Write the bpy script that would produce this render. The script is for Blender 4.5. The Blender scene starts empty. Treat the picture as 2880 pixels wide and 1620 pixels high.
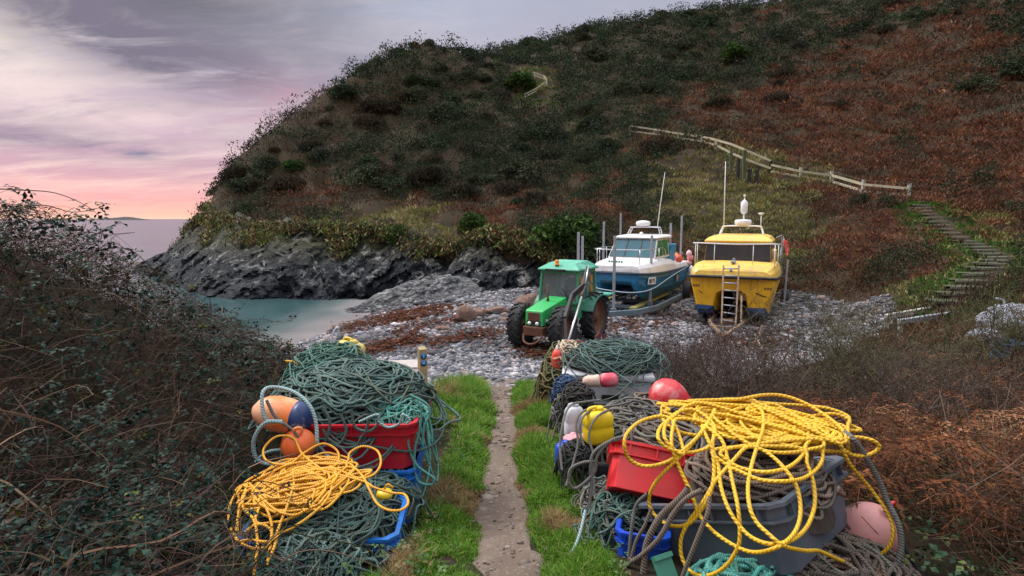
import bpy, bmesh, math, random
import numpy as np
from mathutils import Vector, Matrix
random.seed(7)
RNG = np.random.default_rng(11)
R = math.radians
scene = bpy.context.scene
COL = scene.collection

# ------------------------------------------------------------------ camera
CAMZ = 3.65
FPX = 569.0
PITCH = math.atan(69.0 / FPX)
CP, SP = math.cos(PITCH), math.sin(PITCH)
cam = bpy.data.cameras.new('camera')
cam.lens = FPX / 1024 * 36
cam.sensor_width = 36
cam.clip_start = 0.05
cam.clip_end = 60000
camo = bpy.data.objects.new('camera', cam)
COL.objects.link(camo)
camo.location = (0, 0, CAMZ)
camo.rotation_euler = (math.pi / 2 - PITCH, 0, 0)
scene.camera = camo

def W(px, py, Y):
    """the point at depth Y (metres ahead) seen at picture point px, py (1024 wide)"""
    dy = FPX * CP + (288 - py) * SP
    dz = -FPX * SP + (288 - py) * CP
    t = Y / dy
    return Vector((t * (px - 512), Y, CAMZ + t * dz))

def PIX(P):
    P = np.asarray(P, float)
    d = P - np.array([0, 0, CAMZ])
    f = d[..., 1] * CP - d[..., 2] * SP
    u = d[..., 1] * SP + d[..., 2] * CP
    f = np.maximum(f, 1e-3)
    return 512 + FPX * d[..., 0] / f, 288 - FPX * u / f

# ------------------------------------------------------------------ noise
def _hash(ix, iy, iz, seed):
    h = (ix.astype(np.int64) * 374761393 + iy.astype(np.int64) * 668265263 + iz.astype(np.int64) * 2147483647 + seed * 974634777) & 0xFFFFFFFF
    h = ((h ^ (h >> 13)) * 1274126177) & 0xFFFFFFFF
    h = (h ^ (h >> 16)) & 0xFFFFFF
    return h / float(0xFFFFFF)

def vnoise(p, seed=0):
    p = np.asarray(p, float)
    i = np.floor(p).astype(np.int64)
    f = p - i
    f = f * f * (3 - 2 * f)
    out = 0
    for dx in (0, 1):
        for dy in (0, 1):
            for dz in (0, 1):
                w = (f[..., 0] if dx else 1 - f[..., 0]) * (f[..., 1] if dy else 1 - f[..., 1]) * (f[..., 2] if dz else 1 - f[..., 2])
                out = out + w * _hash(i[..., 0] + dx, i[..., 1] + dy, i[..., 2] + dz, seed)
    return out

def fbm(p, oct=4, seed=0):
    a, s, n = 0.5, 0, 0
    p = np.asarray(p, float)
    for k in range(oct):
        s = s + a * vnoise(p, seed + k)
        n += a
        a *= 0.5
        p = p * 2.03
    return s / n

def xy0(x, y, s=1.0):
    return np.stack([np.asarray(x) * s, np.asarray(y) * s, np.zeros_like(np.asarray(x, float))], -1)

# ------------------------------------------------------------------ objects
def props(o, label=None, cat=None, group=None, kind=None):
    if label: o['label'] = label
    if cat: o['category'] = cat
    if group: o['group'] = group
    if kind: o['kind'] = kind
    return o

def link_mesh(name, me, m=None, parent=None):
    o = bpy.data.objects.new(name, me)
    COL.objects.link(o)
    if m is not None:
        me.materials.append(m)
    if parent is not None:
        o.parent = parent
    return o

def np_mesh(name, V, F, m=None, parent=None, col=None, uv=None, smooth=False, origin=None):
    """V (n,3), F (k,3|4) -> one mesh object; col (n,3) point colours; uv (k*s,2)"""
    V = np.ascontiguousarray(V, np.float32)
    F = np.ascontiguousarray(F, np.int32)
    if origin is not None:
        V = V - np.asarray(origin, np.float32)
    me = bpy.data.meshes.new(name)
    n, (k, s) = len(V), F.shape
    me.vertices.add(n)
    me.vertices.foreach_set('co', V.ravel())
    me.loops.add(k * s)
    me.loops.foreach_set('vertex_index', F.ravel())
    me.polygons.add(k)
    me.polygons.foreach_set('loop_start', np.arange(0, k * s, s, dtype=np.int32))
    try:
        me.polygons.foreach_set('loop_total', np.full(k, s, np.int32))
    except Exception:
        pass
    if col is not None:
        a = me.attributes.new('col', 'FLOAT_COLOR', 'POINT')
        c = np.ones((n, 4), np.float32)
        c[:, :3] = col
        a.data.foreach_set('color', c.ravel())
    if uv is not None:
        u = me.uv_layers.new(name='UVMap')
        u.data.foreach_set('uv', np.ascontiguousarray(uv, np.float32).ravel())
    me.update(calc_edges=True)
    me.validate()
    me.polygons.foreach_set('use_smooth', np.full(len(me.polygons), bool(smooth)))
    o = link_mesh(name, me, m, parent)
    if origin is not None:
        o.location = origin
    return o

def empty(name, loc=(0, 0, 0), rz=0, label=None, cat=None, group=None, kind=None, mat4=None):
    o = bpy.data.objects.new(name, None)
    COL.objects.link(o)
    o.empty_display_size = 0.2
    if mat4 is not None:
        o.matrix_world = mat4
    else:
        o.location = loc
        o.rotation_euler = (0, 0, rz)
    return props(o, label, cat, group, kind)

def catmull(P, n=8, closed=False):
    P = np.asarray([list(p) for p in P], float)
    if len(P) < 3:
        t = np.linspace(0, 1, n + 1)[:, None]
        return P[0] * (1 - t) + P[-1] * t
    if closed:
        Q = np.vstack([P[-1], P, P[0], P[1]])
    else:
        Q = np.vstack([2 * P[0] - P[1], P, 2 * P[-1] - P[-2]])
    out = []
    t = np.linspace(0, 1, n, endpoint=False)[:, None]
    for i in range(1, len(Q) - 2):
        a, b, c, d = Q[i - 1], Q[i], Q[i + 1], Q[i + 2]
        out.append(0.5 * ((2 * b) + (c - a) * t + (2 * a - 5 * b + 4 * c - d) * t ** 2 + (3 * b - a - 3 * c + d) * t ** 3))
    if not closed:
        out.append(Q[-2][None])
    return np.vstack(out)

def sweep_arrays(P, r, sides=6, closed=False, taper=None):
    """tube along the points P; returns V, F(quads), UV"""
    P = np.asarray(P, float)
    n = len(P)
    T = np.gradient(P, axis=0)
    if closed:
        T = np.roll(P, -1, 0) - np.roll(P, 1, 0)
    T /= np.maximum(np.linalg.norm(T, axis=1, keepdims=True), 1e-9)
    up = np.array([0, 0, 1.0]) if abs(T[0, 2]) < 0.9 else np.array([1.0, 0, 0])
    N = np.zeros_like(P)
    v = np.cross(T[0], up)
    v /= np.linalg.norm(v)
    N[0] = v
    for i in range(1, n):
        v = N[i - 1] - T[i] * np.dot(N[i - 1], T[i])
        l = np.linalg.norm(v)
        N[i] = v / l if l > 1e-6 else N[i - 1]
    B = np.cross(T, N)
    a = np.arange(sides) / sides * 2 * np.pi
    rr = np.full(n, r) if taper is None else r * np.asarray(taper)
    V = P[:, None] + (N[:, None] * np.cos(a)[None, :, None] + B[:, None] * np.sin(a)[None, :, None]) * rr[:, None, None]
    V = V.reshape(-1, 3)
    m = n if closed else n - 1
    i = np.arange(m)[:, None]
    j = np.arange(sides)[None]
    i2 = (i + 1) % n
    j2 = (j + 1) % sides
    F = np.stack(np.broadcast_arrays(i * sides + j, i * sides + j2, i2 * sides + j2, i2 * sides + j), -1).reshape(-1, 4)
    L = np.concatenate([[0], np.cumsum(np.linalg.norm(np.diff(P, axis=0), axis=1))])
    if closed:
        L = np.append(L, L[-1] + np.linalg.norm(P[0] - P[-1]))
    u0, u1 = L[np.arange(m)][:, None], L[np.arange(m) + 1][:, None]
    v0, v1 = (np.arange(sides) / sides)[None], ((np.arange(sides) + 1) / sides)[None]
    UV = np.stack([np.stack(np.broadcast_arrays(u0, v0), -1), np.stack(np.broadcast_arrays(u0, v1), -1), np.stack(np.broadcast_arrays(u1, v1), -1), np.stack(np.broadcast_arrays(u1, v0), -1)], 2).reshape(-1, 2)
    return V, F, UV

class Tubes:
    """collects many tubes into one mesh"""
    def __init__(self):
        self.V, self.F, self.U, self.C, self.n = [], [], [], [], 0
    def add(self, P, r, sides=6, closed=False, taper=None, col=None):
        V, F, U = sweep_arrays(P, r, sides, closed, taper)
        self.V.append(V); self.F.append(F + self.n); self.U.append(U); self.n += len(V)
        if col is not None:
            self.C.append(np.broadcast_to(np.asarray(col, float), (len(V), 3)))
    def build(self, name, m, parent=None, smooth=True, origin=None):
        V = np.vstack(self.V)
        return np_mesh(name, V, np.vstack(self.F), m, parent, uv=np.vstack(self.U), smooth=smooth,
                       col=np.vstack(self.C) if self.C else None, origin=origin)

class MB:
    """collects boxes, bars, lathes and lofts into one mesh (local space of its thing)"""
    def __init__(self):
        self.bm = bmesh.new()
    def box(self, c, s, rot=None, bevel=0.0, M=None):
        b2 = bmesh.new()
        bmesh.ops.create_cube(b2, size=1)
        for v in b2.verts:
            v.co = Vector((v.co.x * s[0], v.co.y * s[1], v.co.z * s[2]))
        if bevel > 0:
            bmesh.ops.bevel(b2, geom=b2.edges[:], offset=bevel, segments=2, affect='EDGES', profile=0.6)
        m = Matrix.Translation(Vector(c))
        if rot is not None:
            from mathutils import Euler
            m = m @ Euler(rot).to_matrix().to_4x4()
        if M is not None:
            m = M
        self._merge(b2, m)
        return self
    def _merge(self, b2, m=None):
        if m is not None:
            bmesh.ops.transform(b2, matrix=m, verts=b2.verts[:])
        me = bpy.data.meshes.new('tmp')
        b2.to_mesh(me)
        b2.free()
        self.bm.from_mesh(me)
        bpy.data.meshes.remove(me)
    def bar(self, a, b, w, h=None, bevel=0.0):
        a, b = Vector(a), Vector(b)
        d = b - a
        L = d.length
        x = d.normalized()
        z = Vector((0, 0, 1)) if abs(x.z) < 0.95 else Vector((0, 1, 0))
        y = z.cross(x).normalized()
        z = x.cross(y)
        m = Matrix((x, y, z)).transposed().to_4x4()
        m.translation = (a + b) / 2
        self.box((0, 0, 0), (L, w, h or w), bevel=bevel, M=m)
        return self
    def tube(self, P, r, sides=8, closed=False, taper=None, n=0):
        if n:
            P = catmull(P, n, closed)
        V, F, U = sweep_arrays(P, r, sides, closed, taper)
        vs = [self.bm.verts.new(v) for v in V]
        for f in F:
            try:
                q = self.bm.faces.new([vs[i] for i in f])
                q.smooth = True
            except Exception:
                pass
        if not closed:
            try:
                self.bm.faces.new(vs[:sides][::-1])
                self.bm.faces.new(vs[-sides:])
            except Exception:
                pass
        return self
    def lathe(self, prof, M=None, sides=20, smooth=True):
        """prof: list of (radius, height) along local z"""
        rings = []
        M = M or Matrix.Identity(4)
        for (r, h) in prof:
            if r < 1e-6:
                rings.append([self.bm.verts.new(M @ Vector((0, 0, h)))])
            else:
                rings.append([self.bm.verts.new(M @ Vector((r * math.cos(2 * math.pi * k / sides), r * math.sin(2 * math.pi * k / sides), h))) for k in range(sides)])
        for A, B in zip(rings[:-1], rings[1:]):
            for k in range(sides):
                k2 = (k + 1) % sides
                if len(A) == 1 and len(B) == 1:
                    continue
                if len(A) == 1:
                    f = self.bm.faces.new((A[0], B[k2], B[k]))
                elif len(B) == 1:
                    f = self.bm.faces.new((A[k], A[k2], B[0]))
                else:
                    f = self.bm.faces.new((A[k], A[k2], B[k2], B[k]))
                f.smooth = smooth
        return self
    def loft(self, secs, closed_sec=True, caps=True, smooth=False):
        rings = [[self.bm.verts.new(Vector(p)) for p in s] for s in secs]
        n = len(rings[0])
        for A, B in zip(rings[:-1], rings[1:]):
            for k in range(n if closed_sec else n - 1):
                k2 = (k + 1) % n
                try:
                    f = self.bm.faces.new((A[k], A[k2], B[k2], B[k]))
                    f.smooth = smooth
                except Exception:
                    pass
        if caps and closed_sec:
            for r in (rings[0][::-1], rings[-1]):
                try:
                    self.bm.faces.new(r)
                except Exception:
                    pass
        return self
    def poly(self, pts, thick=None):
        vs = [self.bm.verts.new(Vector(p)) for p in pts]
        f = self.bm.faces.new(vs)
        if thick is not None:
            r = bmesh.ops.extrude_face_region(self.bm, geom=[f])
            bmesh.ops.translate(self.bm, vec=Vector(thick), verts=[g for g in r['geom'] if isinstance(g, bmesh.types.BMVert)])
        return self
    def build(self, name, m, parent=None, bevel=0.0):
        bmesh.ops.remove_doubles(self.bm, verts=self.bm.verts[:], dist=1e-6)
        bmesh.ops.recalc_face_normals(self.bm, faces=self.bm.faces[:])
        me = bpy.data.meshes.new(name)
        self.bm.to_mesh(me)
        self.bm.free()
        o = link_mesh(name, me, m, parent)
        if bevel > 0:
            md = o.modifiers.new('bevel', 'BEVEL')
            md.width = bevel
            md.segments = 2
            md.limit_method = 'ANGLE'
        return o

def copy_tree(o, parent=None):
    c = o.copy()
    COL.objects.link(c)
    if parent is not None:
        c.parent = parent
    for ch in list(o.children):
        copy_tree(ch, c)
    return c

# ------------------------------------------------------------------ materials
def new_mat(name):
    m = bpy.data.materials.new(name)
    m.use_nodes = True
    nt = m.node_tree
    return m, nt, nt.nodes['Principled BSDF']

def N(nt, typ, **kw):
    n = nt.nodes.new(typ)
    for k, v in kw.items():
        if k.startswith('i_'):
            n.inputs[k[2:].replace('_', ' ')].default_value = v
        else:
            setattr(n, k, v)
    return n

def rgba(c):
    return (c[0], c[1], c[2], 1)

def ramp(nt, stops, fac=None, interp='LINEAR'):
    n = nt.nodes.new('ShaderNodeValToRGB')
    cr = n.color_ramp
    cr.interpolation = interp
    while len(cr.elements) < len(stops):
        cr.elements.new(0.5)
    for e, (p, c) in zip(cr.elements, stops):
        e.position = p
        e.color = rgba(c) if len(c) == 3 else c
    if fac is not None:
        nt.links.new(fac, n.inputs[0])
    return n

def mixc(nt, fac, a, b, blend='MIX'):
    n = nt.nodes.new('ShaderNodeMix')
    n.data_type = 'RGBA'
    n.blend_type = blend
    for sock, v in ((n.inputs[0], fac), (n.inputs[6], a), (n.inputs[7], b)):
        if hasattr(v, 'is_linked'):
            nt.links.new(v, sock)
        elif isinstance(v, (tuple, list)):
            sock.default_value = rgba(v)
        else:
            sock.default_value = v
    return n.outputs[2]

def math_n(nt, op, a, b=None, clamp=False):
    n = nt.nodes.new('ShaderNodeMath')
    n.operation = op
    n.use_clamp = clamp
    for i, v in enumerate((a, b)):
        if v is None:
            continue
        if hasattr(v, 'is_linked'):
            nt.links.new(v, n.inputs[i])
        else:
            n.inputs[i].default_value = v
    return n.outputs[0]

def noise_n(nt, scale, detail=4, rough=0.55, coord='Object', dist=0.0, stretch=None):
    tc = nt.nodes.new('ShaderNodeTexCoord')
    n = nt.nodes.new('ShaderNodeTexNoise')
    n.inputs['Scale'].default_value = scale
    n.inputs['Detail'].default_value = detail
    n.inputs['Roughness'].default_value = rough
    n.inputs['Distortion'].default_value = dist
    if stretch:
        mp = nt.nodes.new('ShaderNodeMapping')
        mp.inputs['Scale'].default_value = stretch
        nt.links.new(tc.outputs[coord], mp.inputs[0])
        nt.links.new(mp.outputs[0], n.inputs['Vector'])
    else:
        nt.links.new(tc.outputs[coord], n.inputs['Vector'])
    return n.outputs['Fac']

def bump_n(nt, bsdf, h, strength=0.3, dist=0.02):
    b = nt.nodes.new('ShaderNodeBump')
    b.inputs['Strength'].default_value = strength
    b.inputs['Distance'].default_value = dist
    nt.links.new(h, b.inputs['Height'])
    nt.links.new(b.outputs[0], bsdf.inputs['Normal'])

def simple(name, c, rough=0.5, dirt=None, dirt_amt=0.5, scale=6, metal=0.0, spec=0.5, bump=0.0, lo=0.45, hi=0.7, streak=None, streak_amt=.6, grime=.3):
    """paint / plastic / metal with patches of a second colour (wear, dirt, fading)"""
    m, nt, b = new_mat(name)
    b.inputs['Roughness'].default_value = rough
    b.inputs['Metallic'].default_value = metal
    b.inputs['Specular IOR Level'].default_value = spec
    if dirt is None:
        dirt = tuple(x * 0.7 for x in c)
    f = noise_n(nt, scale, 6, 0.65)
    mr = nt.nodes.new('ShaderNodeMapRange')
    mr.inputs[1].default_value = lo
    mr.inputs[2].default_value = hi
    mr.inputs[4].default_value = dirt_amt
    nt.links.new(f, mr.inputs[0])
    cc = mixc(nt, mr.outputs[0], c, dirt)
    if streak is not None:      # rain and rust runs down the sides
        sf = noise_n(nt, 1.0, 5, 0.65, stretch=(9, 9, .8))
        sr = ramp(nt, [(.52, (0, 0, 0)), (.72, (1, 1, 1))], sf)
        cc = mixc(nt, math_n(nt, 'MULTIPLY', sr.outputs[0], streak_amt), cc, streak)
    if grime:                   # specks and smears of mud
        gf = noise_n(nt, scale * 4 + 6, 5, 0.75)
        gr = ramp(nt, [(.55, (0, 0, 0)), (.72, (1, 1, 1))], gf)
        cc = mixc(nt, math_n(nt, 'MULTIPLY', gr.outputs[0], grime), cc, tuple(x * .3 + .02 for x in c))
    nt.links.new(cc, b.inputs['Base Color'])
    f2 = noise_n(nt, scale * 5, 4, 0.6)
    rr = nt.nodes.new('ShaderNodeMapRange')
    rr.inputs[3].default_value = max(0.05, rough - 0.12)
    rr.inputs[4].default_value = min(1, rough + 0.15)
    nt.links.new(f2, rr.inputs[0])
    nt.links.new(rr.outputs[0], b.inputs['Roughness'])
    if bump:
        bump_n(nt, b, f2, bump, 0.01)
    return m

def leaf_mat(name, trans=0.25, rough=0.65):
    m, nt, b = new_mat(name)
    at = nt.nodes.new('ShaderNodeAttribute')
    at.attribute_name = 'col'
    nt.links.new(at.outputs['Color'], b.inputs['Base Color'])
    b.inputs['Roughness'].default_value = rough
    b.inputs['Specular IOR Level'].default_value = 0.05
    if trans > 0:
        t = nt.nodes.new('ShaderNodeBsdfTranslucent')
        nt.links.new(at.outputs['Color'], t.inputs['Color'])
        mx = nt.nodes.new('ShaderNodeMixShader')
        mx.inputs[0].default_value = trans
        nt.links.new(b.outputs[0], mx.inputs[1])
        nt.links.new(t.outputs[0], mx.inputs[2])
        nt.links.new(mx.outputs[0], nt.nodes['Material Output'].inputs[0])
    return m

def rope_mat(name, c, c2, twist=60, lobes=2.0, fleck=0.5, rough=0.7):
    """laid rope: diagonal strands along the tube, dark flecks between strands"""
    m, nt, b = new_mat(name)
    tc = nt.nodes.new('ShaderNodeTexCoord')
    sep = nt.nodes.new('ShaderNodeSeparateXYZ')
    nt.links.new(tc.outputs['UV'], sep.inputs[0])
    ph = math_n(nt, 'ADD', math_n(nt, 'MULTIPLY', sep.outputs[0], twist), math_n(nt, 'MULTIPLY', sep.outputs[1], lobes))
    s = math_n(nt, 'SINE', math_n(nt, 'MULTIPLY', ph, 6.28318))
    s01 = math_n(nt, 'ADD', math_n(nt, 'MULTIPLY', s, 0.5), 0.5)
    mr = nt.nodes.new('ShaderNodeMapRange')
    mr.inputs[1].default_value = 0.0
    mr.inputs[2].default_value = 0.4
    mr.inputs[3].default_value = fleck
    mr.inputs[4].default_value = 0.0
    nt.links.new(s01, mr.inputs[0])
    f = noise_n(nt, 9, 4, 0.6)
    base = mixc(nt, f, tuple(x * 0.6 for x in c), tuple(min(1, x * 1.3) for x in c))
    dz = ramp(nt, [(.5, (0, 0, 0)), (.7, (1, 1, 1))], noise_n(nt, 3.5, 5, .7))
    base = mixc(nt, math_n(nt, 'MULTIPLY', dz.outputs[0], .5), base, tuple(x * .45 + .02 for x in c))
    fl = math_n(nt, 'MULTIPLY', mr.outputs[0], math_n(nt, 'MULTIPLY', noise_n(nt, 35, 2, 0.5), 1.9), True)
    nt.links.new(mixc(nt, fl, base, c2), b.inputs['Base Color'])
    b.inputs['Roughness'].default_value = rough
    bump_n(nt, b, s01, 0.6, 0.004)
    return m

def tinted(m):
    """the same rope, each turn a little different in colour (the mesh carries the tint)"""
    nm = m.name + '_mixed'
    if nm in bpy.data.materials:
        return bpy.data.materials[nm]
    c = m.copy()
    c.name = nm
    nt = c.node_tree
    b = nt.nodes['Principled BSDF']
    src = b.inputs['Base Color'].links[0].from_socket
    at = nt.nodes.new('ShaderNodeAttribute')
    at.attribute_name = 'col'
    nt.links.new(mixc(nt, 1.0, src, at.outputs['Color'], 'MULTIPLY'), b.inputs['Base Color'])
    return c

def see_through(name, tint, opac=.35, rough=.08):
    m, nt, b = new_mat(name)
    b.inputs['Base Color'].default_value = rgba(tint)
    b.inputs['Roughness'].default_value = rough
    b.inputs['Specular IOR Level'].default_value = .8
    f = noise_n(nt, 2.2, 5, .65)
    t = nt.nodes.new('ShaderNodeBsdfTransparent')
    t.inputs[0].default_value = (.72, .80, .80, 1)
    mx = nt.nodes.new('ShaderNodeMixShader')
    nt.links.new(math_n(nt, 'ADD', math_n(nt, 'MULTIPLY', f, .5), opac - .2), mx.inputs[0])
    nt.links.new(t.outputs[0], mx.inputs[1])
    nt.links.new(b.outputs[0], mx.inputs[2])
    nt.links.new(mx.outputs[0], nt.nodes['Material Output'].inputs[0])
    return m
# ------------------------------------------------------------------ the lie of the land
SEA = -1.15
CTRL = []
def cw(px, py, Y, dz=0.0):
    v = W(px, py, Y)
    CTRL.append((v.x, v.y, v.z + dz))
def cx(*a):
    CTRL.extend(a)
# path and its verges
for x in (-0.9, 0.0, 0.9):
    cx((x, -3, 2.35), (x, 0, 2.3), (x, 2.4, 2.02), (x, 5, 1.52), (x, 8, .93), (x, 10, .52), (x, 12, .2))
# left bank under the brambles
cx((-1.7, 3, 1.75), (-1.7, 5, 1.55), (-2.0, 7.5, 1.0), (-3.2, 2.2, 2.55), (-3.4, 3.8, 3.2), (-3.6, 5, 3.0), (-3.8, 6, 2.55), (-4.1, 8, 1.75), (-3.9, 10, .75), (-2.4, 9.5, .5),
   (-2.3, 3.5, 2.1), (-2.9, 4.6, 2.4), (-2.6, 6, 1.6), (-6, 6, 2.6), (-7, 10, .6), (-6, 2, 3.0), (-6, -3, 3.2), (-6.5, 13, -.6), (-10, 10, -.5), (-14, 8, -1.5), (-12, 15, -2.2), (-15, 2, 0))
# right bank
cx((1.6, 3, 1.85), (2.5, 3.2, 1.75), (4, 4.2, 1.45), (5, 3, 2.0), (2.5, 6, 1.05), (4.5, 6.5, .9), (3.8, 9, .4), (6.5, 9, 1.0), (7.7, 9, 1.5), (6, 6, 1.3), (9, 7, 2.3), (1.5, 9, .6), (9.5, 12, 1.0), (8, -3, 3.5), (3, -3, 2.4), (5, 0, 2.3), (14, 6, 4.5), (20, 0, 8))
# beach
cx((0, 14, .05), (3, 16, 0), (6, 18, 0), (9, 19, .05), (4, 22, 0), (7, 25, .1), (2, 27, .1), (-2, 20, -.15), (-4, 17, -.3), (-2, 14, 0), (-5, 14, -.2), (10, 22, .15), (12.2, 20, .3), (5, 12.5, .12), (9, 14.5, .25), (-1, 24, -.15),
   (-3.5, 25, -.45), (-5.5, 22, -.6), (-6.5, 18, -.75), (-8.6, 20.5, -1.15), (-8.2, 23, -1.15), (-7.6, 27, -1.15), (-7.6, 30.5, -1.15), (-3, 28.5, -.4), (1, 28.3, .1), (6, 28.3, .3), (-9.5, 17.5, -1.5),
   (-12, 22, -2.3), (-12, 30, -2.5), (-18, 28, -3), (-25, 34, -3))
# stairs
STAIR_PX = [(920, 205, 31), (934, 218, 28), (954, 234, 25), (974, 244.5, 23), (993, 254, 21), (1002, 261, 19.7), (990, 268, 18.6), (974, 279, 17.7), (966, 290, 16.8), (955, 300, 16.2), (946, 308, 15.7)]
for p in STAIR_PX:
    cw(*p)
# hillside seen over the boats (canopy, so lowered a little)
for p in [(908, 199, 34, -.1), (868, 186, 37, -.1), (830, 180, 39, -.1), (800, 175, 40.5, -.1), (772, 168, 42, -.1), (745, 163, 43, -.4), (715, 150, 45, -.5), (680, 143, 48, -.4), (640, 140, 52, -.4), (600, 122, 58, -.4), (565, 112, 64, -.4), (545, 95, 70, -.4), (520, 76, 76, -.5),
          (690, 240, 30.5, -.5), (640, 225, 32.5, -.5), (590, 215, 34, -.5), (700, 185, 37, -.5), (640, 182, 41, -.6), (740, 215, 33, -.3), (740, 190, 38, -.3), (800, 250, 26.5, -.6), (870, 225, 28, -.6), (830, 215, 31, -.6), (900, 262, 21.5, -.6), (860, 285, 19.8, -.5), (905, 295, 17, -.5), (800, 285, 23, -.3),
          (700, 265, 29.3, -.1), (960, 200, 33, -.4), (1010, 235, 23.5, -.3), (1024, 200, 29, -.4), (1020, 290, 16.5, -.3), (985, 300, 15, -.2), (1000, 150, 41, -.7), (930, 160, 41, -.7), (860, 140, 47, -.7), (790, 130, 50, -.7), (720, 110, 58, -.7), (650, 95, 65, -.7),
          (1000, 90, 52, -.7), (900, 80, 60, -.7), (800, 70, 68, -.7), (700, 60, 78, -.7), (620, 60, 80, -.7), (1024, 20, 66, -.7), (900, 20, 76, -.7), (800, 20, 86, -.7), (740, 8, 96, -.8), (650, 18, 98, -.8), (585, 27, 98, -.8), (540, 40, 97, -1.0), (505, 53, 90, -1.2),
          (470, 48, 86, -1.0), (428, 40, 82, -.8), (400, 46, 80, -.8), (366, 64, 78, -.8), (346, 82, 75, -.7), (318, 98, 72, -.6), (294, 116, 69, -.6), (270, 145, 66, -.5), (235, 173, 62, -.5), (217, 192, 60, -.5), (204, 210, 57.5, -.4),
          (460, 90, 72, -.7), (400, 100, 68, -.7), (340, 130, 62, -.6), (480, 130, 60, -.7), (420, 150, 55, -.6), (350, 170, 54, -.6), (280, 185, 54, -.5), (240, 210, 51, -.4), (560, 150, 53, -.7), (560, 185, 45, -.7), (500, 180, 46, -.7), (430, 200, 44.5, -.5), (360, 210, 44, -.5), (300, 215, 46, -.5),
          (540, 215, 36.5, -.5), (480, 215, 39, -.5), (580, 250, 30, -.4), (610, 268, 29, -.2), (640, 262, 29.5, -.3)]:
    cw(*p)
# beyond the skyline and outside the frame
cx((-22, 96, 22), (-10, 110, 27), (10, 120, 36), (35, 125, 44), (70, 110, 46), (75, 70, 36), (60, 40, 24), (45, 22, 15), (30, 12, 8.5), (90, 30, 32), (-28, 85, 12), (0, 160, 30), (60, 160, 46), (110, 90, 48), (24, 16, 5.5))
# the coast: bottom (at the water or shingle) and top of the rock face
COAST = []
def coast(b, t):
    COAST.append((Vector(b), Vector(t)))
def sea_pt(px, py, z=SEA):
    v = W(px, py, 1.0)
    Y = (z - CAMZ) / (v.z - CAMZ)
    return W(px, py, Y)
coast(W(552, 296, 28.3), W(556, 262, 29.6))
coast(W(520, 296, 28.9), W(524, 246, 31.2))
coast(W(489, 298, 29.8), W(494, 238, 33))
coast(W(455, 301, 31), W(460, 252, 34))
coast(W(428, 300, 32.5), W(437, 252, 35.5))
coast(sea_pt(385, 299), W(400, 238, 37.5))
coast(sea_pt(345, 299), W(362, 236, 38.3))
coast(sea_pt(280, 299), W(318, 233, 39))
coast(sea_pt(213, 297), W(258, 231, 43))
coast(sea_pt(175, 284), W(207, 222, 51))
coast(sea_pt(145, 274), W(189, 237, 56.5))
coast(Vector((-37.5, 58, SEA)), Vector((-31, 60.5, 2.5)))
coast(Vector((-35.5, 68, SEA)), Vector((-29.5, 68, 4.5)))
coast(Vector((-33, 80, SEA)), Vector((-27, 79, 7)))
coast(Vector((-28, 95, SEA)), Vector((-23, 92, 10)))
coast(Vector((-15, 118, SEA)), Vector((-12, 112, 12)))
coast(Vector((10, 150, SEA)), Vector((12, 140, 14)))
for b, t in COAST:
    CTRL.append((t.x, t.y, t.z))
CT = np.array(CTRL)
_c = 1.2
def _phi(d2):
    return np.sqrt(d2 + _c * _c)
def _solve():
    X = CT[:, :2]
    n = len(X)
    D = ((X[:, None] - X[None]) ** 2).sum(-1)
    A = -_phi(D) + np.eye(n) * 0.06
    P = np.hstack([np.ones((n, 1)), X])
    M = np.block([[A, P], [P.T, np.zeros((3, 3))]])
    s = np.linalg.lstsq(M, np.concatenate([CT[:, 2], np.zeros(3)]), rcond=None)[0]
    return s[:n], s[n:]
_w, _p = _solve()
_T2 = np.array([[t.x, t.y] for b, t in COAST])
_TZ = np.array([t.z for b, t in COAST])

def coast_dist(x, y):
    """signed distance to the top of the rock face (+ inland), and its height there"""
    P = np.stack([x, y], -1)
    best = np.full(len(P), 1e9)
    sg = np.ones(len(P))
    hz = np.zeros(len(P))
    for i in range(len(_T2) - 1):
        a, b = _T2[i], _T2[i + 1]
        ab = b - a
        t = np.clip(((P - a) @ ab) / (ab @ ab), 0, 1)
        q = a + t[:, None] * ab
        d = np.linalg.norm(P - q, axis=1)
        cr = ab[0] * (P[:, 1] - a[1]) - ab[1] * (P[:, 0] - a[0])
        m = d < best - 1e-9
        best[m] = d[m]
        sg[m] = np.sign(-cr[m])
        hz[m] = (_TZ[i] + t * (_TZ[i + 1] - _TZ[i]))[m]
    return best * sg, hz

def H0(x, y):
    x = np.asarray(x, float).ravel()
    y = np.asarray(y, float).ravel()
    out = np.empty(len(x))
    for s in range(0, len(x), 40000):
        xs, ys = x[s:s + 40000], y[s:s + 40000]
        D = (xs[:, None] - CT[None, :, 0]) ** 2 + (ys[:, None] - CT[None, :, 1]) ** 2
        h = -_phi(D) @ _w + _p[0] + _p[1] * xs + _p[2] * ys
        far = ys > 24
        if far.any():
            d, hz = coast_dist(xs[far], ys[far])
            hf = h[far]
            east = xs[far] < 2.2
            sea = (d < 0) & east
            fl = np.interp(xs[far], [-12, -9.5, -8, -6, -3, 1], [-3.2, -1.7, -1.25, -.85, -.4, .1])
            hf[sea] = np.minimum(hf[sea], np.maximum(hz[sea] + 4.0 * (d[sea] + .1), fl[sea]))
            h[far] = hf
        out[s:s + 40000] = h
    return out

def in_poly(x, y, poly):
    ins = np.zeros(len(x), bool)
    j = len(poly) - 1
    for i in range(len(poly)):
        xi, yi = poly[i]
        xj, yj = poly[j]
        c = ((yi > y) != (yj > y)) & (x < (xj - xi) * (y - yi) / (yj - yi + 1e-12) + xi)
        ins ^= c
        j = i
    return ins

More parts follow.
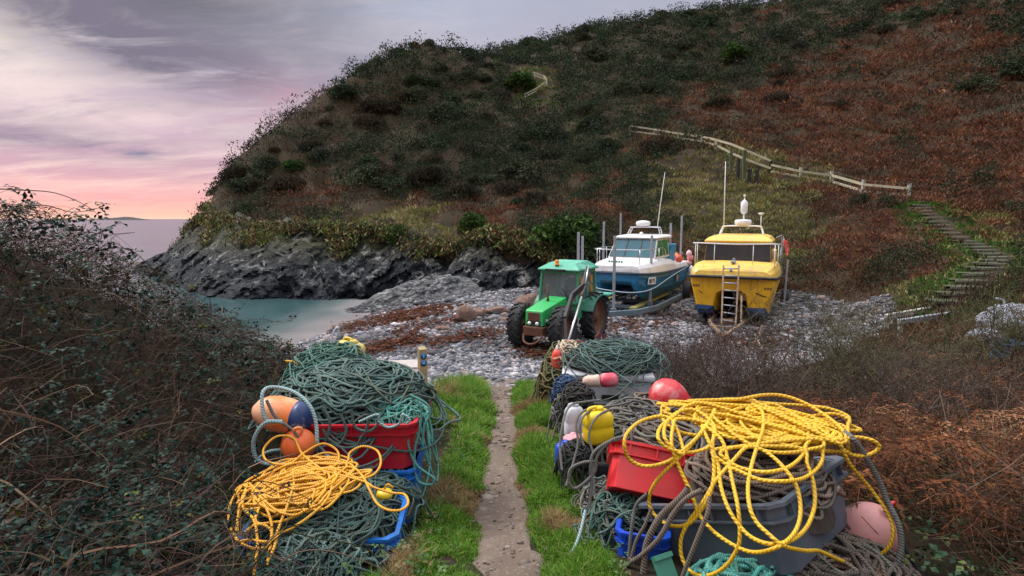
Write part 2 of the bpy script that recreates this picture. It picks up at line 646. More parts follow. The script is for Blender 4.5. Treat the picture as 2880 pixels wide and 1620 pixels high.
BEACH = [(-12, 12.5), (-30, 20), (-40, 40), (-12, 36), (-7.5, 31), (-3, 31), (0.2, 30), (2.6, 28.9), (7, 28), (9.5, 25.6), (12.2, 22.6), (13.1, 19.8), (11.5, 16.6), (8.5, 14), (5, 11.8), (2.2, 11.0), (-1.2, 10.6), (-3.4, 11.6), (-5.2, 13), (-7, 13)]

def path_x(y):
    return 0.03 - 0.021 * np.asarray(y) + 0.03 * np.sin(np.asarray(y) * 1.1)
def path_w(y):
    return 0.168 + 0.014 * np.sin(np.asarray(y) * 2.3) + .02 * np.sin(np.asarray(y) * 7.1 + 1) + np.clip((2.6 - np.asarray(y)) * .05, 0, .06) + np.clip((np.asarray(y) - 8.6) * 0.06, 0, .2)

def H(x, y):
    """ground height with its own roughness"""
    x = np.asarray(x, float).ravel()
    y = np.asarray(y, float).ravel()
    h = H0(x, y)
    r = np.hypot(x, y)
    beach = in_poly(x, y, BEACH)
    hill = (~beach) & (y > 13) & (h > -0.5)
    bil = np.abs(fbm(xy0(x, y, 0.33), 3, 3) - 0.5) * 2
    bump = (fbm(xy0(x, y, 0.5), 3, 5) - 0.5) * 1.1 - bil * 0.9
    sd = np.full(len(x), 9.0)
    for q in STAIR_XY:
        sd = np.minimum(sd, np.hypot(x - q[0], y - q[1]))
    h = h + np.where(hill, bump * np.clip((r - 16) / 25, 0, 1) * np.clip((sd - 1.2) / 2, 0, 1), 0)
    h = h + np.where(beach, (fbm(xy0(x, y, 0.7), 3, 9) - 0.5) * 0.16, 0)
    near = (~beach) & (y <= 13)
    dpx = np.abs(x - path_x(y))
    h = h + np.where(near, (fbm(xy0(x, y, 1.3), 3, 14) - 0.5) * 0.22 * np.clip((dpx - 0.3) / 0.5, 0, 1), 0)
    h = h - np.where(near, 0.05 * np.exp(-(dpx / 0.22) ** 2), 0)
    return h
STAIR_XY = [(W(*p).x, W(*p).y) for p in STAIR_PX]

def ground(px, py, y0=10.0, y1=150.0, lift=0.0):
    """where the sight line through a picture point meets the ground"""
    v = W(px, py, 1.0)
    for n in (160, 40):
        Y = np.exp(np.linspace(math.log(y0), math.log(y1), n))
        x = v.x * Y
        z = CAMZ + (v.z - CAMZ) * Y
        h = H(x, Y) + lift
        k = int(np.argmax(z <= h))
        if not (z <= h).any():
            return None
        y0, y1 = Y[max(k - 1, 0)], Y[k] + 1e-4
    return Vector((x[k], Y[k], h[k] - lift))

# ------------------------------------------------------------------ ground materials
def ground_mat(name, stops, scale, bump=0.6, rough=0.95, fine=40):
    m, nt, b = new_mat(name)
    f = noise_n(nt, scale, 8, 0.7)
    cr = ramp(nt, stops, f)
    g = noise_n(nt, fine, 6, 0.7)
    nt.links.new(mixc(nt, math_n(nt, 'MULTIPLY', g, 0.6), cr.outputs[0], (0.03, 0.025, 0.02)), b.inputs['Base Color'])
    b.inputs['Roughness'].default_value = rough
    b.inputs['Specular IOR Level'].default_value = 0.15
    bump_n(nt, b, g, bump, 0.08)
    return m
MAT_HILL = ground_mat('hill_soil', [(0.3, (.030, .030, .014)), (0.5, (.055, .040, .022)), (0.7, (.075, .045, .025))], 0.5)
MAT_BANK = ground_mat('bank_soil', [(0.3, (.028, .024, .014)), (0.6, (.05, .038, .022)), (0.8, (.045, .05, .018))], 2.0, fine=60)

def beach_mat():
    m, nt, b = new_mat('shingle')
    tc = nt.nodes.new('ShaderNodeTexCoord')
    vo = N(nt, 'ShaderNodeTexVoronoi', i_Scale=13.0, i_Randomness=1.0)
    nt.links.new(tc.outputs['Object'], vo.inputs['Vector'])
    sh = nt.nodes.new('ShaderNodeSeparateColor')
    nt.links.new(vo.outputs['Color'], sh.inputs[0])
    cr = ramp(nt, [(0.0, (.07, .07, .085)), (0.4, (.13, .13, .145)), (0.75, (.19, .185, .195)), (1.0, (.23, .20, .19))], sh.outputs[0])
    f = noise_n(nt, 0.55, 5, 0.6)
    r2 = ramp(nt, [(0.42, (0, 0, 0)), (0.62, (1, 1, 1))], f)
    c = mixc(nt, math_n(nt, 'MULTIPLY', r2.outputs[0], 0.35), cr.outputs[0], (.10, .095, .10))
    ed = ramp(nt, [(0.25, (1, 1, 1)), (0.6, (.25, .25, .25))], vo.outputs['Distance'])
    nt.links.new(mixc(nt, 1.0, c, ed.outputs[0], 'MULTIPLY'), b.inputs['Base Color'])
    b.inputs['Roughness'].default_value = 0.7
    inv = math_n(nt, 'SUBTRACT', 1.0, vo.outputs['Distance'])
    bump_n(nt, b, inv, 0.9, 0.06)
    return m
MAT_BEACH = beach_mat()

def path_mat():
    m, nt, b = new_mat('trodden_earth')
    f = noise_n(nt, 2.2, 8, 0.65)
    cr = ramp(nt, [(0.3, (.105, .072, .052)), (0.55, (.175, .125, .094)), (0.75, (.25, .185, .145))], f)
    tc = nt.nodes.new('ShaderNodeTexCoord')
    vo = N(nt, 'ShaderNodeTexVoronoi', i_Scale=55.0)
    nt.links.new(tc.outputs['Object'], vo.inputs['Vector'])
    sc = nt.nodes.new('ShaderNodeSeparateColor')
    nt.links.new(vo.outputs['Color'], sc.inputs[0])
    st = ramp(nt, [(0.86, (0, 0, 0)), (0.9, (1, 1, 1))], sc.outputs[0])
    c = mixc(nt, math_n(nt, 'MULTIPLY', st.outputs[0], 0.5), cr.outputs[0], (.27, .235, .205))
    g = noise_n(nt, 70, 6, 0.7)
    c = mixc(nt, math_n(nt, 'MULTIPLY', g, 0.55), c, (.09, .065, .05))
    nt.links.new(c, b.inputs['Base Color'])
    b.inputs['Roughness'].default_value = 0.92
    hh = math_n(nt, 'ADD', g, math_n(nt, 'MULTIPLY', math_n(nt, 'SUBTRACT', 1.0, vo.outputs['Distance']), 0.5))
    bump_n(nt, b, hh, 0.7, 0.02)
    return m
MAT_PATH = path_mat()

# ------------------------------------------------------------------ terrain meshes
def build_terrain():
    NT, NR = 520, 430
    th = np.radians(np.linspace(-84, 84, NT))
    rr = np.exp(np.linspace(math.log(0.5), math.log(185), NR))
    TH, RR = np.meshgrid(th, rr, indexing='ij')
    X, Y = RR * np.sin(TH), RR * np.cos(TH) - 0.6
    Z = H(X, Y)
    V = np.stack([X.ravel(), Y.ravel(), Z], -1)
    i, j = np.meshgrid(np.arange(NT - 1), np.arange(NR - 1), indexing='ij')
    F = np.stack([i * NR + j, i * NR + j + 1, (i + 1) * NR + j + 1, (i + 1) * NR + j], -1).reshape(-1, 4)
    F = F[:, ::-1]
    c = V[F].mean(1)
    keep = ~((c[:, 2] < -2.9) & (c[:, 0] < 3))
    beach = in_poly(c[:, 0], c[:, 1], BEACH)
    bank = (~beach) & (c[:, 1] < 13.2) & (c[:, 0] < 9.5) | ((~beach) & (c[:, 1] < 12.5) & (c[:, 0] < 14))
    hill = ~(beach | bank)
    for nm, sel, m in (('beach', beach & keep, MAT_BEACH), ('bank_ground', bank & keep, MAT_BANK), ('hillside', hill & keep, MAT_HILL)):
        f = F[sel]
        u, inv = np.unique(f, return_inverse=True)
        o = np_mesh(nm, V[u], inv.reshape(-1, 4), m, smooth=True)
        o['kind'] = 'structure'
    # trodden path
    yy = np.linspace(-0.5, 12.2, 220)
    uu = np.linspace(-1, 1, 15)
    YY, UU = np.meshgrid(yy, uu, indexing='ij')
    XX = path_x(YY) + UU * path_w(YY)
    ZZ = H(XX, YY).reshape(YY.shape) + 0.022 + (fbm(xy0(XX, YY, 7), 4, 31) - 0.5) * 0.045 - np.abs(UU) ** 4 * 0.03
    V = np.stack([XX, YY, ZZ], -1).reshape(-1, 3)
    n1, n2 = YY.shape
    i, j = np.meshgrid(np.arange(n1 - 1), np.arange(n2 - 1), indexing='ij')
    F = np.stack([i * n2 + j, i * n2 + j + 1, (i + 1) * n2 + j + 1, (i + 1) * n2 + j], -1).reshape(-1, 4)
    o = np_mesh('path', V, F, MAT_PATH, smooth=True)
    o['kind'] = 'structure'
build_terrain()

# ------------------------------------------------------------------ rock
def rock_mat(name, dark, mid, pale, scale=0.5, pale_lo=0.55, pale_hi=0.68, tilt=0.5, hz=True):
    m, nt, b = new_mat(name)
    tc = nt.nodes.new('ShaderNodeTexCoord')
    mp = nt.nodes.new('ShaderNodeMapping')
    mp.inputs['Rotation'].default_value = (0, tilt, 0.3)
    mp.inputs['Scale'].default_value = (1.3, 1.3, 1.25) if hz else (1, 1, 2.4)
    nt.links.new(tc.outputs['Object'], mp.inputs[0])
    n1 = N(nt, 'ShaderNodeTexNoise', i_Scale=scale, i_Detail=9.0, i_Roughness=0.7, i_Distortion=0.4)
    nt.links.new(mp.outputs[0], n1.inputs['Vector'])
    cr = ramp(nt, [(0.25, dark), (0.5, mid), (0.72, tuple(x * 1.6 for x in mid))], n1.outputs['Fac'])
    n2 = N(nt, 'ShaderNodeTexNoise', i_Scale=scale * 1.7, i_Detail=8.0, i_Roughness=0.75, i_Distortion=0.8)
    nt.links.new(mp.outputs[0], n2.inputs['Vector'])
    pr = ramp(nt, [(pale_lo, (0, 0, 0)), (pale_hi, (1, 1, 1))], n2.outputs['Fac'])
    fac = pr.outputs[0]
    if hz:   # the tide keeps the foot of the rock black and bare of lichen
        sp = nt.nodes.new('ShaderNodeSeparateXYZ')
        nt.links.new(tc.outputs['Object'], sp.inputs[0])
        mr = nt.nodes.new('ShaderNodeMapRange')
        mr.inputs[1].default_value = -0.5
        mr.inputs[2].default_value = 1.2
        nt.links.new(math_n(nt, 'ADD', sp.outputs[2], math_n(nt, 'MULTIPLY', n1.outputs['Fac'], 1.0)), mr.inputs[0])
        fac = math_n(nt, 'MULTIPLY', fac, mr.outputs[0])
    rc = mixc(nt, fac, cr.outputs[0], pale)
    if hz:   # moss and turf keep to the ledges above the tide
        ge = nt.nodes.new('ShaderNodeNewGeometry')
        sn = nt.nodes.new('ShaderNodeSeparateXYZ')
        nt.links.new(ge.outputs['Normal'], sn.inputs[0])
        mo = ramp(nt, [(.42, (0, 0, 0)), (.62, (1, 1, 1))], math_n(nt, 'ADD', math_n(nt, 'MULTIPLY', sn.outputs[2], .55), math_n(nt, 'MULTIPLY', noise_n(nt, .9, 6, .7), .5)))
        mz = nt.nodes.new('ShaderNodeMapRange')
        mz.inputs[1].default_value = .6
        mz.inputs[2].default_value = 2.0
        nt.links.new(sp.outputs[2], mz.inputs[0])
        rc = mixc(nt, math_n(nt, 'MULTIPLY', math_n(nt, 'MULTIPLY', mo.outputs[0], mz.outputs[0]), .75), rc, mixc(nt, noise_n(nt, 5, 4, .7), (.022, .026, .010), (.075, .066, .024)))
    nt.links.new(rc, b.inputs['Base Color'])
    b.inputs['Roughness'].default_value = 0.75
    b.inputs['Specular IOR Level'].default_value = 0.18
    vo = N(nt, 'ShaderNodeTexVoronoi', i_Scale=scale * 3.2, feature='DISTANCE_TO_EDGE')
    wv = nt.nodes.new('ShaderNodeVectorMath')
    wv.operation = 'ADD'
    nt.links.new(mp.outputs[0], wv.inputs[0])
    nt.links.new(n1.outputs['Color'], wv.inputs[1])
    nt.links.new(wv.outputs[0], vo.inputs['Vector'])
    ck = ramp(nt, [(0.0, (0, 0, 0)), (.10, (1, 1, 1))], vo.outputs['Distance'])
    hgt = math_n(nt, 'ADD', n2.outputs['Fac'], math_n(nt, 'MULTIPLY', ck.outputs[0], .55))
    bump_n(nt, b, hgt, 0.95, 0.3)
    return m
MAT_CLIFF = rock_mat('cliff_rock', (.005, .0075, .011), (.014, .018, .024), (.27, .27, .26), 0.42, .53, .60)
MAT_LEDGE = rock_mat('ledge_rock', (.03, .034, .04), (.10, .105, .115), (.30, .295, .29), 0.6, .45, .62, hz=False)
MAT_DARKROCK = rock_mat('tide_rock', (.012, .015, .019), (.03, .034, .04), (.2, .2, .2), 0.8, .62, .75, hz=False)

def facet(p, seed, cell):
    """blocky, stepped rock offset: piecewise-flat value per jittered cell"""
    p = np.asarray(p) / cell
    w = (fbm(p * 1.7, 2, seed + 50) - 0.5)[..., None] * 0.8
    return vnoise(np.floor(p + w) + 0.5, seed) * 0.6 + fbm(p * 0.8, 3, seed + 9) * 0.4

def build_cliff():
    B = catmull([b for b, t in COAST], 40)
    T = catmull([t for b, t in COAST], 40)
    nv = 44
    v = np.linspace(-0.35, 1.12, nv)
    P = B[:, None] * (1 - v[None, :, None]) + T[:, None] * v[None, :, None]
    # steeper in the middle: bow the face outwards above its foot
    D = T - B
    D2 = D.copy(); D2[:, 2] = 0
    ln = np.linalg.norm(D2, axis=1, keepdims=True)
    inn = D2 / ln
    vv = np.clip(v, 0, 1)
    bow = 0.30 * np.sin(vv * np.pi) * 0.9
    P = P - inn[:, None] * (bow[None, :, None] * np.minimum(ln, 6)[:, None] * 0.35)
    Q = P.copy()
    ca, sa = math.cos(0.5), math.sin(0.5)
    Q = np.stack([P[..., 0] * ca + P[..., 2] * sa, P[..., 1], (-P[..., 0] * sa + P[..., 2] * ca) * 1.0], -1)
    f1 = facet(Q, 4, 2.0) - 0.5
    f2 = facet(Q, 8, 0.9) - 0.5
    f3 = fbm(P * 2.3, 3, 21) - 0.5
    amp = np.clip(1.25 - 0.5 * vv, 0.2, 2)[None]
    disp = (f1 * 3.2 + f2 * 2.4 + f3 * 0.6) * amp
    P = P - inn[:, None] * disp[..., None]
    P[..., 2] += (f2 * 0.5 + f1 * 0.4) * np.clip(vv * (1.2 - vv) * 2, 0, 1)[None]
    rag = (fbm(np.stack([B[:, 0] * .45, B[:, 1] * .45, B[:, 0] * 0], -1), 3, 66) - .5)[:, None]
    up_ = np.clip((vv - .45) / .55, 0, 1)[None]
    P[..., 2] += rag * 3.2 * up_
    P[:, -1, :2] += inn[:, :2] * 2.2
    P[:, -1, 2] -= 1.6
    n1 = len(B)
    V = P.reshape(-1, 3)
    i, j = np.meshgrid(np.arange(n1 - 1), np.arange(nv - 1), indexing='ij')
    F = np.stack([i * nv + j, i * nv + j + 1, (i + 1) * nv + j + 1, (i + 1) * nv + j], -1).reshape(-1, 4)
    o = np_mesh('cliff', V, F, MAT_CLIFF, smooth=False)
    props(o, kind='structure')
build_cliff()

def rock_mound(name, outline_c, a, b, h, rz, mat, seed, n=64, cell=0.8, amp=0.5, tilt=(0, 0), base_drop=0.6):
    """a low outcrop: elliptic dome broken into tilted slabs"""
    u = np.linspace(0, 2 * np.pi, n, endpoint=False)
    s = np.linspace(0, 1, 26)
    U, S = np.meshgrid(u, s, indexing='ij')
    rad = 1 - S
    x, y = a * rad * np.cos(U), b * rad * np.sin(U)
    z = h * (1 - rad ** 2.2)
    c, sn = math.cos(rz), math.sin(rz)
    X, Y = x * c - y * sn + outline_c[0], x * sn + y * c + outline_c[1]
    Z = z + outline_c[2] + tilt[0] * x + tilt[1] * y
    P = np.stack([X, Y, Z], -1)
    Q = np.stack([X * .9 + Z * .5, Y, (Z - X * .45) * 2.4], -1)
    d = facet(Q, seed, cell) - 0.5
    d2 = facet(Q * 1.0, seed + 3, cell * .4) - 0.5
    e = np.stack([np.cos(U) * c - np.sin(U) * sn, np.cos(U) * sn + np.sin(U) * c, np.full_like(U, .8)], -1)
    P = P + e * (d * amp + d2 * amp * .5)[..., None]
    P[:, 0, 2] -= base_drop
    ns = len(s)
    i, j = np.meshgrid(np.arange(n), np.arange(ns - 1), indexing='ij')
    i2 = (i + 1) % n
    F = np.stack([i * ns + j, i2 * ns + j, i2 * ns + j + 1, i * ns + j + 1], -1).reshape(-1, 4)
    return np_mesh(name, P.reshape(-1, 3), F, mat, origin=outline_c)

# pale sloping ledge between the cliff foot and the shingle, and the black rocks at the point
o = rock_mound('rock_ledge', (-4.3, 31.0, -.9), 4.4, 2.2, 1.35, 0.1, MAT_LEDGE, 3, n=110, cell=.8, amp=.7, tilt=(0.10, 0.12))
props(o, 'pale grey rock ledge sloping from cliff foot down to the cove water', 'rock ledge')
o = rock_mound('rock_ledge', (-7.0, 29.9, -1.25), 2.6, 1.0, .5, 0.25, MAT_LEDGE, 13, n=70, cell=.5, amp=.4, tilt=(0.05, 0))
props(o, 'low wet rock slab reaching into the water beside the shingle', 'rock ledge')
for k, (px, py, a, h) in enumerate([(160, 270, 2.6, 1.3), (176, 277, 2.2, .9), (190, 283, 2.2, .8), (203, 289, 1.9, .7), (148, 268.5, 2.0, .8)]):
    p = sea_pt(px, py)
    o = rock_mound('sea_rock', (p.x + .6, p.y + .8, SEA - .2), a, 1.4, h, .4 * k, MAT_DARKROCK, 30 + k, n=48, cell=.6, amp=.6)
    props(o, ['black rock at the outermost tip of the headland, tallest of the tide rocks', 'black rock just inshore of the headland tip, second in from the sea',
              'black rock midway along the headland foot, third in from the sea', 'black rock low at headland foot nearest the bramble bank', 'low black rock farthest out from the headland tip, half awash'][k], 'rock', 'black tide rocks at the headland point')

# ------------------------------------------------------------------ sea and island
def sea_mat():
    m, nt, b = new_mat('sea_water')
    at = nt.nodes.new('ShaderNodeAttribute')
    at.attribute_name = 'col'
    nt.links.new(at.outputs['Color'], b.inputs['Base Color'])
    b.inputs['Roughness'].default_value = 0.22
    b.inputs['Specular IOR Level'].default_value = 0.42
    b.inputs['IOR'].default_value = 1.33
    f = noise_n(nt, 0.8, 5, 0.6, stretch=(0.35, 1.0, 1))
    bump_n(nt, b, f, 0.18, 0.12)
    return m
def build_sea():
    NT, NR = 260, 240
    th = np.radians(np.linspace(-88, 40, NT))
    rr = np.concatenate([np.linspace(8, 90, 170), np.exp(np.linspace(math.log(92), math.log(30000), 70))])
    TH, RR = np.meshgrid(th, rr, indexing='ij')
    X, Y = RR * np.sin(TH), RR * np.cos(TH)
    x, y = X.ravel(), Y.ravel()
    depth = np.full(len(x), 3.0)
    nr = (np.hypot(x, y) < 120)
    depth[nr] = SEA - H0(x[nr], y[nr])
    depth = np.clip(depth, 0, 3)
    k1 = np.clip((depth + (fbm(xy0(x, y, .8), 3, 71) - .5) * .35) / 0.7, 0, 1)[:, None]
    k2 = np.clip((depth - .3) / 1.6, 0, 1)[:, None]
    wob = (fbm(xy0(x, y, 0.25), 3, 77) - .5)[:, None]
    sand = np.array([.27, .235, .235]); teal = np.array([.035, .078, .082]); deep = np.array([.05, .068, .098])
    c = sand * (1 - k1) + (np.array([.17, .19, .19]) * (1 - k2) + teal * k2) * k1
    fr = np.clip((np.hypot(x, y) - 45) / 60, 0, 1)[:, None]
    c = c * (1 - fr) + deep * fr
    c = np.clip(c * (1 + wob * .7), 0, 1)
    V = np.stack([x, y, np.full(len(x), SEA)], -1)
    i, j = np.meshgrid(np.arange(NT - 1), np.arange(NR - 1), indexing='ij')
    F = np.stack([i * NR + j, (i + 1) * NR + j, (i + 1) * NR + j + 1, i * NR + j + 1], -1).reshape(-1, 4)
    o = np_mesh('sea', V, F, sea_mat(), col=c, smooth=True)
    o['kind'] = 'structure'
build_sea()

def build_island():
    Y = 2600.0
    a, b = W(91, 219, Y), W(148, 219, Y)
    cxm, half = (a.x + b.x) / 2, (b.x - a.x) / 2
    n, ns = 120, 12
    u = np.linspace(-1, 1, n)
    prof = np.clip(1 - np.abs(u) ** 2.5, 0, 1) ** .8 * (0.55 + .3 * fbm(xy0(u * 4 + 9, u * 0, 1), 4, 5) + .35 * np.exp(-((u - .25) / .35) ** 2))
    V, F = [], []
    for k in range(ns):
        t = k / (ns - 1)
        hgt = math.sin(t * math.pi)
        V.append(np.stack([cxm + u * half, Y + (t - .5) * 120 + 0 * u, SEA - 1 + prof * 15.5 * hgt], -1))
    V = np.vstack(V)
    i, j = np.meshgrid(np.arange(ns - 1), np.arange(n - 1), indexing='ij')
    F = np.stack([i * n + j, i * n + j + 1, (i + 1) * n + j + 1, (i + 1) * n + j], -1).reshape(-1, 4)
    m = simple('island_rock', (.02, .018, .02), .9, (.035, .03, .03), .6, .02)
    o = np_mesh('island', V, F, m, smooth=True, origin=(cxm, Y, 0))
    props(o, 'low dark island on the horizon under the pink sky', 'island', kind='structure')
build_island()
# ------------------------------------------------------------------ sky and light
SUN_EL, SUN_AZ = 48.0, -60.0     # azimuth from straight ahead (+Y), negative = left
def build_sky():
    w = bpy.data.worlds.new('World')
    scene.world = w
    w.use_nodes = True
    nt = w.node_tree
    nt.nodes.clear()
    out = nt.nodes.new('ShaderNodeOutputWorld')
    sky = nt.nodes.new('ShaderNodeTexSky')
    sky.sky_type = 'NISHITA'
    sky.sun_disc = False
    sky.sun_elevation = R(SUN_EL)
    sky.sun_rotation = R(SUN_AZ)
    bg1 = nt.nodes.new('ShaderNodeBackground')
    bg1.inputs[1].default_value = 0.06
    nt.links.new(sky.outputs[0], bg1.inputs[0])
    tc = nt.nodes.new('ShaderNodeTexCoord')
    sep = nt.nodes.new('ShaderNodeSeparateXYZ')
    nt.links.new(tc.outputs['Generated'], sep.inputs[0])
    x, y, z = sep.outputs
    # clear-air colours by height: orange rim, pink band, lilac, grey blue, bright overcast overhead
    base = ramp(nt, [(0.0, (1.0, .62, .44)), (0.008, (1.0, .50, .38)), (0.030, (.84, .38, .38)), (0.062, (.62, .35, .42)), (0.14, (.52, .38, .47)), (0.22, (.44, .38, .47)), (0.34, (.35, .37, .46)), (0.42, (.33, .36, .46)), (0.55, (1.1, 1.13, 1.22)), (1.0, (2.1, 2.15, 2.3))], z)
    # cloud sheets seen in perspective
    zz = math_n(nt, 'ADD', math_n(nt, 'MAXIMUM', z, 0.0), 0.13)
    cmb = nt.nodes.new('ShaderNodeCombineXYZ')
    nt.links.new(math_n(nt, 'DIVIDE', x, zz), cmb.inputs[0])
    nt.links.new(math_n(nt, 'DIVIDE', y, zz), cmb.inputs[1])
    def cloud(scale, rot, stretch, detail, rough, dist, off):
        mp = nt.nodes.new('ShaderNodeMapping')
        mp.inputs['Rotation'].default_value = (0, 0, rot)
        mp.inputs['Scale'].default_value = stretch
        mp.inputs['Location'].default_value = off
        nt.links.new(cmb.outputs[0], mp.inputs[0])
        n = N(nt, 'ShaderNodeTexNoise', i_Scale=scale, i_Detail=detail, i_Roughness=rough, i_Distortion=dist)
        nt.links.new(mp.outputs[0], n.inputs['Vector'])
        return n.outputs['Fac']
    left = nt.nodes.new('ShaderNodeMapRange')      # clearer sky out to the left, over the sea
    left.inputs[1].default_value = -0.05
    left.inputs[2].default_value = -0.62
    nt.links.new(x, left.inputs[0])
    lf = left.outputs[0]
    c1 = cloud(0.95, 0.35, (1, 1.35, 1), 9, 0.62, 0.35, (3.3, 1.0, 0))     # dark grey banks
    f1 = ramp(nt, [(0.46, (0, 0, 0)), (0.60, (1, 1, 1))], c1)
    c2 = cloud(1.6, 0.2, (0.85, 1.9, 1), 9, 0.66, 0.5, (0.7, 4.2, 0))   # pale cream and white streaks
    f2 = ramp(nt, [(0.42, (0, 0, 0)), (0.62, (1, 1, 1))], c2)
    hi = nt.nodes.new('ShaderNodeMapRange')
    hi.inputs[1].default_value = 0.02
    hi.inputs[2].default_value = 0.11
    nt.links.new(z, hi.inputs[0])
    ov = nt.nodes.new('ShaderNodeMapRange')
    ov.inputs[1].default_value = 0.42
    ov.inputs[2].default_value = 0.55
    ov.inputs[3].default_value = 1.0
    ov.inputs[4].default_value = 0.25
    nt.links.new(z, ov.inputs[0])
    lf2 = math_n(nt, 'ADD', math_n(nt, 'MULTIPLY', lf, 0.9), 0.1)
    cream = mixc(nt, hi.outputs[0], (.90, .52, .47), (.80, .66, .62))
    a = mixc(nt, math_n(nt, 'MULTIPLY', math_n(nt, 'MULTIPLY', f2.outputs[0], lf2), 0.78), base.outputs[0], cream)
    darkc = mixc(nt, hi.outputs[0], (.50, .28, .35), (.19, .18, .225))
    k1 = math_n(nt, 'MULTIPLY', math_n(nt, 'MULTIPLY', f1.outputs[0], ov.outputs[0]), math_n(nt, 'ADD', math_n(nt, 'MULTIPLY', lf, 0.55), 0.25))
    up = nt.nodes.new('ShaderNodeMapRange')
    up.inputs[1].default_value = 0.02
    up.inputs[2].default_value = 0.25
    nt.links.new(z, up.inputs[0])
    k1 = math_n(nt, 'MULTIPLY', k1, up.outputs[0])
    b = mixc(nt, k1, a, darkc)
    az = math_n(nt, 'ARCTAN2', x, y)
    el = math_n(nt, 'ARCSINE', z)
    nzz = math_n(nt, 'ADD', math_n(nt, 'MULTIPLY', cloud(2.3, .5, (.85, 1.5, 1), 9, .66, .6, (5.1, 2.2, 0)), 3.4), -1.0, False)
    nzz = math_n(nt, 'MAXIMUM', math_n(nt, 'MINIMUM', nzz, 1.5), 0.0)
    def bank(px, py, sx, sy, amt, colr, prev, tilt=0.0):
        a0 = math.atan((px - 512) / 566.0); e0 = math.atan((219 - py) / 570.0)
        u = math_n(nt, 'ADD', az, -a0); v = math_n(nt, 'ADD', el, -e0)
        v = math_n(nt, 'ADD', v, math_n(nt, 'MULTIPLY', u, tilt))
        u = math_n(nt, 'DIVIDE', u, sx / 566.0); v = math_n(nt, 'DIVIDE', v, sy / 566.0)
        g = math_n(nt, 'EXPONENT', math_n(nt, 'MULTIPLY', math_n(nt, 'ADD', math_n(nt, 'MULTIPLY', u, u), math_n(nt, 'MULTIPLY', v, v)), -1.0))
        f = math_n(nt, 'MULTIPLY', math_n(nt, 'MULTIPLY', g, nzz), amt, True)
        return mixc(nt, f, prev, colr)
    b = bank(0, 95, 70, 38, 1.0, (.90, .78, .70), b)
    b = bank(95, 128, 130, 24, .6, (.80, .60, .60), b, .10)
    b = bank(80, 18, 190, 46, 1.5, (.135, .125, .145), b, .12)
    b = bank(190, 80, 130, 30, 1.45, (.175, .15, .20), b, .22)
    b = bank(330, 70, 90, 26, .6, (.27, .26, .33), b, .1)
    b = bank(30, 158, 90, 11, 1.1, (.33, .24, .32), b, .05)
    b = bank(150, 166, 16, 3.5, 1.2, (.22, .20, .29), b)
    b = bank(300, 118, 60, 26, .6, (.62, .38, .46), b)
    b = bank(60, 192, 160, 6, .5, (.95, .60, .52), b)
    b = bank(430, 30, 90, 30, .5, (.50, .53, .64), b)
    bg2 = nt.nodes.new('ShaderNodeBackground')
    bg2.inputs[1].default_value = 1.0
    nt.links.new(b, bg2.inputs[0])
    mx = nt.nodes.new('ShaderNodeMixShader')
    mx.inputs[0].default_value = 0.93
    nt.links.new(bg1.outputs[0], mx.inputs[1])
    nt.links.new(bg2.outputs[0], mx.inputs[2])
    nt.links.new(mx.outputs[0], out.inputs[0])
    L = bpy.data.lights.new('sun', 'SUN')
    L.energy = 2.8
    L.angle = R(16)
    L.color = (1.0, .95, .9)
    lo = bpy.data.objects.new('sun', L)
    COL.objects.link(lo)
    el, az = R(SUN_EL), R(SUN_AZ)
    d = Vector((math.sin(az) * math.cos(el), math.cos(az) * math.cos(el), math.sin(el)))
    lo.rotation_euler = d.to_track_quat('Z', 'Y').to_euler()
    lo.location = d * 60
    scene.view_settings.view_transform = 'Standard'
    scene.view_settings.look = 'None'
    scene.view_settings.exposure = 0.32
    scene.view_settings.gamma = 1.0
build_sky()
scene.cycles.max_bounces = 5
scene.cycles.diffuse_bounces = 3
scene.cycles.glossy_bounces = 2
scene.cycles.transmission_bounces = 3
scene.cycles.sample_clamp_indirect = 4
# ------------------------------------------------------------------ boats, trailers, tractor
YAW = 150.0     # local +Y (bow, bonnet) points towards the camera and a little left
GALV = simple('galvanised_steel', (.36, .39, .43), .45, (.25, .25, .26), .7, 5, metal=.35)
RUST = simple('rusty_steel', (.11, .045, .028), .85, (.20, .085, .04), .8, 9, bump=.4)
RUSTPALE = simple('weathered_steel', (.30, .22, .15), .8, (.16, .07, .04), .9, 6, bump=.3)
RUBBER = simple('tyre_rubber', (.018, .019, .022), .8, (.05, .048, .045), .6, 5)
BLACKP = simple('black_paint', (.015, .016, .018), .5, (.05, .04, .035), .5, 8)
CHROME = simple('bright_steel', (.62, .63, .66), .25, (.4, .4, .42), .5, 10, metal=.8)
GRP_W = simple('white_gelcoat', (.74, .73, .74), .32, (.56, .52, .50), .7, 2.5, streak=(.42, .36, .30), streak_amt=.4, grime=.25)
BLUE_H = simple('blue_gelcoat', (.012, .17, .36), .32, (.03, .17, .28), .9, 2.0, streak=(.03, .06, .08), streak_amt=.6, grime=.4)
NAVY_H = simple('navy_band', (.008, .03, .06), .4, (.02, .05, .08), .5, 3)
YEL_D = simple('yellow_deck_paint', (.80, .52, .075), .42, (.60, .38, .15), .85, 2.2, lo=.40, hi=.7, streak=(.40, .20, .06), streak_amt=.45, grime=.35)
YEL_H = simple('yellow_hull_paint', (.78, .42, .012), .38, (.55, .25, .012), .8, 2.6, lo=.42, hi=.75, streak=(.30, .15, .03), streak_amt=.5, grime=.18)
BLUE_AF = simple('blue_antifouling', (.015, .07, .20), .7, (.03, .04, .06), .7, 5)
GLASS_T = simple('tinted_blue_glass', (.012, .085, .115), .06, (.05, .17, .21), .6, .9, spec=.6)
GLASS_D = simple('dark_cabin_glass', (.018, .014, .012), .07, (.05, .035, .03), .6, 1.5, spec=.8)
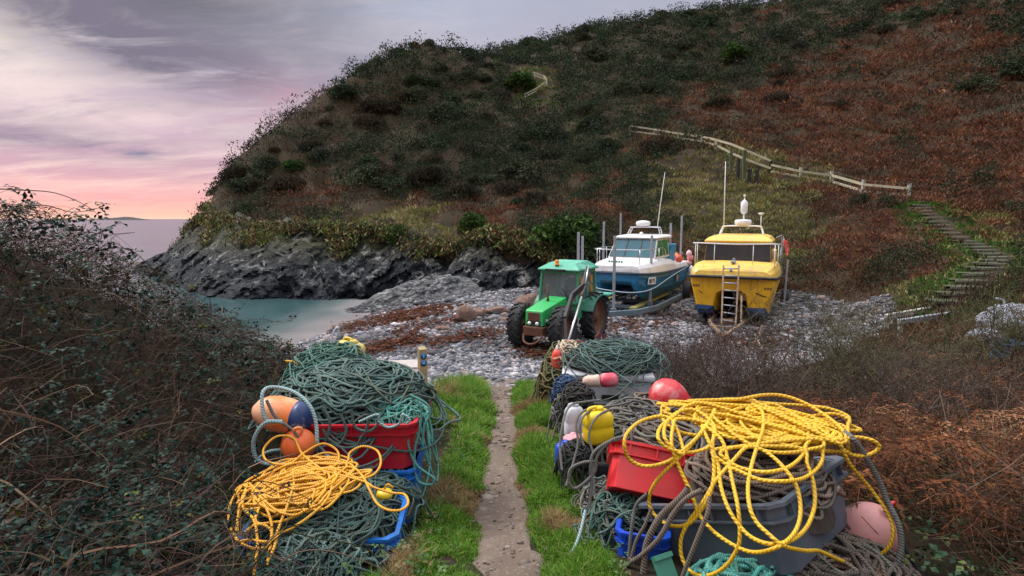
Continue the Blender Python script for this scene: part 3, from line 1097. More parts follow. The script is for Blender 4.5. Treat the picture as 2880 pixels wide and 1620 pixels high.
GREEN_T = simple('green_tractor_paint', (.03, .42, .10), .38, (.06, .34, .14), .9, 2.5, streak=(.10, .08, .04), streak_amt=.5, grime=.5)
GREEN_R = simple('faded_green_roof', (.07, .36, .24), .55, (.22, .48, .40), .9, 2.2, grime=.45)
GREEN_C = simple('green_cab_paint', (.035, .28, .13), .5, (.06, .20, .10), .8, 3, streak=(.12, .06, .03), streak_amt=.5, grime=.5)
ORANGE_L = simple('amber_lens', (.85, .22, .015), .25, (.6, .15, .01), .5, 8)
WHITE_P = simple('white_plastic', (.78, .78, .80), .35, (.6, .6, .6), .5, 6)
WOODY = simple('mossy_bearer_wood', (.30, .27, .09), .85, (.16, .14, .07), .8, 4)
LENS = simple('headlamp_glass', (.75, .78, .75), .12, (.6, .6, .6), .3, 5)

def wheel(parent, c, r, w, rim_m, lugs=0, hub=.45, axis='x', rimdeep=.3):
    """tyre lathe across x with a dished rim inside; the two are part and sub-part"""
    M = Matrix.Translation(Vector(c)) @ Matrix.Rotation(math.pi / 2, 4, 'Y')
    hw = w / 2
    ri = r * hub * 1.25
    t = MB()
    t.lathe([(ri, -hw * .75), (r * .82, -hw), (r * .95, -hw * .9), (r * .985, -hw * .55), (r * .985, hw * .55), (r * .95, hw * .9), (r * .82, hw), (ri, hw * .75), (ri, -hw * .75)], M, 40)
    for k in range(lugs):
        for s in (-1, 1):
            a = 2 * math.pi * (k + (.5 if s > 0 else 0)) / lugs
            L = MB()
            mm = Matrix.Translation(Vector(c)) @ Matrix.Rotation(a, 4, 'X') @ Matrix.Translation(Vector((s * hw * .5, 0, r * 1.0))) @ Matrix.Rotation(s * .75, 4, 'Z')
            t.box((0, 0, 0), (hw * 1.25, r * .075, r * .085), M=mm)
            mm = Matrix.Translation(Vector(c)) @ Matrix.Rotation(a + .13, 4, 'X') @ Matrix.Translation(Vector((s * hw * .98, 0, r * .93))) 
            t.box((0, 0, 0), (.05 * r, r * .08, r * .16), M=mm)
    to = t.build('wheel', RUBBER, parent)
    q = MB()
    q.lathe([(ri * 1.02, -hw * .72), (ri * .96, -hw * .6), (ri * .9, -hw * rimdeep), (ri * .35, -hw * rimdeep), (ri * .3, -hw * .5), (0.0, -hw * .5)], M, 28)
    q.lathe([(ri * 1.02, hw * .72), (ri * .96, hw * .6), (ri * .9, hw * rimdeep), (ri * .35, hw * rimdeep), (ri * .3, hw * .5), (0.0, hw * .5)], M, 28)
    q.build('rim', rim_m, to)
    return to

def hull_sections(ys, hb, zg, zc, zk, zt, xi, xk, xc=.06):
    secs = []
    for i, y in enumerate(ys):
        b, g, c, k, t, a, kk = hb[i], zg[i], zc[i], zk[i], zt[i], xi[i], xk[i]
        half = [(b, g), (b - .015, g - .18), (b - xc, (g + c) / 2), (b - xc - .03, c), (kk, k), (kk - .12, k + .02), (a, (k + t) / 2 + .05), (a - .1, t)]
        ring = [(-x, y, z) for x, z in half] + [(x, y, z) for x, z in half[::-1]]
        secs.append(ring)
    return secs

# ---------------------------------------------------------------- white and blue catamaran
def build_blue_boat():
    root = empty('workboat', (3.95, 21.55, 0), R(YAW), 'white and blue twin-hulled workboat on a steel trailer behind the green tractor', 'boat')
    ys = [-6.7, -5.5, -4, -2.6, -1.6, -.9, -.45, -.12, 0.0]
    n = len(ys)
    hb = [1.2, 1.24, 1.26, 1.27, 1.25, 1.2, 1.12, 1.0, .93]
    zg = [1.50, 1.50, 1.51, 1.53, 1.56, 1.59, 1.61, 1.63, 1.64]
    zc = [.85, .85, .86, .88, .93, 1.0, 1.1, 1.22, 1.34]
    zk = [.42, .42, .42, .43, .46, .55, .74, 1.0, 1.22]
    zt = [.95, .95, .96, .98, 1.02, 1.07, 1.14, 1.22, 1.3]
    xi = [.42, .42, .42, .43, .46, .52, .58, .6, .6]
    xk = [.78, .78, .78, .79, .80, .80, .79, .77, .75]
    m = MB().loft(hull_sections(ys, hb, zg, zc, zk, zt, xi, xk), caps=True, smooth=False)
    hull = m.build('hull', BLUE_H, root, bevel=.02)
    # dark rubbing band under the deck edge, right round the bow
    def edge(off, z, ysel=range(n)):
        L = [(-(hb[i] + off), ys[i], zg[i] + z) for i in ysel]
        Rr = [(hb[i] + off, ys[i], zg[i] + z) for i in ysel]
        front = [(-.6, ys[-1] + .05 + off, zg[-1] + z), (.6, ys[-1] + .05 + off, zg[-1] + z)]
        return L + front + Rr[::-1]
    e = edge(.012, -.03)
    m = MB()
    m.tube(catmull(e, 4), .035, 8)
    m.build('rubbing_strake', NAVY_H, root)
    # planks of the hull side
    for z, nm in ((-.42, 'chine_strake'),):
        m = MB()
        for s in (-1, 1):
            m.tube([(s * (hb[i] - .03), ys[i], zg[i] + z) for i in range(0, 7)], .018, 6)
        m.build(nm, BLUE_H, hull)
    # white bulwark and foredeck
    yd = [-6.68, -5.2, -4.2, -3.9, -3.0, -2.2, -1.5, -.9, -.45, -.12, .02]
    hbd = list(np.interp(yd, ys, hb))
    zgd = list(np.interp(yd, ys, zg))
    top = [.20, .20, .26, .42, .52, .55, .50, .43, .38, .33, .26]
    inn = [.10, .10, .14, .25, .34, .36, .36, .34, .30, .26, .22]
    secs = []
    for i, y in enumerate(yd):
        b, g, t, q = hbd[i], zgd[i], top[i], inn[i]
        secs.append([(-b, y, g + .005), (-b + .03, y, g + t * .55), (-b + q * .5, y - .02, g + t * .9), (-b + q, y - .05, g + t), (-.5, y - .06, g + t + .02), (.5, y - .06, g + t + .02), (b - q, y - .05, g + t), (b - q * .5, y - .02, g + t * .9), (b - .03, y, g + t * .55), (b, y, g + .005)])
    m = MB().loft(secs, caps=True, smooth=False)
    m.build('deck', GRP_W, root, bevel=.02)
    # wheelhouse
    z0, z1 = 2.06, 2.84
    fb, ft, bk = -1.75, -2.35, -3.95
    b0, b1 = .98, .88
    m = MB()
    m.loft([[(-b0, fb, z0), (b0, fb, z0), (b0, bk, z0), (-b0, bk, z0)], [(-b1, ft, z1), (b1, ft, z1), (b1, bk, z1), (-b1, bk, z1)]])
    m.build('wheelhouse', GRP_W, root, bevel=.02)
    def quad_on_front(u0, u1, v0=.07, v1=.95, o=.012):
        def P(u, v):
            bx = b0 + (b1 - b0) * v
            return Vector((-bx + 2 * bx * u, fb + (ft - fb) * v + o, z0 + (z1 - z0) * v + o * .7))
        return [P(u0, v0), P(u1, v0), P(u1, v1), P(u0, v1)]
    m = MB()
    for u0, u1 in ((.02, .325), (.345, .655), (.675, .98)):
        m.poly(quad_on_front(u0, u1), (0, .01, .008))
    ws = m.build('windscreen', GLASS_T, root)
    m = MB()
    for u in (.335, .665):
        q = quad_on_front(u - .011, u + .011, .05, .97, .03)
        m.poly(q, (0, .01, .01))
    m.build('window_pillar', BLACKP, ws)
    for s in (-1, 1):
        m = MB()
        def S(y, v, o=.012):
            return (s * (b0 + (b1 - b0) * v + o), y, z0 + (z1 - z0) * v)
        m.poly([S(fb - .12, .12), S(-2.9, .12), S(-2.9, .92), S(ft - .08, .92)], (s * .008, 0, 0))
        m.poly([S(-3.0, .12), S(-3.8, .12), S(-3.8, .92), S(-3.0, .92)], (s * .008, 0, 0))
        m.build('side_window', simple('side_glass', (.05, .20, .06), .08, (.02, .09, .06), .8, 1.5, spec=.8) if s < 0 else GLASS_T, root)
    m = MB()
    m.loft([[(-.92, -2.28, 2.84), (.92, -2.28, 2.84), (1.0, -4.1, 2.84), (-1.0, -4.1, 2.84)], [(-.95, -2.22, 2.90), (.95, -2.22, 2.90), (1.02, -4.2, 2.92), (-1.02, -4.2, 2.92)], [(-.8, -2.4, 2.96), (.8, -2.4, 2.96), (.9, -4.1, 3.0), (-.9, -4.1, 3.0)]])
    m.build('roof', GRP_W, root, bevel=.03)
    m = MB()
    for y in (-3.45, -3.75):
        m.tube([(-.72, y + .1, 2.97), (-.62, y, 3.22), (-.5, y, 3.3), (.5, y, 3.3), (.62, y, 3.22), (.72, y + .1, 2.97)], .024, 8, n=5)
    m.build('roof_arch', CHROME, root)
    m = MB()
    m.lathe([(0, 0), (.24, 0), (.3, .04), (.31, .14), (.27, .2), (.1, .235), (0, .24)], Matrix.Translation((.1, -3.6, 3.35)), 24)
    m.build('radar_dome', WHITE_P, root)
    m = MB()
    m.tube([(-.52, -3.6, 3.28), (-.62, -3.62, 4.3), (-.76, -3.64, 5.6)], .018, 6, taper=[1.3, 1, .5])
    m.build('aerial', WHITE_P, root)
    m = MB()
    m.lathe([(0, 0), (.07, 0), (.08, .1), (.03, .14), (0, .15)], Matrix.Translation((-.05, -2.9, 2.97)), 12)
    m.build('deck_lamp', WHITE_P, root)
    # guard rail round the foredeck
    m = MB()
    top_l = [(-1.12, -2.6, 2.45), (-1.12, -1.5, 2.5), (-1.02, -.6, 2.5), (-.75, -.05, 2.5)]
    rail = top_l + [(-p[0], p[1], p[2]) for p in top_l[::-1]]
    m.tube([(-1.12, -2.9, 2.0)] + rail + [(1.12, -2.9, 2.0)], .018, 8, n=5)
    for (x, y) in ((-1.1, -1.9), (-1.06, -1.0), (-.85, -.2), (.85, -.2), (1.06, -1.0), (1.1, -1.9)):
        m.tube([(x, y, 1.9), (x, y, 2.49)], .015, 6)
    m.build('guard_rail', CHROME, root)
    # registration plate on the bow quarter, lettering on the foredeck
    m = MB()
    xs = -1.23
    P0 = Vector((-1.10, -.50, 1.34)); 
    a, b = Vector((-1.085, -.36, 0)), Vector((-1.225, -1.0, 0))
    def pl(u, z, o=0):
        q = a.lerp(b, u)
        nrm = Vector((-(b - a).y, (b - a).x, 0)).normalized()
        if nrm.x > 0: nrm = -nrm
        q = q + nrm * o
        return Vector((q.x, q.y, z))
    m.poly([pl(.05, 1.20, .03), pl(.95, 1.16, .03), pl(1.0, 1.44, .03), pl(.16, 1.46, .03)], (-.012, -.004, 0))
    plate = m.build('registration_plate', simple('white_number_board', (.62, .64, .68), .5, (.45, .47, .52), .6, 9), root)
    m = MB()
    for u, kind in ((.22, 0), (.40, 1), (.58, 2), (.76, 1)):
        for (du, dz0, dz1) in ([(0, 0, 1), (.1, 0, 1), (.05, .4, .9)], [(.04, 0, 1)], [(.02, .1, 1), (.09, .5, 1)])[kind]:
            c0, c1 = pl(u + du, 1.23 + dz0 * .16, .046), pl(u + du + .02, 1.23 + dz1 * .16, .046)
            m.bar(c0, c1, .03, .012)
    m.build('registration_lettering', BLACKP, plate)
    m = MB()
    for k in range(6):
        x = .38 - k * .1
        m.box((x, -.28, 2.02), (.055, .02, .075), rot=(-.5, 0, .1 * (k % 3 - 1)))
        m.box((x - .02, -.27, 2.03), (.07, .02, .02), rot=(-.5, 0, 0))
    m.build('deck_lettering', simple('green_lettering', (.04, .20, .12), .5), root)
    # mooring line strung low across the bows
    m = MB()
    m.tube([(.95, .15, 1.05), (.2, .35, .98), (-.75, .3, .94), (-1.25, -.6, 1.02), (-1.32, -3, 1.28), (-1.25, -6.4, 1.5)], .022, 6, n=8)
    m.tube([(1.0, .1, 1.7), (1.02, .3, 1.35), (.95, .2, 1.05)], .02, 6, n=6)
    m.build('mooring_line', simple('pale_blue_rope', (.30, .42, .50), .7, (.45, .55, .6), .6, 20), root)
    # cleats, side hatch
    m = MB()
    m.box((-1.285, -4.2, 1.12), (.03, .34, .28), bevel=.02)
    m.build('side_fitting', RUSTPALE, root)
    m = MB()
    m.box((0, -6.72, 1.2), (2.2, .06, .7), bevel=.02)
    for s in (-.6, .6):
        m.box((s, -6.95, 1.25), (.35, .4, .55), bevel=.06)
        m.box((s, -7.0, .7), (.14, .18, .8), bevel=.03)
    m.build('outboard_engines', simple('engine_grey', (.12, .13, .15), .4), root)
    return root
blue_boat = build_blue_boat()
BB = Matrix.Translation((3.95, 21.55, 0)) @ Matrix.Rotation(R(YAW), 4, 'Z')

def child_at(name, M, loc, rz=0, **kw):
    """a thing that rests on a vehicle: placed in its frame, but top-level"""
    mm = M @ Matrix.Translation(Vector(loc)) @ Matrix.Rotation(rz, 4, 'Z')
    return empty(name, mat4=mm, **kw)

# things in the blue boat's stern
t = child_at('fish_tub', BB, (-.35, -4.85, 1.72), label='large blue plastic tub in the stern of the white boat', cat='tub')
m = MB()
m.loft([[(-.5, -.4, 0), (.5, -.4, 0), (.5, .4, 0), (-.5, .4, 0)], [(-.58, -.48, .8), (.58, -.48, .8), (.58, .48, .8), (-.58, .48, .8)], [(-.52, -.42, .8), (.52, -.42, .8), (.52, .42, .8), (-.52, .42, .8)], [(-.46, -.36, .1), (.46, -.36, .1), (.46, .36, .1), (-.46, .36, .1)]])
TUB_BLUE = simple('blue_tub_plastic', (.02, .22, .42), .45, (.05, .30, .5), .6, 3)
m.build('body', TUB_BLUE, t)
m = MB()
m.tube([(-.56, -.46, .8), (.56, -.46, .8), (.56, .46, .8), (-.56, .46, .8)], .035, 8, closed=True)
m.build('rim', simple('pale_blue_rim', (.12, .36, .55), .45), t)
t = child_at('barrel', BB, (-.62, -4.12, 1.76), label='small bright green plastic barrel beside the blue tub on the white boat', cat='barrel')
m = MB()
m.lathe([(0, 0), (.17, 0), (.2, .05), (.21, .3), (.2, .5), (.15, .58), (.09, .6), (.09, .64), (0, .65)], sides=20)
m.build('body', simple('green_barrel_plastic', (.01, .38, .14), .4, (.01, .28, .1), .5, 5), t)
for z in (.15, .42):
    m = MB()
    m.tube([(.21 * math.cos(a), .21 * math.sin(a), z) for a in np.linspace(0, 2 * math.pi, 20, endpoint=False)], .012, 6, closed=True)
    m.build('hoop', simple('green_hoop', (.01, .30, .12), .4), t)
def ball_buoy(name, M4, r, col, label, group=None, stretch=1.15, wear=(.8, .6, .55), wear_amt=.5, eye=True, cat='buoy', mat=None):
    t = empty(name, mat4=M4, label=label, cat=cat, group=group)
    m = MB()
    prof = [(0, -r * stretch)]
    for k in range(1, 15):
        a = -math.pi / 2 + math.pi * k / 15
        prof.append((r * math.cos(a), r * stretch * math.sin(a)))
    prof.append((r * .22, r * stretch * 1.02))
    prof.append((0, r * stretch * 1.06))
    m.lathe(prof, sides=28)
    m.build('float_body', mat or simple(name + '_vinyl', col, .45, wear, wear_amt, 3.2 / r * .35, lo=.5, hi=.72, bump=.15), t)
    if eye:
        m = MB()
        m.tube([(r * .2 * math.cos(a), 0, r * stretch * 1.1 + r * .2 * math.sin(a)) for a in np.linspace(0, 2 * math.pi, 12, endpoint=False)], r * .09, 6, closed=True)
        m.build('eye', mat or simple(name + '_eye', tuple(x * .6 for x in col), .5), t)
    return t
for k, (loc, r, c, lab) in enumerate([((-1.0, -5.55, 1.86), .17, (.62, .06, .03), 'red ball float on the stern deck just behind the trailer post'), ((-.7, -6.3, 1.9), .15, (.75, .22, .04), 'orange ball float at the stern corner of the white boat'),
                                     ((-1.22, -6.55, 2.05), .13, (.8, .45, .5), 'pale pink float topmost in the bunch hung on the stern'), ((-1.27, -6.6, 1.84), .14, (.75, .2, .28), 'bright pink float in the middle of the bunch hung on the stern'),
                                     ((-1.22, -6.62, 1.62), .12, (.8, .36, .42), 'pink float lowest in the bunch hung on the stern')]):
    ball_buoy('buoy', BB @ Matrix.Translation(loc), r, c, lab, 'floats at the stern of the white boat')
t = child_at('fender', BB, (-1.36, -6.5, .85), label='long white fender hanging from the stern of the white boat', cat='fender')
m = MB(); m.lathe([(0, 0), (.06, .02), (.13, .1), (.13, .5), (.06, .6), (.03, .64), (0, .65)], sides=18); m.build('body', WHITE_P, t)
m = MB(); m.tube([(0, 0, .63), (.06, 0, .72), (.12, 0, .80)], .012, 6); m.build('lanyard', GALV, t)
t = child_at('net_heap', BB, (-.55, -6.0, 1.72), label='tangled olive net heaped between the floats in the boat stern', cat='net')
m = MB()
for k in range(40):
    a = random.uniform(0, 6.28); rr_ = random.uniform(.05, .32)
    m.tube([(rr_ * math.cos(a + j * .8), rr_ * math.sin(a + j * .8) * .8, .02 + .38 * (1 - rr_ / .36) * random.uniform(.6, 1)) for j in range(5)], .012, 5, n=4)
m.build('netting', simple('olive_net', (.16, .15, .07), .8, (.25, .2, .12), .8, 8), t)

# ---------------------------------------------------------------- trailer under the blue boat
def build_blue_trailer():
    root = empty('boat_trailer', (3.95, 21.55, 0), R(YAW), 'long grey steel trailer with tall upright posts under the white and blue boat', 'trailer')
    STEEL = simple('grey_trailer_paint', (.10, .15, .18), .6, (.20, .22, .22), .8, 3, bump=.15)
    inv = BB.inverted()
    def L(px, py, Y):
        return inv @ W(px, py, Y)
    # side beams that run forward and bend in to the drawbar
    zb = .30
    apex = Vector((.05, 2.55, .34))
    m = MB()
    for s in (-1, 1):
        pts = [Vector((s * 1.42, -6.6, zb)), Vector((s * 1.42, -.6, zb)), Vector((s * 1.1, .7, zb)), apex]
        for a, b in zip(pts[:-1], pts[1:]):
            m.bar(a, b, .13, .19, bevel=.015)
    for y in (-6.4, -4.4, -2.2, -.5):
        m.bar((-1.42, y, zb - .02), (1.42, y, zb - .02), .1, .12)
    m.build('frame', STEEL, root)
    m = MB()
    for s in (-.8, .8):
        m.bar((s, -6.3, .41), (s, .4, .36), .24, .07, bevel=.01)
    m.build('bearer_boards', WOODY, root)
    m = MB(); m.tube([apex + Vector((0, -.1, -.02)), apex + Vector((0, .4, .05))], .05, 8); m.lathe([(0, 0), (.09, 0), (.09, .12), (0, .12)], Matrix.Translation(apex + Vector((0, .35, -.02))), 14)
    m.build('towing_eye', STEEL, root)
    posts = [(615, 236, 20.2), (652, 235.5, 21.9), (671, 223, 25.0), (682, 215.7, 27.2), (578.5, 232, 22.9), (582.6, 236, 23.8), (604, 221.5, 26.3), (621, 213, 28.8)]
    for (px, py, Y) in posts:
        p = L(px, py, Y)
        m = MB()
        m.bar((p.x, p.y, .2), (p.x, p.y, p.z), .085, .085, bevel=.008)
        o = m.build('post', GALV, root)
        m = MB(); m.box((p.x, p.y, .36), (.2, .16, .2), bevel=.01); m.build('socket', STEEL, o)
    for s in (-1, 1):
        wheel(root, (s * 1.62, -4.9, .47), .48, .32, RUST)
    m = MB(); m.bar((-1.6, -4.9, .45), (1.6, -4.9, .45), .1); m.build('axle', STEEL, root)
build_blue_trailer()

# ---------------------------------------------------------------- yellow catamaran
YB_LOC = (7.45, 19.2, 0)
YB_YAW = 153.5
YB = Matrix.Translation(YB_LOC) @ Matrix.Rotation(R(YB_YAW), 4, 'Z')
def build_yellow_boat():
    root = empty('workboat', YB_LOC, R(YB_YAW), 'yellow twin-hulled workboat with dark cabin windows parked on the shingle, ladder at its bow', 'boat')
    ys = [-6.9, -5.5, -4, -2.6, -1.5, -.8, -.4, -.12, 0.0]
    n = len(ys)
    hb = [1.32, 1.38, 1.43, 1.46, 1.46, 1.44, 1.41, 1.37, 1.33]
    zg = [1.62, 1.62, 1.63, 1.64, 1.66, 1.67, 1.68, 1.69, 1.69]
    zc = [.75, .75, .75, .76, .78, .8, .82, .86, .9]
    zk = [.2, .2, .2, .2, .22, .26, .32, .42, .55]
    zt = [1.0, 1.0, 1.0, 1.02, 1.06, 1.10, 1.15, 1.2, 1.24]
    xi = [.45, .45, .45, .45, .46, .48, .5, .52, .54]
    xk = [.92, .92, .92, .92, .93, .94, .95, .95, .95]
    # boxy sponsons: outer side falls almost straight to the chine, then in to the keel
    secs = []
    for i, y in enumerate(ys):
        b, g, c, k, t, a, kk = hb[i], zg[i], zc[i], zk[i], zt[i], xi[i], xk[i]
        half = [(b, g), (b - .03, g - .25), (b - .16, c + .1), (b - .27, k + .12), (kk + .12, k), (kk - .22, k), (a + .03, k + .12), (a - .06, t - .12), (a - .24, t)]
        secs.append([(-x, y, z) for x, z in half] + [(x, y, z) for x, z in half[::-1]])
    MB_ = MB().loft(secs, caps=True)
    hull = MB_.build('hull', YEL_H, root, bevel=.02)
    # blue antifouling bottoms, a skin just proud of the hull
    for s in (-1, 1):
        ss = []
        for i, y in enumerate(ys):
            k, a, kk, b = zk[i], xi[i], xk[i], hb[i]
            o = .012
            zz = k + .15
            ss.append([(s * (b - .235 + o), y + (.012 if i == n - 1 else 0), zz), (s * (b - .27 + o), y + (.012 if i == n - 1 else 0), k + .12), (s * (kk + .12), y + .01, k - o), (s * (kk - .22), y + .01, k - o), (s * (a + .03 - o), y, k + .12), (s * (a + .01 - o), y, zz - .02)])
        mm = MB().loft(ss, closed_sec=True, caps=True)
        mm.build('antifouled_bottom', BLUE_AF, hull)
    # dark rubber band along the deck edge and round the bow
    L = [(-(hb[i] + .02), ys[i], zg[i]) for i in range(n)]
    e = L + [(-1.1, .10, 1.70), (-.5, .15, 1.70), (.5, .15, 1.70), (1.1, .10, 1.70)] + [(-p[0], p[1], p[2]) for p in L[::-1]]
    m = MB(); m.tube(catmull(e, 4), .05, 8); m.build('rubbing_strake', BLACKP, root)
    # foredeck with rounded shoulder
    yd = [-6.88, -4.6, -4.2, -3.0, -2.0, -1.2, -.7, -.35, -.05, .12]
    hbd = np.interp(yd, ys, hb); zgd = np.interp(yd, ys, zg)
    top = [.2, .22, .34, .42, .46, .46, .45, .43, .38, .24]
    secs = []
    for i, y in enumerate(yd):
        b, g, t = hbd[i] - (.12 if i == len(yd) - 1 else 0), zgd[i], top[i]
        q = .30
        secs.append([(-b, y, g + .02), (-b + .04, y, g + t * .5), (-b + q * .45, y - .03, g + t * .88), (-b + q, y - .06, g + t), (-.5, y - .07, g + t + .03), (.5, y - .07, g + t + .03), (b - q, y - .06, g + t), (b - q * .45, y - .03, g + t * .88), (b - .04, y, g + t * .5), (b, y, g + .02)])
    MB().loft(secs, caps=True, smooth=False).build('deck', YEL_D, root, bevel=.02)
    z0, z1 = 2.12, 2.78
    fb, ft, bk, b0, b1 = -1.6, -1.75, -3.9, 1.14, 1.08
    m = MB(); m.loft([[(-b0, fb, z0), (b0, fb, z0), (b0, bk, z0), (-b0, bk, z0)], [(-b1, ft, z1), (b1, ft, z1), (b1, bk, z1), (-b1, bk, z1)]])
    m.build('wheelhouse', YEL_D, root)
    def P(u, v, o=.012):
        bx = b0 + (b1 - b0) * v
        return Vector((-bx + 2 * bx * u, fb + (ft - fb) * v + o, z0 + (z1 - z0) * v))
    m = MB()
    for u0, u1 in ((.005, .33), (.345, .655), (.67, .995)):
        m.poly([P(u0, .02), P(u1, .02), P(u1, .9), P(u0, .9)], (0, .01, 0))
    ws = m.build('windscreen', GLASS_D, root)
    m = MB()
    m.poly([P(0, .9, .02), P(1, .9, .02), P(1, 1.02, .02), P(0, 1.02, .02)], (0, .02, 0))
    for u in (.337, .662):
        m.poly([P(u - .008, 0, .014), P(u + .008, 0, .014), P(u + .008, .95, .014), P(u - .008, .95, .014)], (0, .012, 0))
    m.build('window_frame', BLACKP, ws)
    for s in (-1, 1):
        m = MB()
        def S(y, v, o=.012):
            return (s * (b0 + (b1 - b0) * v + o), y, z0 + (z1 - z0) * v)
        m.poly([S(fb - .15, .08), S(-2.7, .08), S(-2.7, .92), S(ft - .15, .92)], (s * .008, 0, 0))
        m.poly([S(-2.8, .08), S(-3.75, .08), S(-3.75, .92), S(-2.8, .92)], (s * .008, 0, 0))
        m.build('side_window', GLASS_D, root)
    m = MB()
    m.loft([[(-1.14, -1.62, 2.79), (1.14, -1.62, 2.79), (1.14, -4.0, 2.79), (-1.14, -4.0, 2.79)], [(-1.16, -1.58, 2.86), (1.16, -1.58, 2.86), (1.16, -4.1, 2.86), (-1.16, -4.1, 2.86)], [(-1.0, -1.8, 3.0), (1.0, -1.8, 3.0), (1.02, -4.0, 3.02), (-1.02, -4.0, 3.02)], [(-.8, -2.0, 3.05), (.8, -2.0, 3.05), (.8, -3.9, 3.07), (-.8, -3.9, 3.07)]])
    m.build('roof', YEL_D, root, bevel=.03)
    m = MB()
    for y in (-2.9, -3.3):
        m.tube([(-.78, y + .1, 3.04), (-.7, y, 3.28), (-.55, y, 3.38), (.55, y, 3.38), (.7, y, 3.28), (.78, y + .1, 3.04)], .026, 8, n=5)
    m.build('roof_arch', WHITE_P, root)
    m = MB(); m.lathe([(0, 0), (.26, 0), (.3, .03), (.31, .15), (.27, .2), (0, .22)], Matrix.Translation((-.03, -3.1, 3.42)), 24); m.build('radar_dome', WHITE_P, root)
    m = MB(); m.tube([(-.03, -3.3, 3.6), (-.03, -3.3, 3.86)], .03, 8); m.lathe([(0, 0), (.06, .02), (.13, .09), (.13, .46), (.06, .54), (.02, .58), (.02, .68), (.045, .69), (.045, .75), (0, .76)], Matrix.Translation((-.03, -3.3, 3.82)), 18)
    m.build('radar_reflector', WHITE_P, root)
    m = MB(); m.tube([(.66, -3.1, 3.3), (.68, -3.1, 4.6), (.70, -3.1, 5.85)], .02, 6, taper=[1.2, 1, .6]); m.build('aerial', WHITE_P, root)
    m = MB(); m.tube([(-.66, -3.1, 3.3), (-.66, -3.1, 3.82)], .022, 6); m.lathe([(0, 0), (.06, 0), (.11, .05), (.11, .08), (0, .09)], Matrix.Translation((-.66, -3.1, 3.8)), 14); m.build('mast_light', WHITE_P, root)
    # pale rail across the bow and along the sides
    m = MB()
    m.tube([(-1.38, -2.2, 2.74), (-1.34, -.6, 2.8), (-1.2, -.3, 2.82), (0, -.2, 2.80), (1.2, -.3, 2.82), (1.34, -.6, 2.8), (1.38, -2.2, 2.74)], .022, 8, n=5)
    for x, y in ((-1.28, -.42), (-.62, -.25), (.62, -.25), (1.28, -.42), (-1.36, -1.4), (1.36, -1.4)):
        m.tube([(x, y, 2.05), (x, y, 2.79)], .015, 6)
    m.build('guard_rail', WHITE_P, root)
    # stern gantry and side rails
    m = MB()
    m.tube([(-1.2, -4.1, 2.92), (-1.3, -5.4, 2.95), (-1.34, -6.2, 2.85), (-1.36, -6.4, 1.8)], .022, 8, n=4)
    m.tube([(1.2, -4.1, 2.92), (1.3, -5.4, 2.95), (1.34, -6.2, 2.85), (1.36, -6.4, 1.8)], .022, 8, n=4)
    for k in range(7):
        y = -4.2 - k * .34
        m.tube([(-1.36, y, 1.8), (-1.36, y, 2.45)], .012, 6)
    m.tube([(-1.36, -4.1, 2.45), (-1.36, -6.4, 2.45)], .015, 6)
    m.build('stern_rails', GALV, root)
    m = MB(); m.box((-.85, -4.9, 2.15), (.7, 1.0, .55), bevel=.05); m.build('engine_box', YEL_D, root)
    # bow fittings: anchor roller, cleat, eye
    m = MB(); m.box((0, -.35, 2.19), (.14, .4, .07), bevel=.02); m.tube([(-.06, -.5, 2.18), (0, -.5, 2.3), (.06, -.5, 2.18)], .02, 6, n=4); m.box((0.02, .1, 1.93), (.09, .03, .07), bevel=.01)
    m.build('bow_fitting', GALV, root)
    # bow lettering on the hull side and scrape
    m = MB()
    for s, xo in ((-1, -1.02), (1, 1.02)):
        for k in range(3):
            m.box((xo + s * (.04 + k * .085), .012 - k * .0, 1.36), (.05, .02, .07))
    m.build('hull_lettering', simple('dark_lettering', (.10, .06, .02), .6), hull)
    m = MB()
    m.tube([(-.78, .0, 1.2), (-.95, .01, 1.12), (-1.15, -.02, 1.07)], .02, 6, n=4)
    m.tube([(1.1, -.02, 1.22), (1.0, .0, 1.14), (.92, .0, 1.1)], .016, 6, n=4)
    m.build('scrape_mark', simple('dark_scrape', (.07, .04, .015), .8), hull)
    m = MB()
    for s in (-.5, .5):
        m.box((s, -7.1, 1.35), (.38, .42, .6), bevel=.07); m.box((s, -7.15, .75), (.14, .2, .9), bevel=.03)
    m.build('outboard_engines', BLACKP, root)
build_yellow_boat()

t = child_at('flag', YB, (-1.42, -5.9, 2.15), label='faded red flag hanging at the stern of the yellow boat', cat='flag')
m = MB(); m.tube([(0, 0, -.3), (0.02, 0, .78)], .012, 6); m.build('flagpole', GALV, t)
V, F = [], []
for i in range(9):
    for j in range(5):
        u, v = i / 8, j / 4
        V.append((-.02 - .16 * v - .06 * u + .05 * math.sin(u * 5 + v * 3), .08 * math.sin(u * 7 + 1) * v + .04 * v, .74 - .75 * u - .18 * v * (1 - u)))
for i in range(8):
    for j in range(4):
        F.append((i * 5 + j, i * 5 + j + 1, (i + 1) * 5 + j + 1, (i + 1) * 5 + j))
o = np_mesh('cloth', V, F, simple('faded_red_cloth', (.62, .05, .06), .8, (.65, .45, .45), .9, 5), t, smooth=True)
md = o.modifiers.new('thick', 'SOLIDIFY'); md.thickness = .006

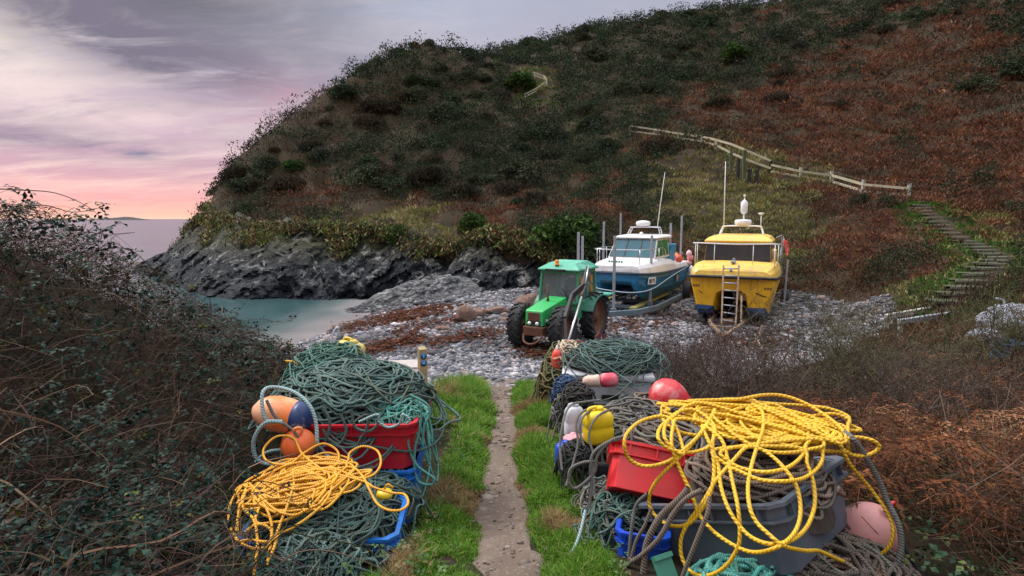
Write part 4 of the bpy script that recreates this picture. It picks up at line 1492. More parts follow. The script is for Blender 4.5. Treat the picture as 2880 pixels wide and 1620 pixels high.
def build_yellow_trailer():
    root = empty('boat_trailer', YB_LOC, R(YB_YAW), 'rusty low trailer with pale A-frame drawbar under the yellow boat', 'trailer')
    inv = YB.inverted()
    ap = inv @ W(723, 337, 16.9); ap.z = .12
    m = MB()
    for s in (-1, 1):
        m.bar(ap, (s * .52 + .1, .3, .16), .09, .1, bevel=.01)
        m.bar((s * .52 + .1, .3, .16), (s * .62, -6.2, .16), .1, .12, bevel=.01)
    m.bar((-.15, ap.y * .45, .15), (.45, ap.y * .45, .15), .08, .08)
    m.bar((-1.3, -4.6, .2), (1.3, -4.6, .2), .1)
    m.build('drawbar_frame', RUSTPALE, root)
    m = MB(); m.lathe([(0, 0), (.07, 0), (.09, .05), (.06, .1), (0, .1)], Matrix.Translation(ap + Vector((0, .05, -.02))), 14); m.box(ap + Vector((0, -.25, .03)), (.3, .3, .06)); m.build('towing_hitch', RUST, root)
    m = MB(); m.box((.05, .55, .25), (.42, .3, .16), bevel=.02); m.build('winch_box', RUST, root)
    for s in (-1, 1):
        m = MB(); m.bar((s * .95, -6, .12), (s * .95, .1, .12), .3, .09); m.build('keel_runner', BLACKP, root)
        wheel(root, (s * 1.62, -4.9, .42), .42, .28, RUST)
    for (px, py, Y) in ((788, 260, 22.3),):
        p = inv @ W(px, py, Y)
        m = MB(); m.bar((p.x + .05, p.y, .2), (p.x, p.y, p.z), .07, .07, bevel=.006); m.build('post', GALV, root)
build_yellow_trailer()

def build_ladder():
    inv = YB.inverted()
    a0, a1 = W(721.5, 324, 17.75), W(723.5, 265.5, 18.75)
    b0, b1 = W(735.5, 326.5, 17.62), W(739, 265.5, 18.62)
    c = (a0 + b0) / 2
    t = empty('ladder', c, 0, 'rust streaked steel ladder leaning against the bow of the yellow boat', 'ladder')
    m = MB(); m.bar(a0 - c, a1 - c, .05, .07, bevel=.005); m.build('rail', RUSTPALE, t)
    m = MB(); m.bar(b0 - c, b1 - c, .05, .07, bevel=.005); m.build('rail', RUSTPALE, t)
    for k in range(8):
        u = .07 + k * .125
        m = MB(); m.tube([a0.lerp(a1, u) - c, b0.lerp(b1, u) - c], .02, 8); m.build('rung', GALV, t)
    m = MB(); m.bar(W(741, 322, 18.1) - c, W(741.5, 296, 18.75) - c, .05, .06); m.build('brace', RUSTPALE, t)
build_ladder()
p = W(744, 293, 19.6)
t = empty('oil_drum', (p.x, p.y, p.z - .25), .3, 'stained cream plastic drum wedged between the hulls behind the ladder', 'drum')
m = MB(); m.lathe([(0, 0), (.2, 0), (.25, .05), (.25, .4), (.2, .48), (0, .5)], sides=20); m.build('body', simple('stained_cream_plastic', (.55, .40, .16), .6, (.25, .16, .06), .8, 5), t)
m = MB(); m.lathe([(0, 0), (.06, 0), (.06, .05), (0, .05)], Matrix.Translation((.1, 0, .49)), 12); m.build('cap', BLACKP, t)
p = W(743, 305, 19.6)
t = empty('support_block', (p.x, p.y, 0), .4, 'dark timber block propping the drum between the yellow hulls', 'block')
m = MB(); m.box((0, 0, .24), (.4, .4, .46), bevel=.02); m.build('timber', simple('wet_timber', (.06, .045, .03), .85), t)
m = MB(); m.box((0, -.0, .49), (.5, .12, .04), bevel=.01); m.build('wedge', WOODY, t)

# ---------------------------------------------------------------- green tractor
TR_LOC = (.86, 15.98, -.02)
TR = Matrix.Translation(TR_LOC) @ Matrix.Rotation(R(YAW), 4, 'Z')
def build_tractor():
    root = empty('tractor', TR_LOC, R(YAW), 'old green four wheel drive tractor with square glazed cab on the shingle', 'tractor')
    # local origin = ground under the front axle, +Y forward
    for s in (-1, 1):
        wheel(root, (s * .66, 0, .62), .62, .36, RUST, lugs=17, hub=.42)
    for s in (-1, 1):
        wheel(root, (s * .74, -2.1, .70), .70, .42, RUST, lugs=18, hub=.60, rimdeep=.15)
    m = MB(); m.bar((-.6, 0, .6), (.6, 0, .6), .16); m.bar((-.7, -2.1, .68), (.7, -2.1, .68), .2); m.box((0, -1.0, .72), (.42, 2.6, .3), bevel=.04)
    m.build('chassis', BLACKP, root)
    # bonnet: square nose, falls slightly to the front
    m = MB()
    m.loft([[(-.27, .52, .72), (.27, .52, .72), (.27, .5, 1.14), (-.27, .5, 1.14)], [(-.28, .45, .72), (.28, .45, .72), (.28, .43, 1.17), (-.28, .43, 1.17)], [(-.31, -1.02, .82), (.31, -1.02, .82), (.31, -1.0, 1.38), (-.31, -1.0, 1.38)]])
    bonnet = m.build('bonnet', GREEN_T, root, bevel=.03)
    m = MB(); m.box((0, .515, .99), (.36, .03, .22), bevel=.01); m.build('grille', RUST, bonnet)
    m = MB(); m.box((0, .515, .81), (.42, .02, .12)); m.build('grille_lower', BLACKP, bonnet)
    for s in (-1, 1):
        m = MB(); m.lathe([(0, 0), (.05, 0), (.055, .03), (0, .045)], Matrix.Translation((s * .12, .525, .80)) @ Matrix.Rotation(-math.pi / 2, 4, 'X'), 16); m.build('headlight', LENS, bonnet)
    m = MB()
    for s in (-1, 1):
        m.poly([(s * .302, -.1, .98), (s * .314, -.62, 1.05), (s * .314, -.62, 1.18), (s * .302, -.1, 1.11)], (s * .006, 0, 0))
    m.build('name_plate', simple('pale_name_plate', (.6, .66, .62), .5, (.4, .5, .45), .6, 8), bonnet)
    m = MB(); m.lathe([(0, 0), (.04, 0), (.045, .03), (0, .03)], Matrix.Translation((-.29, .3, .86)) @ Matrix.Rotation(-math.pi / 2, 4, 'Y'), 12); m.build('side_lamp', LENS, bonnet)
    m = MB(); m.tube([(.05, -.45, 1.26), (.05, -.45, 1.78)], .028, 10); m.tube([(.05, -.45, 1.3), (.05, -.45, 1.42)], .04, 10); m.build('exhaust_pipe', RUST, root)
    m = MB(); m.box((0, .42, .58), (.62, .34, .26), bevel=.03); m.tube([(-.3, .55, .5), (-.2, .72, .32), (0, .78, .26), (.2, .72, .32), (.3, .55, .5)], .03, 8, n=4); m.build('front_weight', RUST, root)
    # cab
    cz0, cz1 = 1.20, 2.10
    y0, y1 = -1.05, -2.45
    b = .62
    m = MB()
    fr = []
    for s in (-1, 1):
        m.bar((s * b, y0, cz0), (s * (b - .03), y0 - .1, cz1), .07, .07)
        m.bar((s * b, -1.75, cz0), (s * (b - .03), -1.78, cz1), .06, .06)
        m.bar((s * b, y1, cz0), (s * (b - .03), y1 + .05, cz1), .07, .07)
        m.bar((s * b, y0, cz0), (s * b, y1, cz0), .06, .08)
        m.bar((s * (b - .03), y0 - .1, cz1), (s * (b - .03), y1 + .05, cz1), .07, .09)
    m.bar((-b, y0, cz0), (b, y0, cz0), .06, .08); m.bar((-b, y0 - .1, cz1), (b, y0 - .1, cz1), .07, .10)
    m.bar((-b, y1, cz0), (b, y1, cz0), .06, .08); m.bar((-b, y1 + .05, cz1), (b, y1 + .05, cz1), .07, .09)
    m.box((0, y0 - .06, 1.03), (1.2, .05, .36)); m.box((0, y1 + .02, .95), (1.2, .05, .5))
    for s in (-1, 1):
        m.box((s * (b - .01), -1.72, .95), (.04, 1.3, .46))
    m.build('cab_frame', GREEN_C, root, bevel=.012)
    CABGLASS = see_through('dusty_cab_glass', (.16, .20, .21), .36)
    m = MB(); m.poly([(-b + .04, y0 + .0, cz0 + .04), (b - .04, y0 + .0, cz0 + .04), (b - .07, y0 - .1, cz1 - .04), (-b + .07, y0 - .1, cz1 - .04)], (0, -.012, 0)); ws = m.build('windscreen', CABGLASS, root)
    m = MB(); m.box((.12, y0 + .025, 1.30), (.26, .02, .14)); m.tube([(-.4, y0 + .02, 1.25), (-.1, y0 - .02, 1.62)], .01, 5); m.build('wiper', BLACKP, ws)
    m = MB(); m.box((-.08, -1.75, 1.55), (.42, .1, .55), bevel=.08); m.box((-.08, -1.55, 1.28), (.44, .42, .12), bevel=.04); m.build('driver_seat', BLACKP, root)
    m = MB(); m.tube([(.17 * math.cos(a) - .05, -1.3 + .06 * math.sin(a), 1.42 + .15 * math.sin(a)) for a in np.linspace(0, 6.28, 20, endpoint=False)], .014, 6, closed=True); m.build('steering_wheel', BLACKP, root)
    for s in (-1, 1):
        m = MB()
        m.poly([(s * b, y0 - .07, cz0 + .05), (s * b, -1.71, cz0 + .05), (s * (b - .03), -1.74, cz1 - .05), (s * (b - .03), y0 - .15, cz1 - .05)], (s * -.008, 0, 0))
        m.poly([(s * b, -1.79, cz0 + .05), (s * b, y1 + .05, cz0 + .05), (s * (b - .03), y1 + .1, cz1 - .05), (s * (b - .03), -1.82, cz1 - .05)], (s * -.008, 0, 0))
        g = m.build('side_window', CABGLASS, root)
        m = MB()
        for (y, z) in ((-1.3, 1.86), (-1.32, 1.48), (-2.05, 1.88), (-2.1, 1.55)):
            m.box((s * (b + .01), y, z), (.02, .2, .2), bevel=.03)
        m.build('side_lamp_cluster', simple('amber_panel', (.42, .22, .07), .5, (.2, .1, .05), .7, 8), root)
    m = MB()
    m.loft([[(-.68, y0 + .06, 2.15), (.68, y0 + .06, 2.15), (.7, y1 - .08, 2.15), (-.7, y1 - .08, 2.15)], [(-.66, y0 + .04, 2.2), (.66, y0 + .04, 2.2), (.7, y1 - .06, 2.2), (-.7, y1 - .06, 2.2)], [(-.42, y0 - .25, 2.36), (.42, y0 - .25, 2.36), (.48, y1 + .3, 2.40), (-.48, y1 + .3, 2.40)]])
    roof = m.build('cab_roof', GREEN_R, root, bevel=.02)
    m = MB(); m.box((.08, y0 + .075, 2.155), (.66, .05, .075), bevel=.01); m.build('roof_vent', BLACKP, roof)
    m = MB(); m.lathe([(0, 0), (.07, 0), (.07, .03), (.06, .04), (.06, .12), (.05, .16), (0, .17)], Matrix.Translation((.1, y0 - .1, 2.29)), 18); m.build('beacon', ORANGE_L, root)
    # mudguards
    for s in (-1, 1):
        secs = []
        for k in range(9):
            a = math.radians(20 + k * 16)
            r_ = .80
            yc, zc_ = -2.1 + r_ * math.cos(a), .72 + r_ * math.sin(a) * .78
            secs.append([(s * .52, yc, zc_), (s * 1.0, yc, zc_), (s * 1.0, yc, zc_ + .03), (s * .52, yc, zc_ + .03)])
        m = MB().loft(secs, caps=True); m.build('mudguard', GREEN_C if s > 0 else simple('mudguard_green', (.03, .17, .11), .5, (.05, .1, .08), .7, 3), root)
    m = MB(); m.box((-.85, -2.55, 1.33), (.5, .55, .05), bevel=.01); m.build('rear_step_plate', GREEN_R, root)
    # rear arm: black boom with a bright ram, slung along the side
    m = MB(); m.bar((0, -2.5, .55), (0, -3.0, .4), .08); m.bar((-.3, -2.6, .6), (.3, -2.6, .6), .08); m.build('tow_hitch', BLACKP, root)
build_tractor()

# hydraulic arm and rusty scrap in front of the tractor
a, b, c = W(588, 268, 15.0), W(580.5, 290, 14.2), W(567.5, 344, 12.7)
base = Vector((c.x, c.y, .1))
t = empty('lifting_arm', base, 0, 'black steel lifting arm with bright ram leaning up beside the tractor', 'lifting arm')
m = MB()
P0, P1, P2, P3 = W(587.5, 267, 15.0), W(583, 286, 14.6), W(572, 296, 14.1), W(565, 319, 13.4)
for q0, q1, w_ in ((P0, P1, .09), (P1, P2, .15), (P2, P3, .16)):
    m.bar(q0 - base, q1 - base, .07, w_, bevel=.01)
m.bar(P3 - base, Vector((0, 0, .05)), .06, .09)
m.build('boom', BLACKP, t)
m = MB(); m.tube([P1 - base + Vector((.06, -.08, 0)), W(581.5, 297, 14.0) - base], .035, 8); m.build('ram_cylinder', BLACKP, t)
m = MB(); m.tube([W(581.5, 297, 13.95) - base, c - base], .028, 8); m.build('ram_rod', CHROME, t)
m = MB(); m.tube([P0 - base + Vector((.02, -.06, .05)), P1 - base + Vector((.05, -.07, .05))], .02, 6); m.build('hose', CHROME, t)
m = MB(); m.box((0, 0, .0), (.5, .5, .1), bevel=.02); m.build('foot_plate', RUST, t)
p = W(600, 344, 13.6)
t = empty('plough_blade', (p.x, p.y, 0.05), .35, 'oxide red steel blade standing upright on shingle right of the rear tractor wheel', 'steel blade')
m = MB()
m.poly([(-.26, 0, 0), (.26, 0, 0), (.25, 0, .5), (.13, 0, .8), (0, 0, .88), (-.1, 0, .78), (-.2, 0, .45)], (0, .06, 0))
m.build('plate', simple('red_oxide_paint', (.12, .03, .032), .65, (.20, .07, .06), .7, 6), t)
m = MB(); m.box((.02, -.02, .55), (.03, .03, .42)); m.build('slot', CHROME, t)
m = MB(); m.bar((0, .1, .6), (.2, .8, .02), .06); m.build('strut', RUST, t)
p = W(582, 345, 12.6)
t = empty('winch_drum', (p.x, p.y, p.z - .42), .3, 'rusty arched winch frame with drum half hidden behind the green rope barrel', 'winch')
m = MB(); m.tube([(-.2, 0, 0), (-.18, 0, .3), (-.08, 0, .42), (.08, 0, .42), (.18, 0, .3), (.2, 0, 0)], .05, 8, n=5); m.tube([(-.2, .25, 0), (-.18, .25, .3), (-.08, .25, .42), (.08, .25, .42), (.18, .25, .3), (.2, .25, 0)], .05, 8, n=5); m.box((0, .12, .02), (.5, .4, .06)); m.build('frame', RUST, t)
m = MB(); m.lathe([(0, -.18), (.17, -.18), (.17, -.14), (.11, -.13), (.11, .13), (.17, .14), (.17, .18), (0, .18)], Matrix.Translation((0, .12, .2)) @ Matrix.Rotation(math.pi / 2, 4, 'X'), 20); m.build('drum', RUST, t)
# ------------------------------------------------------------------ the fishing gear piled beside the path
P_RED = simple('red_box_plastic', (.62, .012, .016), .32, (.42, .02, .02), .7, 3, bump=.05, streak=(.25, .06, .05), streak_amt=.4)
P_CRIM = simple('crimson_box_plastic', (.46, .008, .022), .42, (.35, .02, .03), .7, 4)
P_BLUE = simple('blue_box_plastic', (.012, .14, .50), .38, (.03, .10, .26), .7, 4)
P_ROYAL = simple('royal_blue_plastic', (.008, .06, .48), .38, (.03, .08, .3), .7, 5)
P_GREY = simple('slate_grey_plastic', (.075, .095, .125), .45, (.12, .13, .15), .85, 2.5, bump=.04, streak=(.06, .06, .06), streak_amt=.4)
P_BLACK = simple('black_box_plastic', (.014, .015, .018), .5, (.04, .04, .04), .5, 5)
P_WHITE = simple('scuffed_white_plastic', (.56, .56, .60), .5, (.36, .36, .39), .8, 4, streak=(.25, .22, .2), streak_amt=.4)
P_YEL = simple('yellow_can_plastic', (.80, .56, .015), .35, (.6, .38, .02), .6, 5)
R_YEL = rope_mat('yellow_rope', (.82, .46, .012), (.16, .09, .03), 46, 2, .42, .5)
R_YEL2 = rope_mat('orange_yellow_rope', (.80, .37, .010), (.14, .07, .02), 75, 2, .35, .55)
R_GRN = rope_mat('sea_green_rope', (.085, .145, .13), (.02, .03, .03), 80, 2, .8, .8)
R_TEAL = rope_mat('teal_rope', (.10, .36, .31), (.03, .08, .08), 90, 2, .7, .7)
R_PALE = rope_mat('pale_teal_rope', (.30, .44, .44), (.08, .11, .12), 60, 2, .8, .7)
R_BRN = rope_mat('brown_rope', (.19, .145, .115), (.03, .022, .02), 70, 2, .85, .85)
R_GRY = rope_mat('grey_rope', (.17, .16, .145), (.03, .03, .03), 80, 2, .8, .85)
R_DRK = rope_mat('dark_net_twine', (.045, .045, .045), (.01, .01, .01), 90, 2, .8, .9)
R_WHT = rope_mat('white_rope', (.70, .70, .74), (.3, .3, .32), 60, 2, .6, .7)

def basis(o, ex, ey):
    """frame at o with x along ex, y towards ey, z upward of both"""
    x = Vector(ex).normalized()
    y = Vector(ey) - x * Vector(ey).dot(x)
    y.normalize()
    z = x.cross(y)
    if z.z < 0:
        y = -y
        z = x.cross(y)
    m = Matrix((x, y, z)).transposed().to_4x4()
    m.translation = o
    return m

def fish_box(label, M, L, Wd, Hh, mat, ch=.03, rim=.035, ribs=5, group=None, taper=.9, name='fish_box', cat='crate', lip=.055):
    """open plastic box, origin = middle of its foot; tapered sides, deep ribbed lip"""
    t = empty(name, mat4=M, label=label, cat=cat, group=group)
    def ring(l, w, z, c):
        a, b = l / 2, w / 2
        return [(-a + c, -b, z), (a - c, -b, z), (a, -b + c, z), (a, b - c, z), (a - c, b, z), (-a + c, b, z), (-a, b - c, z), (-a, -b + c, z)]
    m = MB()
    th = .012
    m.loft([ring(L * taper, Wd * taper, 0, ch), ring(L - rim, Wd - rim, Hh - lip, ch), ring(L - rim, Wd - rim, Hh, ch), ring(L - rim - 2 * th, Wd - rim - 2 * th, Hh, ch), ring(L * taper - 2 * th, Wd * taper - 2 * th, th * 1.5, ch)])
    body = m.build('body', mat, t, bevel=.004)
    m = MB()
    m.loft([ring(L, Wd, Hh - .010, ch), ring(L, Wd, Hh + .006, ch), ring(L - rim - th, Wd - rim - th, Hh + .006, ch), ring(L - rim - th, Wd - rim - th, Hh - .010, ch), ring(L, Wd, Hh - .010, ch)], caps=False)
    m.loft([ring(L - .004, Wd - .004, Hh - lip, ch), ring(L - .004, Wd - .004, Hh - lip + .009, ch), ring(L - rim + .004, Wd - rim + .004, Hh - lip + .009, ch), ring(L - rim + .004, Wd - rim + .004, Hh - lip, ch), ring(L - .004, Wd - .004, Hh - lip, ch)], caps=False)
    g = rim * .42
    for k in range(ribs):
        u = -.5 + (k + .5) / ribs
        for s in (-1, 1):
            m.box((u * (L - 2 * ch), s * (Wd / 2 - g / 2 - .003), Hh - lip / 2), (.008, g, lip - .012))
            m.box((s * (L / 2 - g / 2 - .003), u * (Wd - 2 * ch), Hh - lip / 2), (g, .008, lip - .012))
    m.build('rim', mat, t)
    return t

def gh(x, y):
    return float(H([x], [y])[0])

def rope_heap(label, c, rx, ry, h, n, r, mat, rz=0, seed=1, spill=.18, fill=True, name='rope_heap', cat='rope', hang=.0, fmat=None, loop=(.35, 1.05), sides=5, group=None, wob=.1):
    """loose rope thrown down in loops: each turn rides over the mound of the turns below it"""
    rg = np.random.default_rng(seed)
    cz, sz = math.cos(rz), math.sin(rz)
    def dome(px, py, k):
        q = np.sqrt((px / rx) ** 2 + (py / ry) ** 2)
        z = h * k * np.sqrt(np.clip(1 - np.clip(q, 0, 1) ** 2.2, 0, 1)) - np.clip(q - 1, 0, 2) * hang
        return z
    T = Tubes()
    path = []
    for i in range(n):
        k = .55 + .5 * (i / n)
        a0 = rg.uniform(0, 6.28)
        s = rg.uniform(*loop)
        ox, oy = rg.normal(0, spill, 2) * np.array([rx, ry])
        ax, ay = rx * s * rg.uniform(.6, 1.0), ry * s * rg.uniform(.45, 1.0)
        rot = rg.uniform(0, 3.14)
        m = rg.integers(14, 20)
        turn = rg.uniform(.75, 1.25) * 6.28 * rg.choice([-1, 1])
        t = a0 + np.linspace(0, turn, m)
        w1 = 1 + wob * rg.normal(0, 1, m)
        x, y = ax * np.cos(t) * w1, ay * np.sin(t) * w1
        x, y = x * math.cos(rot) - y * math.sin(rot) + ox, x * math.sin(rot) + y * math.cos(rot) + oy
        z = dome(x, y, k) + rg.uniform(0, r * 5) + rg.normal(0, r * 1.2, m)
        z = np.maximum(z, r)
        if hang:
            z = dome(x, y, k) + rg.uniform(0, r * 3, m)
        path.append(np.stack([x * cz - y * sz, x * sz + y * cz, z], -1))
    tint = np.array([(1, 1, 1), (1.25, 1.3, 1.25), (.65, .7, .7), (1.35, 1.05, .85), (.9, 1.25, 1.2), (1.7, 1.6, 1.45)])
    for p in path:
        T.add(catmull(p, 4), r * rg.uniform(.85, 1.15), sides, col=tint[rg.choice(6, p=[.3, .22, .2, .14, .08, .06])] * rg.uniform(.8, 1.15))
    if fill:
        u = np.linspace(0, 2 * np.pi, 28, endpoint=False)
        V, F = [], []
        qs = np.linspace(1.0, 0, 9)
        for q in qs:
            x, y = rx * q * np.cos(u) * .88, ry * q * np.sin(u) * .88
            z = h * .72 * math.sqrt(max(0, 1 - q ** 2.2)) + (fbm(xy0(x * 9, y * 9), 2, seed) - .5) * h * .25
            V.append(np.stack([x * cz - y * sz, x * sz + y * cz, z], -1))
        V = np.vstack(V)
        m_ = 28
        for a in range(len(qs) - 1):
            for b in range(m_):
                F.append((a * m_ + b, a * m_ + (b + 1) % m_, (a + 1) * m_ + (b + 1) % m_, (a + 1) * m_ + b))
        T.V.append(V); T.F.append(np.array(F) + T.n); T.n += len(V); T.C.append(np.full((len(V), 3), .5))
        uv = np.zeros((len(F) * 4, 2)); uv[:, 0] = RNG.uniform(0, 5, len(uv))
        T.U.append(uv)
    o = T.build(name, tinted(mat))
    o.location = c
    props(o, label, cat, group)
    return o

def rope_line(label, pts, r, mat, n=8, sides=6, name='rope', cat='rope', group=None):
    P = catmull(pts, n)
    V, F, U = sweep_arrays(P, r, sides)
    c = P.mean(0)
    o = np_mesh(name, V, F, mat, uv=U, smooth=True, origin=c)
    return props(o, label, cat, group)

# picture points measured on two enlargements of the photograph
def A3(x, y):
    return ((x / 1.9576 + 550) / 2.8125, (y / 1.9576 + 880) / 2.8125)
def A4(x, y):
    return ((x / 2.1 + 1480) / 2.8125, (y / 2.1 + 930) / 2.8125)

# ================================================================ right-hand pile
KC, KL, KR = W(780, 507.6, 2.27), W(641.4, 506.7, 2.77), W(863, 456, 2.77)
e1, e2 = (KL - KC), (KR - KC)
LG, WG, HG = .80, .84, .31
Mg = basis(KC, e1, e2)
ctr = KC + Mg.to_3x3() @ Vector((LG / 2, WG / 2 * (1 if Mg.to_3x3().col[1].dot(e2) > 0 else -1), -HG))
Mg.translation = ctr
fish_box('large slate grey fish box, tilted, heaped with brown and yellow rope', Mg, LG, WG, HG, P_GREY, ch=.055, rim=.06, ribs=6, taper=.86, lip=.075)

# coils of brown rope lying in the grey box
o = rope_heap('thick coils of brown rope filling the tilted grey fish box', ctr + Vector((.0, .02, HG * .72)), .40, .40, .25, 62, .0095, R_BRN, rz=.4, seed=5, spill=.10, loop=(.45, .95), wob=.035, name='rope_coil')

def y_right(px, py):
    yb = np.interp(px, [560, 600, 641, 780, 863, 900], [2.95, 2.88, 2.75, 2.25, 2.72, 2.6])
    return float(np.interp(py, [388, 400, 440, 505, 530, 580], [2.98, 2.92, 2.62, yb - .06, yb - .10, yb - .16]))
def tr4(L, k=0.0):
    return [W(*A4(*q), y_right(*A4(*q)) + k) for q in L]
rg = np.random.default_rng(3)
chain = []
for i in range(30):     # the flaked-down bulk of the yellow rope on top
    cxz, cyz = 1390 + rg.normal(0, 130), 545 + rg.normal(0, 22)
    rx_, ry_ = rg.uniform(190, 430), rg.uniform(45, 115)
    a0 = rg.uniform(0, 6.28)
    m_ = 15
    ang = a0 + np.linspace(0, 6.28 * rg.uniform(.8, 1.05), m_)
    xx = cxz + rx_ * np.cos(ang) * (1 + .06 * rg.normal(0, 1, m_))
    yy = cyz + ry_ * np.sin(ang) * (1 + .10 * rg.normal(0, 1, m_)) + (xx - 1390) * .15
    xx = np.clip(xx, 800, 1900); yy = np.clip(yy, 385 + np.abs(xx - 1400) * .09, 715)
    for x_, y_ in zip(xx, yy):
        chain.append(W(*A4(x_, y_), y_right(*A4(x_, y_)) + .03 - .0022 * i))
LOOPS = [
    [(960, 420), (1080, 410), (1250, 405), (1400, 380), (1520, 385), (1650, 430), (1780, 510), (1870, 590), (1890, 650), (1840, 665), (1760, 640), (1600, 600)],
    [(1100, 440), (960, 440), (880, 500), (800, 560), (778, 630), (830, 690), (920, 716), (1020, 710), (1090, 670)],
    [(1110, 560), (1000, 470), (900, 480), (830, 540), (815, 620), (860, 690), (930, 720)],
    [(850, 520), (700, 525), (600, 600), (580, 680), (610, 760), (700, 800), (820, 780), (900, 730), (1000, 640), (1080, 540), (1110, 470)],
    [(1110, 480), (1060, 560), (960, 690), (820, 830), (750, 920), (725, 1010), (760, 1090), (850, 1150), (960, 1140), (1040, 1050), (1090, 950), (1110, 830), (1100, 680), (1095, 560)],
    [(900, 520), (865, 580), (860, 680), (900, 800), (970, 950), (1020, 1080), (1100, 1180), (1230, 1270), (1350, 1310), (1480, 1280), (1580, 1200), (1620, 1080), (1600, 930), (1530, 820), (1450, 740), (1380, 700)],
    [(1300, 690), (1220, 770), (1140, 860), (1110, 900), (1040, 1020), (960, 1130), (915, 1230), (920, 1340), (980, 1430), (1080, 1445), (1180, 1390), (1250, 1280), (1262, 1180), (1250, 1040), (1220, 900), (1190, 760), (1150, 640)],
    [(1040, 560), (1080, 660), (1130, 780), (1150, 920), (1190, 1040), (1250, 1140), (1330, 1220), (1440, 1260), (1560, 1240), (1650, 1170), (1700, 1050), (1700, 920), (1660, 790), (1600, 690)],
    [(1120, 700), (1180, 790), (1260, 830), (1380, 880), (1520, 890), (1640, 870), (1730, 800), (1750, 720), (1700, 640)],
    [(1180, 700), (1210, 780), (1300, 820), (1420, 835), (1540, 810), (1620, 750), (1650, 680), (1630, 610)],
    [(1120, 490), (1200, 590), (1300, 660), (1420, 712), (1560, 720), (1680, 700), (1760, 670)],
    [(1700, 560), (1820, 640), (1880, 640), (1960, 630), (2050, 650), (2085, 690), (2030, 730), (1940, 738), (1870, 700), (1800, 640)],
    [(1350, 440), (1395, 480), (1398, 580), (1365, 680), (1330, 800), (1310, 920), (1320, 1040), (1360, 1130), (1430, 1200), (1520, 1270), (1640, 1300), (1730, 1302), (1850, 1355), (1950, 1385), (2050, 1350), (2140, 1280), (2168, 1180), (2130, 1070), (2030, 930), (1920, 800), (1860, 690), (1800, 620)],
]
for q in LOOPS:
    chain += tr4(q, -.05)
rope_line('long bright yellow rope with loose hanging loops thrown over the grey fish box', chain, .0088, R_YEL, n=7, sides=8)

# brown and grey ropes that hang out of the pile
for k, (pts, r, m, dy, lab) in enumerate([
    ([(960, 930), (900, 1000), (810, 1080), (745, 1180), (705, 1290), (690, 1460)], .016, R_BRN, -.09, 'thick brown rope draped down over the left end of the grey box'),
    ([(1040, 940), (950, 990), (870, 1080), (790, 1220), (690, 1320), (600, 1380), (520, 1450)], .012, R_BRN, -.1, 'brown rope trailing from the grey box towards the path'),
    ([(1085, 980), (1070, 1080), (1030, 1180), (970, 1330), (920, 1460)], .010, R_BRN, -.08, 'single brown rope end hanging straight down the front of the grey box'),
    ([(720, 960), (650, 1030), (625, 1150), (610, 1300), (605, 1460)], .009, R_GRY, -.05, 'grey rope hanging from under the left corner of the grey box'),
    ([(740, 1050), (700, 1150), (650, 1240), (620, 1350)], .009, R_BRN, -.06, 'short brown rope hanging beside the royal blue box'),
    ([(1880, 600), (1930, 640), (1990, 720), (2080, 880), (2130, 1000), (2200, 1150), (2215, 1280), (2190, 1400), (2150, 1500)], .013, R_GRY, -.05, 'thick grey braided rope hanging off the grey box past the pink buoy'),
    ([(2230, 1280), (2280, 1350), (2340, 1460)], .010, R_DRK, .05, 'thin dark rope end lying right of the pink buoy')]):
    rope_line(lab, tr4(pts, dy), r, m, n=8, sides=8)

# red box behind
K, Rr, Ll = W(611.6, 438, 3.0), W(661, 448, 2.95), W(596.6, 450.6, 3.3)
Mr = basis(K, Rr - K, Ll - K)
sgn = 1 if Mr.to_3x3().col[1].dot(Ll - K) > 0 else -1
Mr.translation = K + Mr.to_3x3() @ Vector((.25, sgn * .18, -.25))
fish_box('bright red plastic box between the black crate and the grey fish box', Mr, .50, .36, .25, P_RED, ch=.035, rim=.045, ribs=3, taper=.93, lip=.07)
x, y = .80, 3.35
fish_box('black plastic crate on the grass edge underneath the bright red box', Matrix.Translation((x, y, gh(x, y) - .02)) @ Matrix.Rotation(-.12, 4, 'Z'), .62, .50, .24, P_BLACK)
x, y = .98, 4.35
fish_box('black crate under the yellow can and brown rope, farther along the right hand pile', Matrix.Translation((x, y, gh(x, y) - .02)) @ Matrix.Rotation(.05, 4, 'Z'), .74, 1.1, .40, P_BLACK)
rope_heap('big tangle of grey brown rope piled up behind the bright red box', (1.08, 4.1, gh(.98, 4.35) + .30), .54, .52, .36, 80, .0085, R_GRY, seed=8, spill=.22, hang=.35, loop=(.35, 1.1))
rope_heap('brown rope coil sitting low between the red box and the tangle', (1.0, 3.55, gh(1, 3.55) + .30), .34, .28, .26, 34, .0095, R_BRN, seed=18, spill=.15, loop=(.6, 1.0), wob=.05, name='rope_coil')

